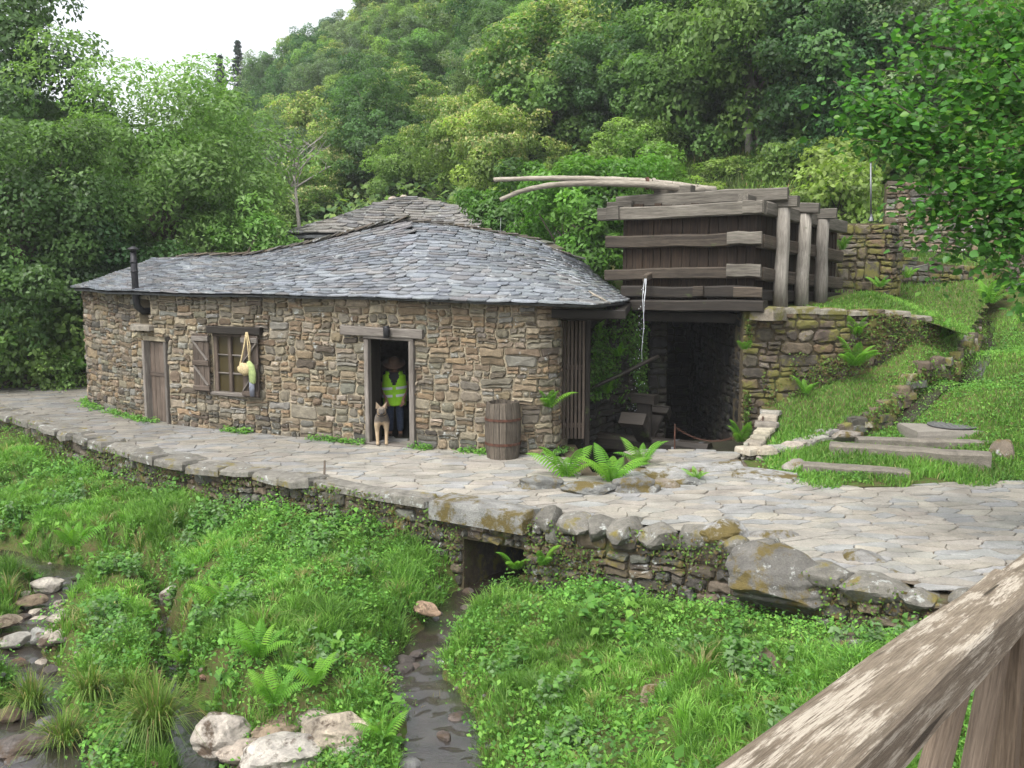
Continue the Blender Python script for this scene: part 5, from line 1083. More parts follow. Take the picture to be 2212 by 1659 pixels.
for s0 in (1, -1): V, Fc = ico(2); mob('ear', [PM @ (Vector((.088 * s0, -.13, 1.475)) + Vector((v.x * .012, v.y * .02, v.z * .03))) for v in V], Fc, M_SKIN, pr, None, None, True)
# dog, standing and facing the viewer
m, n, b = material('short dog fur'); n.links.new(ND(n, 'ShaderNodeAttribute', attribute_name='Col').outputs['Color'], b.inputs['Base Color']); b.inputs['Roughness'].default_value = .9; bump(n, b, noise_n(n, pos_out(n, False), 90), .6, .01); M_FUR = m
DM = T((-2.43, 18.33, .02)) @ Matrix.Rotation(R(7), 4, 'Z'); dg_ = thing('dog', DM.translation, 'grey and tan shepherd-type dog with pricked ears standing on the doorstep', 'dog')
TAN, GREY, BLK, CRM = (.29, .205, .12), (.12, .10, .08), (.028, .025, .022), (.35, .28, .19)
def dogcol(p):
    q = .5 + .5 * nz(p.x * 22, p.y * 22, p.z * 22); mixf = lambda a, b_, t: tuple(x * (1 - t) + y * t for x, y in zip(a, b_))
    if p.z < .34: return mixf(TAN, CRM, q)
    if p.z > .56 and p.y < -.02:
        if p.y < -.19: return mixf(BLK, GREY, .3) if p.z > .615 or p.y < -.235 else mixf(CRM, TAN, .4)
        if p.z > .665: return mixf(GREY, TAN, .35 * q)
        return mixf(TAN, GREY, .45 * q)
    if .34 <= p.z < .44 and p.y < .12: return mixf(CRM, TAN, q)
    if p.z >= .44 and p.y < .1: return mixf(GREY, BLK, .6 * q)
    return mixf(BLK, GREY, q)
dn = [((0, .60, .50), (.10, .12)), ((0, .35, .50), (.11, .12)), ((0, .10, .48), (.125, .155)), ((0, .0, .56), (.11, .11)), ((0, -.06, .64), .085), ((0, -.10, .685), (.105, .088)), ((0, -.18, .645), (.062, .055)), ((0, -.27, .615), (.042, .036)),
      ((.085, .02, .40), .065), ((.088, .04, .26), .042), ((.082, .0, .10), .032), ((.082, -.015, .03), .034), ((.082, -.06, .02), .03), ((-.085, .02, .40), .065), ((-.088, .04, .26), .042), ((-.082, .0, .10), .032), ((-.082, -.015, .03), .034), ((-.082, -.06, .02), .03),
      ((.09, .58, .38), .075), ((.09, .50, .27), .045), ((.09, .66, .17), .028), ((.09, .62, .03), .026), ((.09, .57, .02), .026), ((-.09, .58, .38), .075), ((-.09, .50, .27), .045), ((-.09, .66, .17), .028), ((-.09, .62, .03), .026), ((-.09, .57, .02), .026),
      ((0, .72, .46), .035), ((.02, .80, .30), .04), ((.04, .84, .16), .02)]
de = [(0, 1), (1, 2), (2, 3), (3, 4), (4, 5), (5, 6), (6, 7), (2, 8), (8, 9), (9, 10), (10, 11), (11, 12), (2, 13), (13, 14), (14, 15), (15, 16), (16, 17), (0, 18), (18, 19), (19, 20), (20, 21), (21, 22), (0, 23), (23, 24), (24, 25), (25, 26), (26, 27), (0, 28), (28, 29), (29, 30)]
skin('body', dn, de, M_FUR, dg_, DM, 2, 2, dogcol)
for s0 in (1, -1):
    V = [Vector(p) for p in ((.015 * s0, -.085, .74), (.108 * s0, -.07, .69), (.065 * s0, -.125, .72), (.10 * s0, -.09, .83), (.055 * s0, -.04, .71))]; mob('ear', [DM @ v for v in V], [(0, 2, 3), (2, 1, 3), (1, 4, 3), (4, 0, 3), (0, 4, 1, 2)], M_FUR, dg_, None, (.2, .15, .1, 1))
    V, Fc = ico(2); mob('eye', [DM @ (Vector((.034 * s0, -.168, .70)) + v * .011) for v in V], Fc, M_IRON, dg_)
V, Fc = ico(2); mob('nose', [DM @ (Vector((0, -.285, .642)) + Vector((v.x * .019, v.y * .014, v.z * .014))) for v in V], Fc, M_IRON, dg_)
V, Fc = tube_geo([DM @ Vector((.085 * math.cos(a), -.03 + .08 * math.sin(a), .60 + .035 * math.sin(a))) for a in np.linspace(0, 2 * math.pi, 20)], .012, 6, False); mob('collar', V, Fc, M_SHIRT, dg_)
flush_skins()

# ================================================================ footbridge railing in the foreground
fbz = thing('footbridge', (1.6, 3.0, 1.3), 'wooden footbridge with a peeling varnished handrail in the near corner', 'footbridge')
dirv = Vector((.714, .988, -.155)).normalized(); perp = Vector((.81, -.586, 0)); cam_p = Vector((0, 0, HEYE)); A0 = cam_p + ray(1521, 1659) * 1.38
ctr = A0 + perp * .075 - Vector((0, 0, .055))
def rl(t, dn=0.0, sd_=0.0): return ctr + dirv * t + Vector((0, 0, dn)) + perp * sd_
hr = beam('handrail', rl(-1.6), rl(2.12), .15, .115, M_RAIL, fbz, (0, 0, 1), 14, .01, .0025)
beam('handrail', rl(2.12, -.012, -.004), rl(6.2, -.02, -.004), .15, .105, M_RAIL, fbz, (0, 0, 1), 10, .01, .002)
for t in (-.3, 1.95, 4.2): beam('post', rl(t, -1.35, -.0), rl(t, -.055, -.0), .105, .105, M_RAILDARK, fbz, perp, 2, .008)
for t0, t1 in ((1.86, 1.1), (1.55, .35), (2.04, 2.9), (2.4, 3.6)): beam('brace', rl(t0, -.06, .0 if t0 in (1.86, 2.04) else -.03), rl(t1, -1.05, .0 if t0 in (1.86, 2.04) else -.03), .085, .06, M_RAILDARK, fbz, perp, 3, .006)
beam('bottom_rail', rl(-1.5, -1.1), rl(6, -1.1), .1, .12, M_RAILDARK, fbz, (0, 0, 1), 4, .008)
for k in range(26): t = -1.5 + k * .3; beam('deck_plank', rl(t, -1.24, -.1), rl(t, -1.24, 1.55), .28, .05, M_RAILDARK, fbz, (0, 0, 1), 1, .006)
for sd_ in (.0, 1.4): beam('stringer', rl(-1.6, -1.42, sd_), rl(6.3, -1.42, sd_), .16, .28, M_RAILDARK, fbz, (0, 0, 1), 2, .01)

strip_wall('garden_wall', [(-16.0, 26.4), (-12.8, 26.9), (-10.9, 27.3)], -.1, .4, .35, 'low dark wall beyond the left end of the mill', PAL_DARK, 66, M_MOSSWALL, 20)
# ================================================================ foliage builders (numpy)
def unit(a): return a / (np.linalg.norm(a, axis=1, keepdims=True) + 1e-9)
def leaf_quads(P, N, L, W_, seed=0, droop=0.0):
    g = np.random.default_rng(seed); n = len(P); D = unit(np.cross(N, g.normal(size=(n, 3)))); D[:, 2] -= droop; D = unit(D); N = unit(N - D * (N * D).sum(1, keepdims=True)); S = np.cross(D, N)
    L = np.broadcast_to(np.asarray(L, float), (n,))[:, None]; W_ = np.broadcast_to(np.asarray(W_, float), (n,))[:, None]
    V = np.stack([P - D * L * .5, P + S * W_ * .5 + N * W_ * .14 - D * L * .06, P + D * L * .5 - N * L * .06, P - S * W_ * .5 + N * W_ * .14 - D * L * .06], 1).reshape(-1, 3)
    return V, np.arange(4 * n).reshape(n, 4)
def leaf_hex(P, N, D, L, W_):
    n = len(P); D = unit(D); N = unit(N - D * (N * D).sum(1, keepdims=True)); S = np.cross(D, N); L = np.broadcast_to(np.asarray(L, float), (n,))[:, None]; W_ = np.broadcast_to(np.asarray(W_, float), (n,))[:, None]
    pts = [P, P + D * L * .25 + S * W_ * .42 + N * W_ * .10, P + D * L * .62 + S * W_ * .46 + N * W_ * .10, P + D * L - N * L * .08, P + D * L * .62 - S * W_ * .46 + N * W_ * .10, P + D * L * .25 - S * W_ * .42 + N * W_ * .10]
    V = np.stack(pts, 1).reshape(-1, 3); b = np.arange(n) * 6; Fq = np.concatenate([np.stack([b, b + 1, b + 2, b + 3], 1), np.stack([b, b + 3, b + 4, b + 5], 1)]); return V, Fq
def crown_geo(seed, rx, rz, zc, ncl, nl, leaf, col, col2=None, clr=.3, blossom=None, flat=1.0, bias=.15, fill=.25, jit=.22, gap=0.0, asp=.6):
    g = np.random.default_rng(seed); d = unit(g.normal(size=(ncl, 3)) + np.array([0, 0, bias])); lob = np.array([noise.noise(Vector(q * 1.7 + seed * 3.1)) for q in d])
    r = g.uniform(.62, 1.0, ncl) * (1 + .55 * lob); r[: int(ncl * .2)] *= .55
    C = d * r[:, None] * np.array([rx, rx, rz]) + np.array([0, 0, zc]); cr = rx * clr * g.uniform(.65, 1.35, ncl)
    w_ = cr ** 2; idx = g.choice(ncl, nl, p=w_ / w_.sum()); e = unit(g.normal(size=(nl, 3)) + np.array([0, 0, .35])); rad = cr[idx] * g.uniform(.55, 1.08, nl) ** .7
    P = C[idx] + e * rad[:, None] * np.array([1, 1, .72 * flat]); outd = unit((P - np.array([0, 0, zc])) / np.array([rx, rx, rz]))
    N = unit(e * .55 + outd * .35 + np.array([0, 0, .45]) + g.normal(size=(nl, 3)) * .42)
    sz = leaf * g.uniform(.7, 1.35, nl); V, Fq = leaf_quads(P, N, sz, sz * asp, seed + 1, .25)
    tint = 1 + jit * g.normal(size=ncl)[idx] + .14 * g.normal(size=nl); tint = np.clip(tint, .45, 1.7)
    c0 = np.array(col); c1 = np.array(col2 if col2 is not None else col); mixv = g.random(ncl)[idx][:, None]; Cc = (c0 * (1 - mixv) + c1 * mixv) * tint[:, None]
    if blossom is not None:
        up = (e[:, 2] > .15) & (outd[:, 2] > -.15) & (rad > cr[idx] * .8) & (g.random(nl) < .42); Cc[up] = np.array(blossom) * g.uniform(.7, 1.25, up.sum())[:, None]
    return V, Fq, np.repeat(np.clip(Cc, 0, 1), 4, 0), C
def trunk_geo(h, r0, C, seed, nb=9, lean=.0, zmin=None):
    g = random.Random(seed); V, Fc = [], []
    def add(pts, rad, n=6):
        b = len(V); v, f = tube_geo(pts, rad, n); V.extend(v); Fc.extend([tuple(i + b for i in q) for q in f])
    sway = [Vector((g.uniform(-.12, .12) * k, g.uniform(-.12, .12) * k, h * k / 5)) for k in range(6)]; add(sway, [r0 * (1 - .13 * k) for k in range(6)], 8)
    ids = list(range(len(C))); g.shuffle(ids)
    for i in ids[:nb]:
        e = Vector(C[i]); k = g.uniform(.45, .95); s0 = sway[0].lerp(sway[5], k); m_ = s0.lerp(e, .5) + Vector((g.uniform(-.2, .2), g.uniform(-.2, .2), .25)); add([s0, m_, e], [r0 * .42, r0 * .25, r0 * .07], 5)
    return V, Fc
PROTO = {}
def proto(key, seed, rx, rz, zc, ncl, nl, leaf, col, bark=None, th=None, r0=.14, nb=9, **kw):
    V, Fq, Cc, C = crown_geo(seed, rx, rz, zc, ncl, nl, leaf, col, **kw); me = raw_mesh('crown', V, Fq, Cc); me.materials.append(M_LEAF)
    tv, tf = trunk_geo(th or zc, r0, C, seed, nb); tm = raw_mesh('trunk', tv, tf, None, True); tm.materials.append(bark or M_BARK); PROTO.setdefault(key, []).append((me, tm))
MIDG, MIDG2, YG, YG2, DK, DK2, GG, GG2 = (.142, .24, .068), (.175, .28, .075), (.215, .315, .078), (.22, .34, .08), (.068, .145, .052), (.095, .185, .06), (.145, .215, .118), (.175, .245, .135)
for q in range(3): proto('broad', 500 + q, 3.0, 3.2, 3.3, 140, 22000, .185, MIDG, col2=MIDG2, clr=.215)
for q in range(3): proto('bright', 520 + q, 2.9, 2.9, 3.0, 125, 20000, .185, YG, col2=MIDG2, clr=.225)
for q in range(3): proto('dark', 540 + q, 3.2, 3.6, 3.6, 140, 21000, .18, DK, col2=DK2, clr=.2)
for q in range(2): proto('grey', 560 + q, 2.6, 3.4, 3.5, 150, 19000, .145, GG, col2=GG2, clr=.2)
for q in range(3): proto('chestnut', 580 + q, 3.2, 3.0, 3.1, 140, 22000, .19, MIDG, col2=YG, clr=.2, blossom=(.40, .40, .17))
for q in range(3): proto('bush', 600 + q, 1.0, .8, .7, 40, 2600, .13, MIDG2, col2=YG, clr=.34, r0=.04, th=.6, nb=5)
def conifer_proto(seed):
    g = np.random.default_rng(seed); P, N = [], []
    for z in np.linspace(2.2, 9.6, 17):
        rad = (10.2 - z) * .23 + .15
        for k in range(7):
            a = g.uniform(0, 6.28); L_ = rad * g.uniform(.6, 1.1)
            for t in np.linspace(.15, 1, 12):
                for _ in range(5): P.append((math.cos(a) * L_ * t + g.normal() * .1, math.sin(a) * L_ * t + g.normal() * .1, z - .12 * t * L_ + g.normal() * .1)); N.append((g.normal() * .5, g.normal() * .5, 1))
    P, N = np.array(P), unit(np.array(N)); V, Fq = leaf_quads(P, N, .34, .12, seed); c = np.array((.022, .055, .03)) * g.uniform(.7, 1.4, len(P))[:, None]; me = raw_mesh('crown', V, Fq, np.repeat(c, 4, 0)); me.materials.append(M_LEAF)
    tv, tf = tube_geo([(0, 0, 0), (.05, 0, 5), (0, 0, 9.9)], [.17, .1, .03], 7); tm = raw_mesh('trunk', tv, tf); tm.materials.append(M_BARK); PROTO.setdefault('conifer', []).append((me, tm))
conifer_proto(620); conifer_proto(621)
NAMES = {'broad': ('broadleaf_tree', 'mid-green broadleaf'), 'bright': ('young_tree', 'bright yellow-green tree'), 'dark': ('oak_tree', 'dark dense tree'), 'grey': ('birch_tree', 'wispy grey-green tree'), 'chestnut': ('chestnut_tree', 'domed pale-blossomed chestnut'), 'bush': ('bush', 'low green bush'), 'conifer': ('pine_tree', 'dark pine tree')}
def tree(key, loc, s, rot, label, group=None, sz=1.0, k=None):
    nm = NAMES[key][0]; ps = PROTO[key]; me, tm = ps[k if k is not None else random.randrange(len(ps))]
    r = bpy.data.objects.new(nm, None); link(r, None, T(loc) @ Matrix.Rotation(rot, 4, 'Z') @ Matrix.Diagonal((s, s, s * sz, 1))); tag(r, label, 'bush' if key == 'bush' else 'tree', group)
    for n_, d in (('trunk', tm), ('crown', me)):
        c = bpy.data.objects.new(n_, d); COL.objects.link(c); c.parent = r; WM[c.name] = WM[r.name]
    return r
def hill_hit(px, py, y0=28.0):
    for Y in np.arange(y0, 300, .5):
        p = at(px, py, Y)
        if p.z <= hill_z(p.x, p.y) - .25: return p
    return at(px, py, 150)
# ---- hillside wood: one object for each tree that can be told apart
random.seed(41); cand = []
LAND = [(150, 'at the far left'), (330, 'above the low end of the roof'), (480, 'by the notch in the skyline'), (640, 'right of the skyline notch'), (800, 'left of the roof peak'), (960, 'above the roof peak'), (1120, 'above the pole tips'), (1280, 'above the bound poles'), (1440, 'left of the tank'), (1600, 'above the tank'), (1760, 'above the tank posts'), (1950, 'by the leafy branch'), (2400, 'behind the leafy branch')]
COV = np.zeros((84, 111), bool)
def cover(px, py, rw_, rh, mark=True):
    x0, x1, y0, y1 = int((px - rw_) // 20), int((px + rw_) // 20), int((py - rh) // 20), int((py + rh) // 20); tot = new = 0
    for j in range(max(y0, 0), min(y1, 83) + 1):
        for i in range(max(x0, 0), min(x1, 110) + 1):
            if ((i * 20 + 10 - px) / rw_) ** 2 + ((j * 20 + 10 - py) / rh) ** 2 > 1: continue
            tot += 1
            if not COV[j, i]:
                new += 1
                if mark: COV[j, i] = True
    return tot, new
COV[28:, :] = True; COV[25:, 30:58] = True; COV[20:, 65:90] = True; COV[0:30, 100:] = True; COV[4:30, 94:] = True
def hill_label(kind, px, py, Y):
    zone = 'at the foot of the wooded hill' if Y < 52 else ('low on the wooded hill' if Y < 70 else ('midway up the wooded hill' if Y < 95 else ('high on the wooded hill' if Y < 130 else 'on the far crest')))
    return f"{NAMES[kind][1]} {zone} {next(l for x, l in LAND if px < x)}"
HERO = [('chestnut', 1190, 330, 1.05, 1.0), ('dark', 1330, 330, .8, .9), ('grey', 1060, 330, .8, 1.0), ('chestnut', 990, 420, .62, 1.3), ('bright', 1370, 420, .6, .9), ('bright', 880, 430, .6, .9), ('grey', 700, 300, 1.1, .9), ('dark', 840, 290, .95, .8), ('chestnut', 660, 170, 1.0, .9), ('chestnut', 880, 330, .8, 1.0), ('broad', 1480, 350, 1.0, 1.0), ('bright', 1640, 330, 1.15, 1.25), ('dark', 1480, 250, 1.2, 1.2), ('dark', 1760, 330, 1.0, 1.0), ('grey', 1930, 330, 1.0, 1.0), ('dark', 1840, 340, .9, .9)]
hero = []
for (k, px, py, s, szz) in HERO: p = hill_hit(px, py, 34); hero.append((p.x, p.y, k, s, szz, True))
for gy_ in np.arange(40, 235, 4.1):
    for gx_ in np.arange(-100, 90, 4.1):
        x = gx_ + random.uniform(-1.7, 1.7); y = gy_ + random.uniform(-1.7, 1.7); s_h = float(sdist(HFOOT, x, y)[0]); left = x < -(17 + .33 * max(y - 30, 0)) - 1
        if not left and (s_h < 1.5 or (x > 4 and y < 50 and s_h < 10)): continue
        if s_h > 82: continue
        if any((x - q[0]) ** 2 + (y - q[1]) ** 2 < 12 for q in hero): continue
        far_l = left or x / y < -.2
        kk = random.choices(('broad', 'bright', 'dark', 'grey', 'chestnut'), (34, 14, 24 if x / y < .22 else 40, 14, 26 if -.25 < x / y < .16 else 6))[0]
        cand.append((x, y, kk, random.uniform(.58, .88) * (1 + max(0, y - 60) * .0035), random.uniform(.85, 1.25), False))
allc = sorted(hero + cand, key=lambda q: q[1]); nt_count = 0
for (x, y, kk, s, szz, hr_) in allc:
    z = float(hill_z(x, y)) - .4; cz_ = z + 3.2 * s * szz; dep = y * CP - (cz_ - HEYE) * SP
    px, py = proj(x, y, cz_); rw_ = 2.9 * s * FPX / dep; rh = 3.0 * s * szz * FPX / dep
    if px < -rw_ or px > 2212 + rw_ or py < -rh or py > 700: continue
    tp = py - rh * 1.05
    if 60 < px < 420 and tp < (px - 100) * .734 - 10: continue
    if 420 <= px < 790 and tp < 235 - (px - 420) * .635 - 12: continue
    tot, new = cover(px, py, rw_ * .9, rh * .9, False)
    if tot == 0 or new < max(2, tot * (.07 if hr_ else .13)): continue
    cover(px, py, rw_ * .78, rh * .8); nt_count += 1
    if nt_count > 297: break
    tree(kk, (x, y, z), s, random.uniform(0, 6.28), hill_label(kk, px, py, y), 'trees of the wooded hill', szz)
print('hill trees', nt_count)
# undergrowth filling the wood floor
gU = np.random.default_rng(301); nU = 110000; yu = 36 + 150 * gU.random(nU) ** 1.3; xu = yu * gU.uniform(-.56, .56, nU); su = sdist(HFOOT, xu, yu)[0]; kU = (su > 0) & (su < 70) & ~((xu > 4) & (yu < 46)); xu, yu = xu[kU], yu[kU]; nU = len(xu); zu = hill_z(xu, yu) - .25 + gU.random(nU) ** 2 * 1.5
VU, FU = leaf_quads(np.stack([xu, yu, zu], 1), unit(np.stack([gU.normal(size=nU) * .5, -.5 + gU.normal(size=nU) * .5, np.ones(nU)], 1)), gU.uniform(.25, .55, nU), gU.uniform(.18, .35, nU), 302, .2)
cU = np.array([DK2, MIDG, MIDG2, YG])[gU.choice(4, nU, p=(.35, .35, .2, .1))] * gU.uniform(.7, 1.25, (nU, 1)); tag(mob('undergrowth', VU, FU, M_LEAF, None, None, np.repeat(cU, 4, 0)), 'leafy undergrowth between the trees of the wooded hill', 'undergrowth', None, 'stuff')
# skyline pines and dead trees
for px, py, s, lab in ((478, 232, .92, 'left one of two dark pines on the skyline'), (517, 215, 1.0, 'right one of two dark pines on the skyline'), (800, 60, 1.3, 'dark pine on the skyline above the roof peak')):
    p = hill_hit(px, py, 60); d = min(p.y, 150); p = at(px, py, d); tree('conifer', (p.x, p.y, p.z - 3), s * d / 130, random.uniform(0, 6), lab, 'pines on the skyline')
def bare_tree(base, top, label, seed, r0, mat, nb=14, spread=1.6, low=.35):
    g = random.Random(seed); r = thing('dead_tree', base, label, 'tree'); base, top = Vector(base), Vector(top); h = (top - base).length; tube('trunk', [base, base.lerp(top, .5) + Vector((g.uniform(-.15, .15), 0, 0)), top], [r0, r0 * .7, r0 * .25], mat, r, 7); A = Acc()
    for k in range(nb):
        t = g.uniform(low, .98); s0 = base.lerp(top, t); a = g.uniform(0, 6.28); L_ = spread * (1.15 - t * .6) * g.uniform(.6, 1.1); e = s0 + Vector((math.cos(a) * L_, math.sin(a) * L_ * .6, L_ * g.uniform(.3, 1.0))); mid = s0.lerp(e, .5) + Vector((g.uniform(-.1, .1), 0, g.uniform(-.15, .1))); V, Fc = tube_geo([s0, mid, e], [r0 * .35, r0 * .25, r0 * .08], 5); A.add(V, Fc)
        for _ in range(3): q = mid.lerp(e, g.random()); f = q + Vector((g.uniform(-.5, .5), g.uniform(-.3, .3), g.uniform(.1, .5))) * spread * .5; V, Fc = tube_geo([q, f], [r0 * .16, r0 * .05], 4); A.add(V, Fc)
    A.build('branches', mat, r); return r
bare_tree(at(655, 480, 36) - Vector((0, 0, 3)), at(630, 335, 36), 'bare grey dead tree behind the mill roof', 5, .11, M_PALEBARK, 20, 2.0, .55)
bare_tree(at(1776, 352, 41) - Vector((0, 0, .6)), at(1764, 205, 41), 'pale bare leaning trunk at the foot of the wood', 6, .13, M_PALEBARK, 6, .8, .6)
# ---- big trees left of and behind the mill
def big_tree(name, base, rx, rz, zc, ncl, nl, leaf, col, col2, seed, label, clr=.24, asp=.55, r0=.22, nb=14, bark=None):
    r = thing(name, base, label, 'tree'); V, Fq, Cc, C = crown_geo(seed, rx, rz, zc, ncl, nl, leaf, col, col2=col2, clr=clr, asp=asp, bias=.0); b_ = np.array(base)
    mob('crown', V + b_, Fq, M_LEAFNEAR, r, base, Cc); tv, tf = trunk_geo(zc, r0, C, seed, nb); mob('trunk', [v + Vector(base) for v in tv], tf, bark or M_BARK, r, base, None, True); return r
big_tree('walnut_tree', (-11.2, 31.5, -.2), 4.2, 3.8, 5.3, 190, 64000, .165, (.155, .265, .078), (.19, .305, .088), 701, 'large light green walnut-like tree behind the low end of the mill', .21, .42)
big_tree('walnut_tree', (-8.0, 29.6, -.1), 1.5, 1.6, 2.9, 70, 17000, .14, (.13, .25, .055), (.165, .30, .07), 702, 'smaller light green tree just left of the second house', .28, .42)
big_tree('alder_tree', (-13.3, 27.3, -.3), 3.0, 3.6, 4.1, 150, 48000, .13, (.075, .15, .048), (.105, .19, .055), 703, 'dark green tree with foliage to the ground left of the mill', .22, .6)
big_tree('alder_tree', (-11.6, 28.6, -.3), 1.9, 2.4, 2.9, 70, 19000, .13, (.05, .12, .038), (.075, .155, .045), 704, 'dark shaded tree close behind the left corner of the mill', .28, .6)
big_tree('oak_tree', (-19.4, 38.0, .5), 4.4, 6.0, 9.2, 170, 36000, .21, (.065, .135, .045), (.10, .175, .055), 705, 'tall dark tree filling the upper left corner', .2, .55)
big_tree('oak_tree', (-19.6, 45.0, .5), 4.0, 4.4, 6.0, 140, 30000, .2, (.075, .155, .055), (.105, .195, .062), 706, 'tall green tree against the sky behind the walnut', .2, .55)
big_tree('young_tree', (1.95, 26.4, .9), 1.9, 1.7, 3.5, 55, 15000, .15, (.085, .20, .03), (.13, .26, .045), 707, 'bright green young tree with visible trunk behind the mill roof', .27, .5, .09, 16)
big_tree('young_tree', (.15, 29.6, .6), 1.5, 1.4, 3.9, 50, 11000, .15, (.06, .15, .03), (.09, .19, .04), 708, 'green tree between the second house and the pole tips', .28, .5, .09)
big_tree('young_tree', (3.7, 31.0, 1.6), 2.0, 1.5, 3.7, 50, 13000, .15, (.11, .23, .04), (.14, .27, .05), 709, 'yellow-green tree rising left of the tank', .28, .5, .09)
hb = hill_hit(1620, 345, 38); big_tree('ash_tree', (hb.x, hb.y, hb.z - .3), 3.4, 4.6, 6.4, 120, 22000, .14, (.15, .27, .06), (.19, .32, .08), 712, 'tall airy bright green tree with pale forked limbs above the tank', .2, .5, .16, 40, M_PALEBARK)
# ---- scrub on the open slope behind the tank
random.seed(19)
for i, (px, py, Y, s) in enumerate([(1420, 440, 33, .9), (1330, 400, 36, 1.1), (1500, 400, 36, .8), (1560, 395, 38, .9), (1610, 385, 38, .7), (1690, 390, 36, 1.0), (1740, 375, 38, 1.1), (1790, 385, 36, 1.2), (1700, 425, 31, .7), (1760, 420, 31, 1.0), (1820, 430, 30, 1.2), (1850, 390, 33, 1.3), (1650, 360, 42, .8), (1540, 365, 42, .9), (1480, 430, 32, .7), (1270, 430, 34, .9), (1210, 400, 36, 1.2), (1120, 440, 36, 1.0), (1040, 420, 38, 1.1), (960, 430, 40, 1.0), (760, 440, 40, 1.2), (700, 470, 36, 1.0), (1890, 350, 38, 1.3), (1960, 400, 32, 1.2), (2060, 440, 32, 1.2)]):
    p = at(px, py, Y); g_ = max(float(hill_z(p.x, Y)) - .25, float(TERR(p.x, Y)) if Y < 33 and p.x > 4.6 else -9); tree('bush', (p.x, Y, min(p.z, g_ + .3) - .3), s * 1.15, random.uniform(0, 6), f"leafy bush on the slope behind the buildings {next(l for x, l in LAND if px < x)}", 'bushes on the slope behind the buildings', random.uniform(.7, 1.1))
for i, (x, y, s_) in enumerate([(-13.6, 26.2, 1.2), (-12.6, 27.2, 1.3), (-11.6, 27.6, 1.1), (-14.6, 26.8, 1.4), (-13.2, 28.0, 1.6), (-11.0, 28.2, 1.2), (-15.4, 25.6, 1.2), (-12.1, 26.4, .7)]): tree('bush', (x, y, -.15), s_, i * 1.3, 'dark leafy bush at the foot of the trees left of the mill', 'bushes left of the mill', 1.1)
# ---- leafy branches hanging in from the right
g = np.random.default_rng(88); hz_ = thing('hazel_tree', (7.6, 11.6, .0), 'broad-leaved tree whose leafy branches hang in from the upper right', 'tree')
tube('trunk', [(7.6, 11.6, -.1), (7.5, 11.5, 1.8), (7.2, 11.3, 3.6), (6.8, 11.2, 5.4), (6.6, 11, 7)], [.2, .17, .14, .09, .04], M_BARK, hz_, 9)
ends = []
for (px, py, Y) in [(1800, 175, 11.2), (1830, 230, 11.2), (1860, 300, 11), (1850, 250, 11.4), (1900, 150, 11.5), (1960, 90, 11.5), (2010, 40, 11.6), (1930, 220, 10.8), (1950, 320, 10.8), (1990, 420, 10.6), (1960, 470, 11), (2040, 480, 10.5), (2010, 560, 10.8), (2080, 250, 11), (2100, 130, 11.2), (2150, 60, 11.3), (2060, 360, 10.6), (2130, 420, 10.4), (2150, 520, 10.4), (2110, 580, 10.6), (2180, 600, 10.2), (2200, 300, 10.6), (2190, 200, 11), (2210, 460, 10.2), (2215, 640, 10.1), (2130, 330, 10.5), (2010, 280, 11), (2230, 100, 11), (1905, 265, 11), (2090, 40, 11.8), (2170, 130, 10.4), (2235, 380, 10.3), (2060, 170, 11.2), (2180, 10, 11)]: ends.append(at(px, py, Y))
brA = Acc(); P, N, D = [], [], []
for i, e in enumerate(ends):
    s0 = Vector((7.35, 11.4, 2.4 + 2.6 * (i % 7) / 6)); pts = [s0, s0.lerp(e, .4) + Vector((0, 0, .35)), s0.lerp(e, .75) + Vector((g.normal() * .08, g.normal() * .08, .25)), e]; V, Fc = tube_geo(pts, [.045, .03, .016, .006], 5); brA.add(V, Fc)
    nl = 210
    for _ in range(nl):
        t = g.uniform(.0, 1); q = (pts[2].lerp(e, t)); o = Vector((g.normal(), g.normal(), g.normal() * .8)) * .19; P.append(q + o); N.append((g.normal() * .55, -.25 + g.normal() * .5, .8)); D.append(Vector((g.normal(), g.normal(), -.25 + g.normal() * .4)) + o.normalized() * .5)
brA.build('branches', M_BARK, hz_)
P, N, D = np.array(P), unit(np.array(N)), np.array(D); L_ = g.uniform(.055, .115, len(P)); V, Fq = leaf_hex(P, N, D, L_, L_ * .82); cc = np.array((.06, .16, .03)) * g.uniform(.7, 1.6, len(P))[:, None]; yl = g.random(len(P)) < .15; cc[yl] = np.array((.14, .28, .045))
o = mob('foliage', V, Fq, M_LEAFNEAR, hz_, None, np.repeat(cc, 6, 0)); o['kind'] = 'stuff'

# ================================================================ ground cover
def blades(P, h, w_, lean, col, seed, az=None):
    g = np.random.default_rng(seed); n = len(P); a = g.uniform(0, 2 * np.pi, n); side = np.stack([np.cos(a), np.sin(a), np.zeros(n)], 1); b = g.uniform(0, 2 * np.pi, n) if az is None else az + g.normal(size=n) * .5; ld = np.stack([np.cos(b), np.sin(b), np.zeros(n)], 1) * (lean * h)[:, None]
    up = np.zeros((n, 3)); up[:, 2] = h; s = side * w_[:, None]
    V = np.stack([P - s * .5, P + s * .5, P + ld * .3 + up * .6 + s * .4, P + ld * .3 + up * .6 - s * .4, P + ld + up * (1 - .28 * lean)[:, None]], 1).reshape(-1, 3); i = np.arange(n) * 5
    F1 = np.stack([i, i + 1, i + 2, i + 3], 1); F2 = np.stack([i + 3, i + 2, i + 4, i + 4], 1)
    return V, F1, np.stack([i + 3, i + 2, i + 4], 1), np.repeat(col, 5, 0)
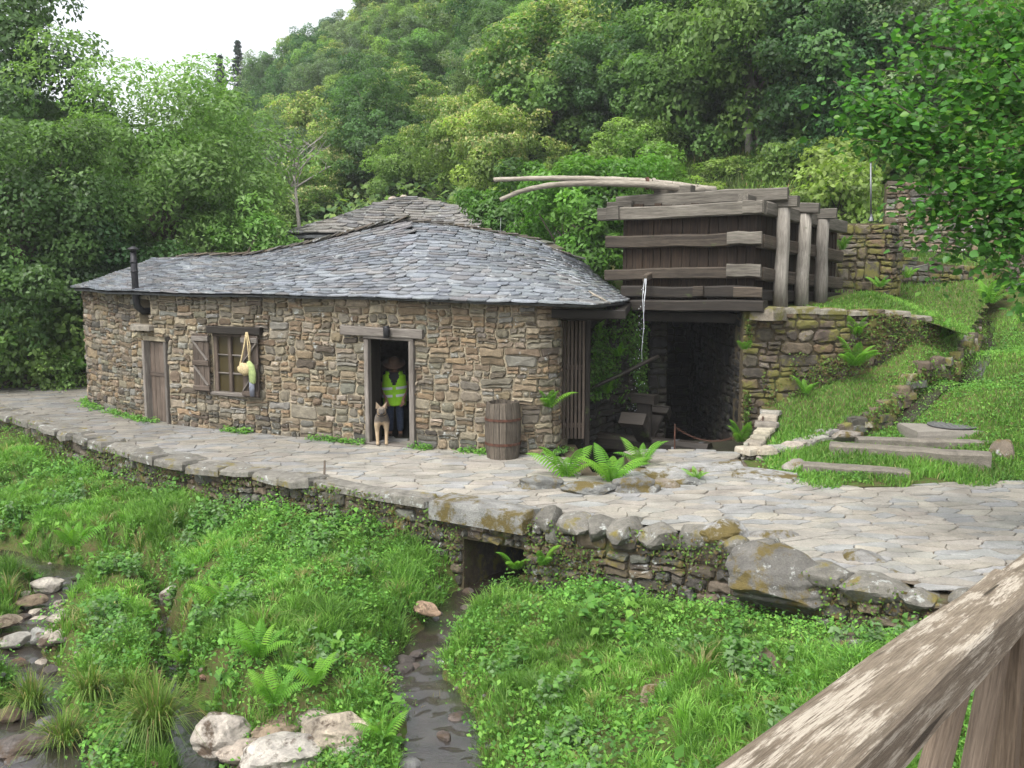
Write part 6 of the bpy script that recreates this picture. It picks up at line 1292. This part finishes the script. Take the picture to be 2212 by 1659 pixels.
def blade_obj(name, parts, label, mat=None):
    Vs, Q, Tr, Cs = [], [], [], []; off = 0
    for V, q, t, c in parts: Vs.append(V); Q.append(q + off); Tr.append(t + off); Cs.append(c); off += len(V)
    V, Q, Tr, Cs = np.concatenate(Vs), np.concatenate(Q), np.concatenate(Tr), np.concatenate(Cs); me = bpy.data.meshes.new(name); nq, nt_ = len(Q), len(Tr)
    me.vertices.add(len(V)); me.vertices.foreach_set('co', V.astype(np.float32).ravel()); me.loops.add(nq * 4 + nt_ * 3); me.loops.foreach_set('vertex_index', np.concatenate([Q.ravel(), Tr.ravel()]).astype(np.int32)); me.polygons.add(nq + nt_)
    me.polygons.foreach_set('loop_start', np.concatenate([np.arange(nq) * 4, nq * 4 + np.arange(nt_) * 3]).astype(np.int32)); me.update(calc_edges=True)
    a = me.color_attributes.new('Col', 'FLOAT_COLOR', 'POINT'); a.data.foreach_set('color', np.concatenate([Cs, np.ones((len(Cs), 1))], 1).astype(np.float32).ravel()); me.materials.append(mat or M_GRASS)
    o = link(bpy.data.objects.new(name, me)); return tag(o, label, 'grass', None, 'stuff')
def vnoise(x, y, f, seed):
    g = np.random.default_rng(seed); t = g.random((64, 64)); u, v = x * f, y * f; i, j = np.floor(u).astype(int), np.floor(v).astype(int); a, b = u - i, v - j; a, b = a * a * (3 - 2 * a), b * b * (3 - 2 * b); q = lambda p, r: t[p % 64, r % 64]
    return q(i, j) * (1 - a) * (1 - b) + q(i + 1, j) * a * (1 - b) + q(i, j + 1) * (1 - a) * b + q(i + 1, j + 1) * a * b
def in_view(x, y, z, m=60):
    dz = z - HEYE; dep = y * CP - dz * SP; px = CX + FPX * x / dep; py = CY - FPX * (y * SP + dz * CP) / dep; return (px > -m) & (px < 2212 + m) & (py > -m) & (py < 1659 + m * 2.5)
g = np.random.default_rng(5)
def scatter(n, x0, x1, y0, y1, zf, ok, near=11.0, pw=1.3):
    x = g.uniform(x0, x1, n); y = g.uniform(y0, y1, n); z = zf(x, y); d = np.hypot(x, y); k = ok(x, y) & in_view(x, y, z) & (g.random(n) < np.minimum(1, (near / d) ** pw)); return x[k], y[k], z[k]
GC = np.array([(.135, .285, .045), (.165, .325, .055), (.105, .23, .04), (.20, .35, .075), (.30, .29, .12)])
def grass_cols(x, y, n):
    base = GC[g.choice(5, n, p=(.32, .3, .2, .13, .05))]; p = vnoise(x, y, .9, 3)[:, None]; return base * (.6 + .7 * p) * g.uniform(.75, 1.25, n)[:, None]
bare = lambda x, y: (vnoise(x, y, .8, 21) * .6 + vnoise(x, y, 2.3, 22) * .4)
kerbd = lambda x, y: sdist(KP, x, y)[0]
ok_bank = lambda x, y: (kerbd(x, y) > .06) & ((g.random(len(x)) < .35) | (kerbd(x, y) > .4)) & ~stream_mask(x, y, .0) & (g.random(len(x)) < sstep(.24, .42, bare(x, y) + .0))
tx, ty, tz = scatter(34000, -14, 5.2, 7.2, 23, bank_z, ok_bank, 11, 1.1); nT = len(tx); tH = (.06 + .36 * (vnoise(tx, ty, .7, 8) * .6 + vnoise(tx, ty, 2.2, 9) * .4) ** 2.0) * g.uniform(.7, 1.35, nT); tC = grass_cols(tx, ty, nT)
pick = g.integers(0, nT, 195000); r_ = np.abs(g.normal(size=len(pick))) * .05; an = g.uniform(0, 2 * np.pi, len(pick)); x, y = tx[pick] + r_ * np.cos(an), ty[pick] + r_ * np.sin(an); k = (kerbd(x, y) > .03) & ~stream_mask(x, y, -.03); pick, an, r_, x, y = pick[k], an[k], r_[k], x[k], y[k]; n = len(x)
z = bank_z(x, y); h = tH[pick] * g.uniform(.55, 1.3, n); lean = np.clip(.15 + r_ * 8 + g.uniform(-.1, .35, n), .05, 1.0)
parts = [blades(np.stack([x, y, z - .01], 1), h, g.uniform(.007, .013, n) * (.75 + np.hypot(x, y) / 26), lean, tC[pick] * g.uniform(.8, 1.22, (n, 1)), 1, an)]; print('bank blades', n)
blade_obj('bank_grass', parts, 'lush green grass on the stream banks below the path')
lawn_ok = lambda x, y: (x > 4.3 + np.clip(y - 16.9, 0, 2.0) * .42) & (y > 15.2 - .25 * (x < 5.6) + .25 * np.sin(x * 5)) & (y < 21 + np.maximum(x - 9, 0) * 2.4)
def slope_top(x, y): return SLOPE(x, y)
x, y, z = scatter(150000, 3.9, 13.5, 14.9, 25.5, SLOPE, lawn_ok, 16, 1.5); n = len(x); h = (.035 + .08 * vnoise(x, y, .9, 31) ** 2) * g.uniform(.5, 1.5, n) * np.where((y < 16.9) & (x > 4.6), 1.7, 1)
P2 = blades(np.stack([x, y, z - .005], 1), h, g.uniform(.014, .022, n), g.uniform(.1, .8, n), grass_cols(x, y, n), 2); print('lawn', n)
x, y, z = scatter(110000, 4.6, 15, 19.6, 32, TERR, lambda x, y: (y > 19.75 + .12 * np.maximum(x - 4.6, 0)) & ~((y < 22.6) & ((x - 4.7) * .77 - (y - 19.35) * .64 < .5)) & (y > 20.9 + (x - 9.4) * 1.55 * (x > 9.4) - 9 * (x <= 9.4)), 20, 1.5); n = len(x); h = (.05 + .12 * vnoise(x, y, .6, 33) ** 2) * g.uniform(.5, 1.5, n) * (1 + 1.8 * sstep(25, 29, y))
P3 = blades(np.stack([x, y, z - .005], 1), h, g.uniform(.016, .026, n), g.uniform(.1, .8, n), grass_cols(x, y, n) * np.where(y > 26, .8, 1)[:, None], 3)
blade_obj('lawn_grass', [P2, P3], 'mown green lawn on the slope right of the pit')
x, y, z = scatter(90000, -4, 22, 27, 46, lambda a, b: hill_z(a, b) - .28, lambda x, y: (x > 13) | (y > 31), 40, .5); n = len(x); h = (.12 + .35 * vnoise(x, y, .3, 41)) * g.uniform(.5, 1.4, n)
P4 = blades(np.stack([x, y, z], 1), h, g.uniform(.03, .06, n), g.uniform(.1, .8, n), grass_cols(x, y, n) * np.array([1.0, .8, 1.0]) * np.where(vnoise(x, y, .35, 44) > .62, 1.0, .75)[:, None], 4)
blade_obj('scrub_grass', [P4], 'rough grass and scrub on the slope behind the tank')
# dry brown grass and roots along the stream edges and under the kerb
x, y, z = scatter(60000, -14, 5.2, 7.2, 23, bank_z, lambda x, y: (kerbd(x, y) > .02) & ((stream_mask(x, y, .28) & ~stream_mask(x, y, .02)) | ((kerbd(x, y) < .6) & (g.random(len(x)) < .5)) | (bare(x, y) < .4)), 12, 1.0); k = g.random(len(x)) < sstep(.3, .55, vnoise(x, y, 1.6, 58)); x, y, z = x[k], y[k], z[k]; n = len(x); print('dry', n)
blade_obj('dry_grass', [blades(np.stack([x, y, z - .01], 1), g.uniform(.04, .16, n), g.uniform(.006, .012, n), g.uniform(.3, 1.0, n), np.array([(.20, .15, .08), (.26, .21, .11), (.12, .085, .05), (.16, .17, .06)])[g.choice(4, n)] * g.uniform(.7, 1.2, (n, 1)), 7)], 'dry brown grass and roots along the stream edges')
# leafy weeds
def weeds(name, x, y, z, hh, size, cols, label, seed, spread=.1, nleaf=9):
    g2 = np.random.default_rng(seed); n = len(x); k = nleaf; P = np.repeat(np.stack([x, y, z], 1), k, 0); off = g2.normal(size=(n * k, 3)) * spread; off[:, 2] = g2.uniform(.15, 1.05, n * k) * np.repeat(hh, k); N = unit(np.stack([g2.normal(size=n * k) * .45, -.2 + g2.normal(size=n * k) * .45, np.ones(n * k)], 1)); s = np.repeat(size, k) * g2.uniform(.6, 1.35, n * k)
    V, Fq = leaf_quads(P + off, N, s, s * .62, seed, .15); c = np.repeat(np.repeat(cols, k, 0) * g2.uniform(.75, 1.3, (n * k, 1)), 4, 0); o = mob(name, V, Fq, M_GRASS, None, None, c); return tag(o, label, 'weeds', None, 'stuff')
WC = np.array([(.09, .23, .035), (.12, .28, .045), (.07, .18, .035), (.15, .30, .05)])
okw = lambda x, y: (kerbd(x, y) > .04) & ~stream_mask(x, y, -.02) & (g.random(len(x)) < sstep(.38, .62, vnoise(x, y, 1.1, 51) + .35 * np.exp(-np.maximum(kerbd(x, y), 0) / .5)))
x, y, z = scatter(34000, -14, 5.2, 7.2, 23, bank_z, okw, 12, 1.2); n = len(x); print('weeds', n); hh = (.08 + .16 * vnoise(x, y, 1.3, 52)) * g.uniform(.6, 1.4, n) * (1 + .3 * np.exp(-np.maximum(kerbd(x, y), 0) / .4) * (x < -.5))
weeds('bank_weeds', x, y, z, hh, .035 + .03 * vnoise(x, y, .8, 53), WC[g.choice(4, n)] * (.8 + .4 * vnoise(x, y, 1, 54))[:, None], 'small-leaved weeds growing through the grass of the banks', 61)
x, y, z = scatter(5200, -13, 4.5, 7.2, 22, bank_z, lambda x, y: (kerbd(x, y) > .04) & ~stream_mask(x, y, -.05) & (vnoise(x, y, .9, 57) > .6), 12, 1.0); n = len(x)
weeds('dock_leaves', x, y, z, g.uniform(.08, .25, n), g.uniform(.07, .14, n), WC[g.choice(4, n)] * .95, 'broader dock and nettle leaves scattered over the banks', 62, .07, 5)
x, y, z = scatter(9000, 4.2, 12, 14.9, 24, SLOPE, lambda x, y: lawn_ok(x, y) & (vnoise(x, y, 1.2, 71) > .45), 16, 1); n = len(x)
weeds('lawn_weeds', x, y, z, np.full(n, .06), np.full(n, .05), WC[g.choice(4, n)], 'clover and small weeds in the lawn by the steps', 63, .08, 6)
# taller nettle-like weeds in clumps
cx_ = g.uniform(-13, 4.6, 260); cy_ = g.uniform(8, 22, 260); kk_ = (kerbd(cx_, cy_) > .12) & ~stream_mask(cx_, cy_, .1) & (vnoise(cx_, cy_, .8, 95) > .42); cx_, cy_ = cx_[kk_][:90], cy_[kk_][:90]; x = np.repeat(cx_, 16) + g.normal(size=len(cx_) * 16) * .14; y = np.repeat(cy_, 16) + g.normal(size=len(cx_) * 16) * .14; k = ~stream_mask(x, y, .0) & (kerbd(x, y) > .03); x, y = x[k], y[k]; n = len(x)
weeds('tall_weeds', x, y, bank_z(x, y), g.uniform(.18, .42, n), g.uniform(.05, .09, n), np.array([(.08, .19, .04), (.11, .24, .05), (.13, .21, .09)])[g.choice(3, n)], 'taller nettle-like weeds in clumps on the banks', 65, .03, 14)
# plants and moss hanging on the walls
def wall_cover(name, pa, s0, s1, z0, z1, dens, size, mask, cols, label, seed, d0=.06, dsp=.05):
    g2 = np.random.default_rng(seed); n = int((s1 - s0) * (z1 - z0) * dens); s = g2.uniform(s0, s1, n); t = g2.uniform(z0, z1, n); k = mask(s, t) & (g2.random(n) < sstep(.36, .6, vnoise(s, t, 1.7, seed) * .7 + vnoise(s, t, 5, seed + 1) * .3)); s, t = s[k], t[k]; n = len(s)
    P = np.array([pa.map(a, b, d0 + abs(g2.normal()) * dsp) for a, b in zip(s, t)]); nr = np.array([(*pa.nrm(a), .6) for a in s]); V, Fq = leaf_quads(P, unit(nr + g2.normal(size=(n, 3)) * .5), size * g2.uniform(.5, 1.4, n), size * .6, seed, .4); c = np.array(cols)[g2.choice(len(cols), n)] * g2.uniform(.7, 1.3, (n, 1)); o = mob(name, V, Fq, M_GRASS, None, None, np.repeat(c, 4, 0)); return tag(o, label, 'plants', None, 'stuff')
MOSSC = [(.085, .085, .028), (.10, .17, .035), (.12, .22, .04), (.11, .08, .035)]
wall_cover('wall_plants', RW, .3, RW.L - .1, .2, 2.45, 2100, .055, lambda s, t: (g.random(len(s)) < .75) & (t < np.interp(s, (0, 1.5, 3.0, 4.0, 5.2), (2.4, 2.4, 2.4, 2.2, 1.9))) & (s > .5 - t * .1), MOSSC, 'moss and small plants covering the retaining wall', 81)
wall_cover('wall_plants', PL, .1, PL.L, .2, 2.5, 1500, .07, lambda s, t: (t > .4), [(.05, .12, .02), (.07, .16, .03), (.09, .19, .03), (.05, .08, .02)], 'ferny plants covering the dark pit wall', 83)
wall_cover('kerb_moss', KERB, 2.5, KERB.L - 4, -.9, .0, 900, .05, lambda s, t: (t > -1) & ~((s > sA) & (s < sB)), MOSSC, 'moss and weeds clinging to the low wall under the path', 85)
wall_cover('pit_edge_plants', Path([(4.5, 19.3), (4.56, 19.36)], 2, False), -.05, .12, .1, 2.3, 3000, .06, lambda s, t: t > 0, MOSSC[1:], 'plants on the corner of the wheel pit opening', 87)
wall_cover('bank_plants', CB, 1.0, CB.L, .2, 2.4, 2600, .06, lambda s, t: abs(t - np.array([float(SLOPE0(*CB.pos(a))) - .12 for a in s])) < .22, MOSSC + [(.13, .27, .04)], 'grass and moss overhanging the channel bank', 89)
# weeds along the foot of the mill wall and in paving joints
s = g.uniform(1.5, HW.L - .8, 900); k = (vnoise(s, s * 0, 1.5, 91) > .45); s = s[k]; s = s[~((s > D0) & (s < D1))]; P = np.array([HW.map(a, 0, .06 + abs(g.normal()) * .1) for a in s]); n = len(P)
weeds('wall_foot_weeds', P[:, 0], P[:, 1], P[:, 2], g.uniform(.04, .13, n), np.full(n, .05), WC[g.choice(4, n)], 'small weeds along the foot of the mill wall', 64, .04, 7)
# ---- ferns
def frond_geo(seed, L_=1.0, np_=17):
    g3_ = random.Random(seed); V, Fc = [], []; pts = []
    for i in range(np_ + 1):
        t = i / np_; pts.append(Vector((0, t * .62 + .12 * t ** 2, .88 * t - .42 * t ** 2.6)))
    for i in range(1, np_):
        t = i / np_; ln = .24 * (math.sin(math.pi * min(1, t * .88 + .14)) ** .8) * (1 - t * .35); d = (pts[i + 1] - pts[i - 1]).normalized(); w_ = .92 / np_ * .62
        for sg in (1, -1):
            sd2 = (Vector((sg, .35, 0)).normalized() + d * .15).normalized(); b = len(V); p = pts[i]; dz = Vector((0, 0, -.10 * ln / .2))
            V += [p - d * w_ * .5, p + sd2 * ln * .55 - d * w_ * .55 + dz * .3, p + sd2 * ln + dz + d * w_ * .3, p + sd2 * ln * .55 + d * w_ * .55 + dz * .3, p + d * w_ * .5]; Fc.append((b, b + 1, b + 2, b + 3, b + 4))
    b = len(V); v, f = tube_geo(pts, [.009 * (1 - i / (np_ + 1)) + .002 for i in range(np_ + 1)], 3); V += v; Fc += [tuple(q + b for q in ff) for ff in f]
    c = (.13, .30, .035); me = raw_mesh('frond', V, Fc, np.array([[c[0] * k, c[1] * k, c[2] * k] for k in [g3_.uniform(.85, 1.15) for _ in V]])); me.materials.append(M_FERN); return me
FR = [frond_geo(1), frond_geo(2, 1, 21)]
def fern(loc, s, nf, label, seed, lean=(0, 0), rot0=0.0, arc=6.28, group='ferns'):
    g3_ = random.Random(seed); r = thing('fern', loc, label, 'fern', group)
    for k in range(nf):
        a = rot0 + arc * (k + g3_.uniform(-.3, .3)) / nf; ss = s * 1.25 * g3_.uniform(.7, 1.15); M = T(loc) @ Matrix.Rotation(a, 4, 'Z') @ Matrix.Rotation(g3_.uniform(-.15, .45), 4, 'X') @ Matrix.Rotation(g3_.uniform(-.2, .2), 4, 'Y') @ Matrix.Diagonal((ss, ss, ss, 1)); link(bpy.data.objects.new('frond', FR[k % 2]), r, M)
    return r
def bz(px, py, z0):
    p = gz(px, py, z0)
    for _ in range(6): p = gz(px, py, float(bank_z(p.x, p.y)))
    return p
for i, (px, py, s, nf, lab) in enumerate([(560, 1420, .55, 9, 'tall pale fern on the middle of the left mound'), (480, 1310, .5, 7, 'fern near the top of the left mound'), (590, 1520, .42, 8, 'bright fern on the lower left mound above the white rocks'), (680, 1480, .38, 7, 'small fern right of the bright one on the left mound'), (890, 1230, .4, 6, 'small fern in the grass below the big kerb slab'), (160, 1180, .5, 7, 'fern above the dark pool at the left'), (400, 1430, .4, 6, 'fern beside the rivulet between the mounds'), (830, 1600, .38, 7, 'fern beside the brook at the right of the bleached rocks'), (330, 960, .35, 6, 'fern under the kerb below the small door'), (40, 1080, .4, 6, 'fern on the far left meadow'), (700, 1300, .36, 6, 'pale fern in the middle of the meadow'), (620, 1130, .3, 5, 'little fern below the kerb left of the stake'), (1370, 1390, .25, 5, 'little fern on the right bank')]):
    p = bz(px, py, -1); fern(p, s, nf, lab, 900 + i)
for i, (loc, s, nf, lab, r0, arc) in enumerate([
    (gz(1150, 960, .05), .6, 9, 'fern right of the barrel at the house corner', 0, 6.28), (at(1185, 880, 17.55), .5, 7, 'fern growing from the house corner above the barrel fern', 2.2, 2.6), (gz(1225, 1030, .0), .62, 9, 'large fern left of the dark trench', 0, 6.28), (gz(1320, 1040, .0), .62, 10, 'large bright fern right of the dark trench', 0, 6.28), (gz(1385, 1005, .0), .55, 7, 'upright fern in front of the wheel axle', 0, 6.28), (gz(1505, 1035, .0), .26, 8, 'small fern among the flat slabs', 0, 6.28),
    (at(1600, 955, 18.3), .5, 6, 'fern at the right corner of the pit mouth', 1.5, 2.5), (at(1608, 755, 19.3), .3, 4, 'little bright fern high on the pit corner', 2.4, 1.8), (at(1845, 790, 19.4), .6, 8, 'fern against the retaining wall below its middle', 1.8, 2.8), (at(1850, 725, 19.6), .45, 6, 'fern rooted in the upper retaining wall', 2.0, 2.4), (at(1740, 850, 19.2), .4, 6, 'fern on the lawn at the foot of the retaining wall', 0, 6.28), (at(2022, 745, 20.6), .55, 10, 'round dark fern at the end of the retaining wall', 0, 6.28), (at(2140, 655, 21.5), .6, 8, 'fern beside the water channel under the leafy branch', 0, 6.28), (at(1820, 540, 22.5), .35, 5, 'small fern on the broken wall beside the tank', 2.2, 2.0), (at(1900, 620, 22.4), .35, 6, 'fern at the foot of the broken wall', 0, 6.28), (at(1960, 600, 23.4), .4, 7, 'fern on the upper lawn', 0, 6.28),
    (Vector((.05, 13.3, -.75)), .42, 4, 'fern hanging at the left side of the culvert mouth', 2.3, 1.8), (Vector((.42, 13.05, -.62)), .42, 4, 'fern hanging at the right side of the culvert mouth', 2.8, 1.6), (at(215, 880, 23.2), .3, 5, 'little fern at the foot of the mill near its left end', 0, 6.28), (at(160, 805, 26.5), .6, 8, 'bright fern clump beyond the left end of the mill', 0, 6.28), (at(120, 800, 27), .6, 7, 'fern under the dark tree at the left', 0, 6.28), (at(1290, 720, 19.3), .35, 5, 'fern on top of the mossy pit wall', 2.2, 2.4), (at(1335, 770, 19.7), .35, 5, 'fern halfway down the mossy pit wall', 2.2, 2.4), (at(1310, 850, 19.5), .3, 5, 'fern low on the mossy pit wall', 2.2, 2.4)]):
    fern(loc, s, nf, lab, 950 + i, (0, 0), r0, arc)
# ---- long grass tussocks at the lower left
def tussock(p, n, L_, label, seed, col=(.13, .22, .04)):
    g2 = np.random.default_rng(seed); V, Fc, C = [], [], []
    for k in range(n):
        a = g2.uniform(0, 6.28); ln = L_ * g2.uniform(.55, 1.1); tilt = g2.uniform(.15, .95); d = Vector((math.cos(a), math.sin(a), 0)); s = Vector((-d.y, d.x, 0)) * .0065; b0 = Vector(p) + Vector((g2.normal() * .05, g2.normal() * .05, 0)); b = len(V)
        for t in (0, .35, .7): q = b0 + d * ln * tilt * t ** 1.4 + Vector((0, 0, ln * (t - .75 * tilt * t * t))); V += [q - s * (1 - t * .6), q + s * (1 - t * .6)]
        q = b0 + d * ln * tilt + Vector((0, 0, ln * (1 - 1.05 * tilt))); V.append(q); Fc += [(b, b + 1, b + 3, b + 2), (b + 2, b + 3, b + 5, b + 4), (b + 4, b + 5, b + 6)]; kk = g2.uniform(.6, 1.3); c = (.26, .23, .09) if g2.random() < .14 else col; C += [(c[0] * kk, c[1] * kk, c[2] * kk, 1)] * 7
    return tag(mob('grass_tussock', V, Fc, M_GRASS, None, p, C), label, 'tussock', 'grass tussocks')
for i, (px, py, n, L_, lab) in enumerate([(340, 1590, 620, 1.0, 'largest drooping grass tussock at the bottom left'), (70, 1540, 380, .75, 'grass tussock drooping into the rapids at the left'), (140, 1620, 320, .7, 'grass tussock at the bottom edge right of the rapids'), (200, 1510, 280, .6, 'grass tussock with brown blades beside the grassy island'), (20, 1300, 220, .45, 'grey-green tussock at the left frame edge'), (280, 1520, 300, .65, 'straw-tipped tussock in front of the grassy island'), (20, 1180, 220, .5, 'dark tussock beside the left pool')]):
    p = bz(px, py, -1.6); tussock(p, n, L_, lab, 1000 + i)

# ================================================================ labels: things that would share one are told apart by their order from the left
bpy.context.view_layer.update()
ORD = 'first second third fourth fifth sixth seventh eighth ninth tenth eleventh twelfth thirteenth fourteenth fifteenth sixteenth'.split()
by = {}
for o in list(sc.objects):
    if o.parent is None and o.get('label') and o.get('kind') != 'stuff': by.setdefault(o['label'], []).append(o)
for lab, os_ in by.items():
    if len(os_) < 2: continue
    os_.sort(key=lambda o: proj(*o.matrix_world.translation)[0])
    for i, o in enumerate(os_): o['label'] = f"{lab}, {'leftmost' if i == 0 else 'rightmost' if i == len(os_) - 1 else (ORD[i] if i < 16 else str(i + 1) + 'th') + '-from-left'}"

# ================================================================ damp air in the valley
hv = [Vector((x, y, z)) for x in (-150, 160) for y in (-6, 320) for z in (-4, 95)]
hzo = mob('haze', hv, [(0, 1, 3, 2), (4, 6, 7, 5), (0, 4, 5, 1), (2, 3, 7, 6), (0, 2, 6, 4), (1, 5, 7, 3)], None or bpy.data.materials.new('damp air'), None); hzo['kind'] = 'stuff'; tag(hzo, 'thin pale haze in the valley air', 'haze')
hm = hzo.data.materials[0]; hm.use_nodes = True; hn = hm.node_tree; hn.nodes.clear(); pv_ = hn.nodes.new('ShaderNodeVolumePrincipled'); pv_.inputs['Density'].default_value = .0005; pv_.inputs['Color'].default_value = (.92, .96, 1, 1); ho = hn.nodes.new('ShaderNodeOutputMaterial'); hn.links.new(pv_.outputs[0], ho.inputs['Volume'])
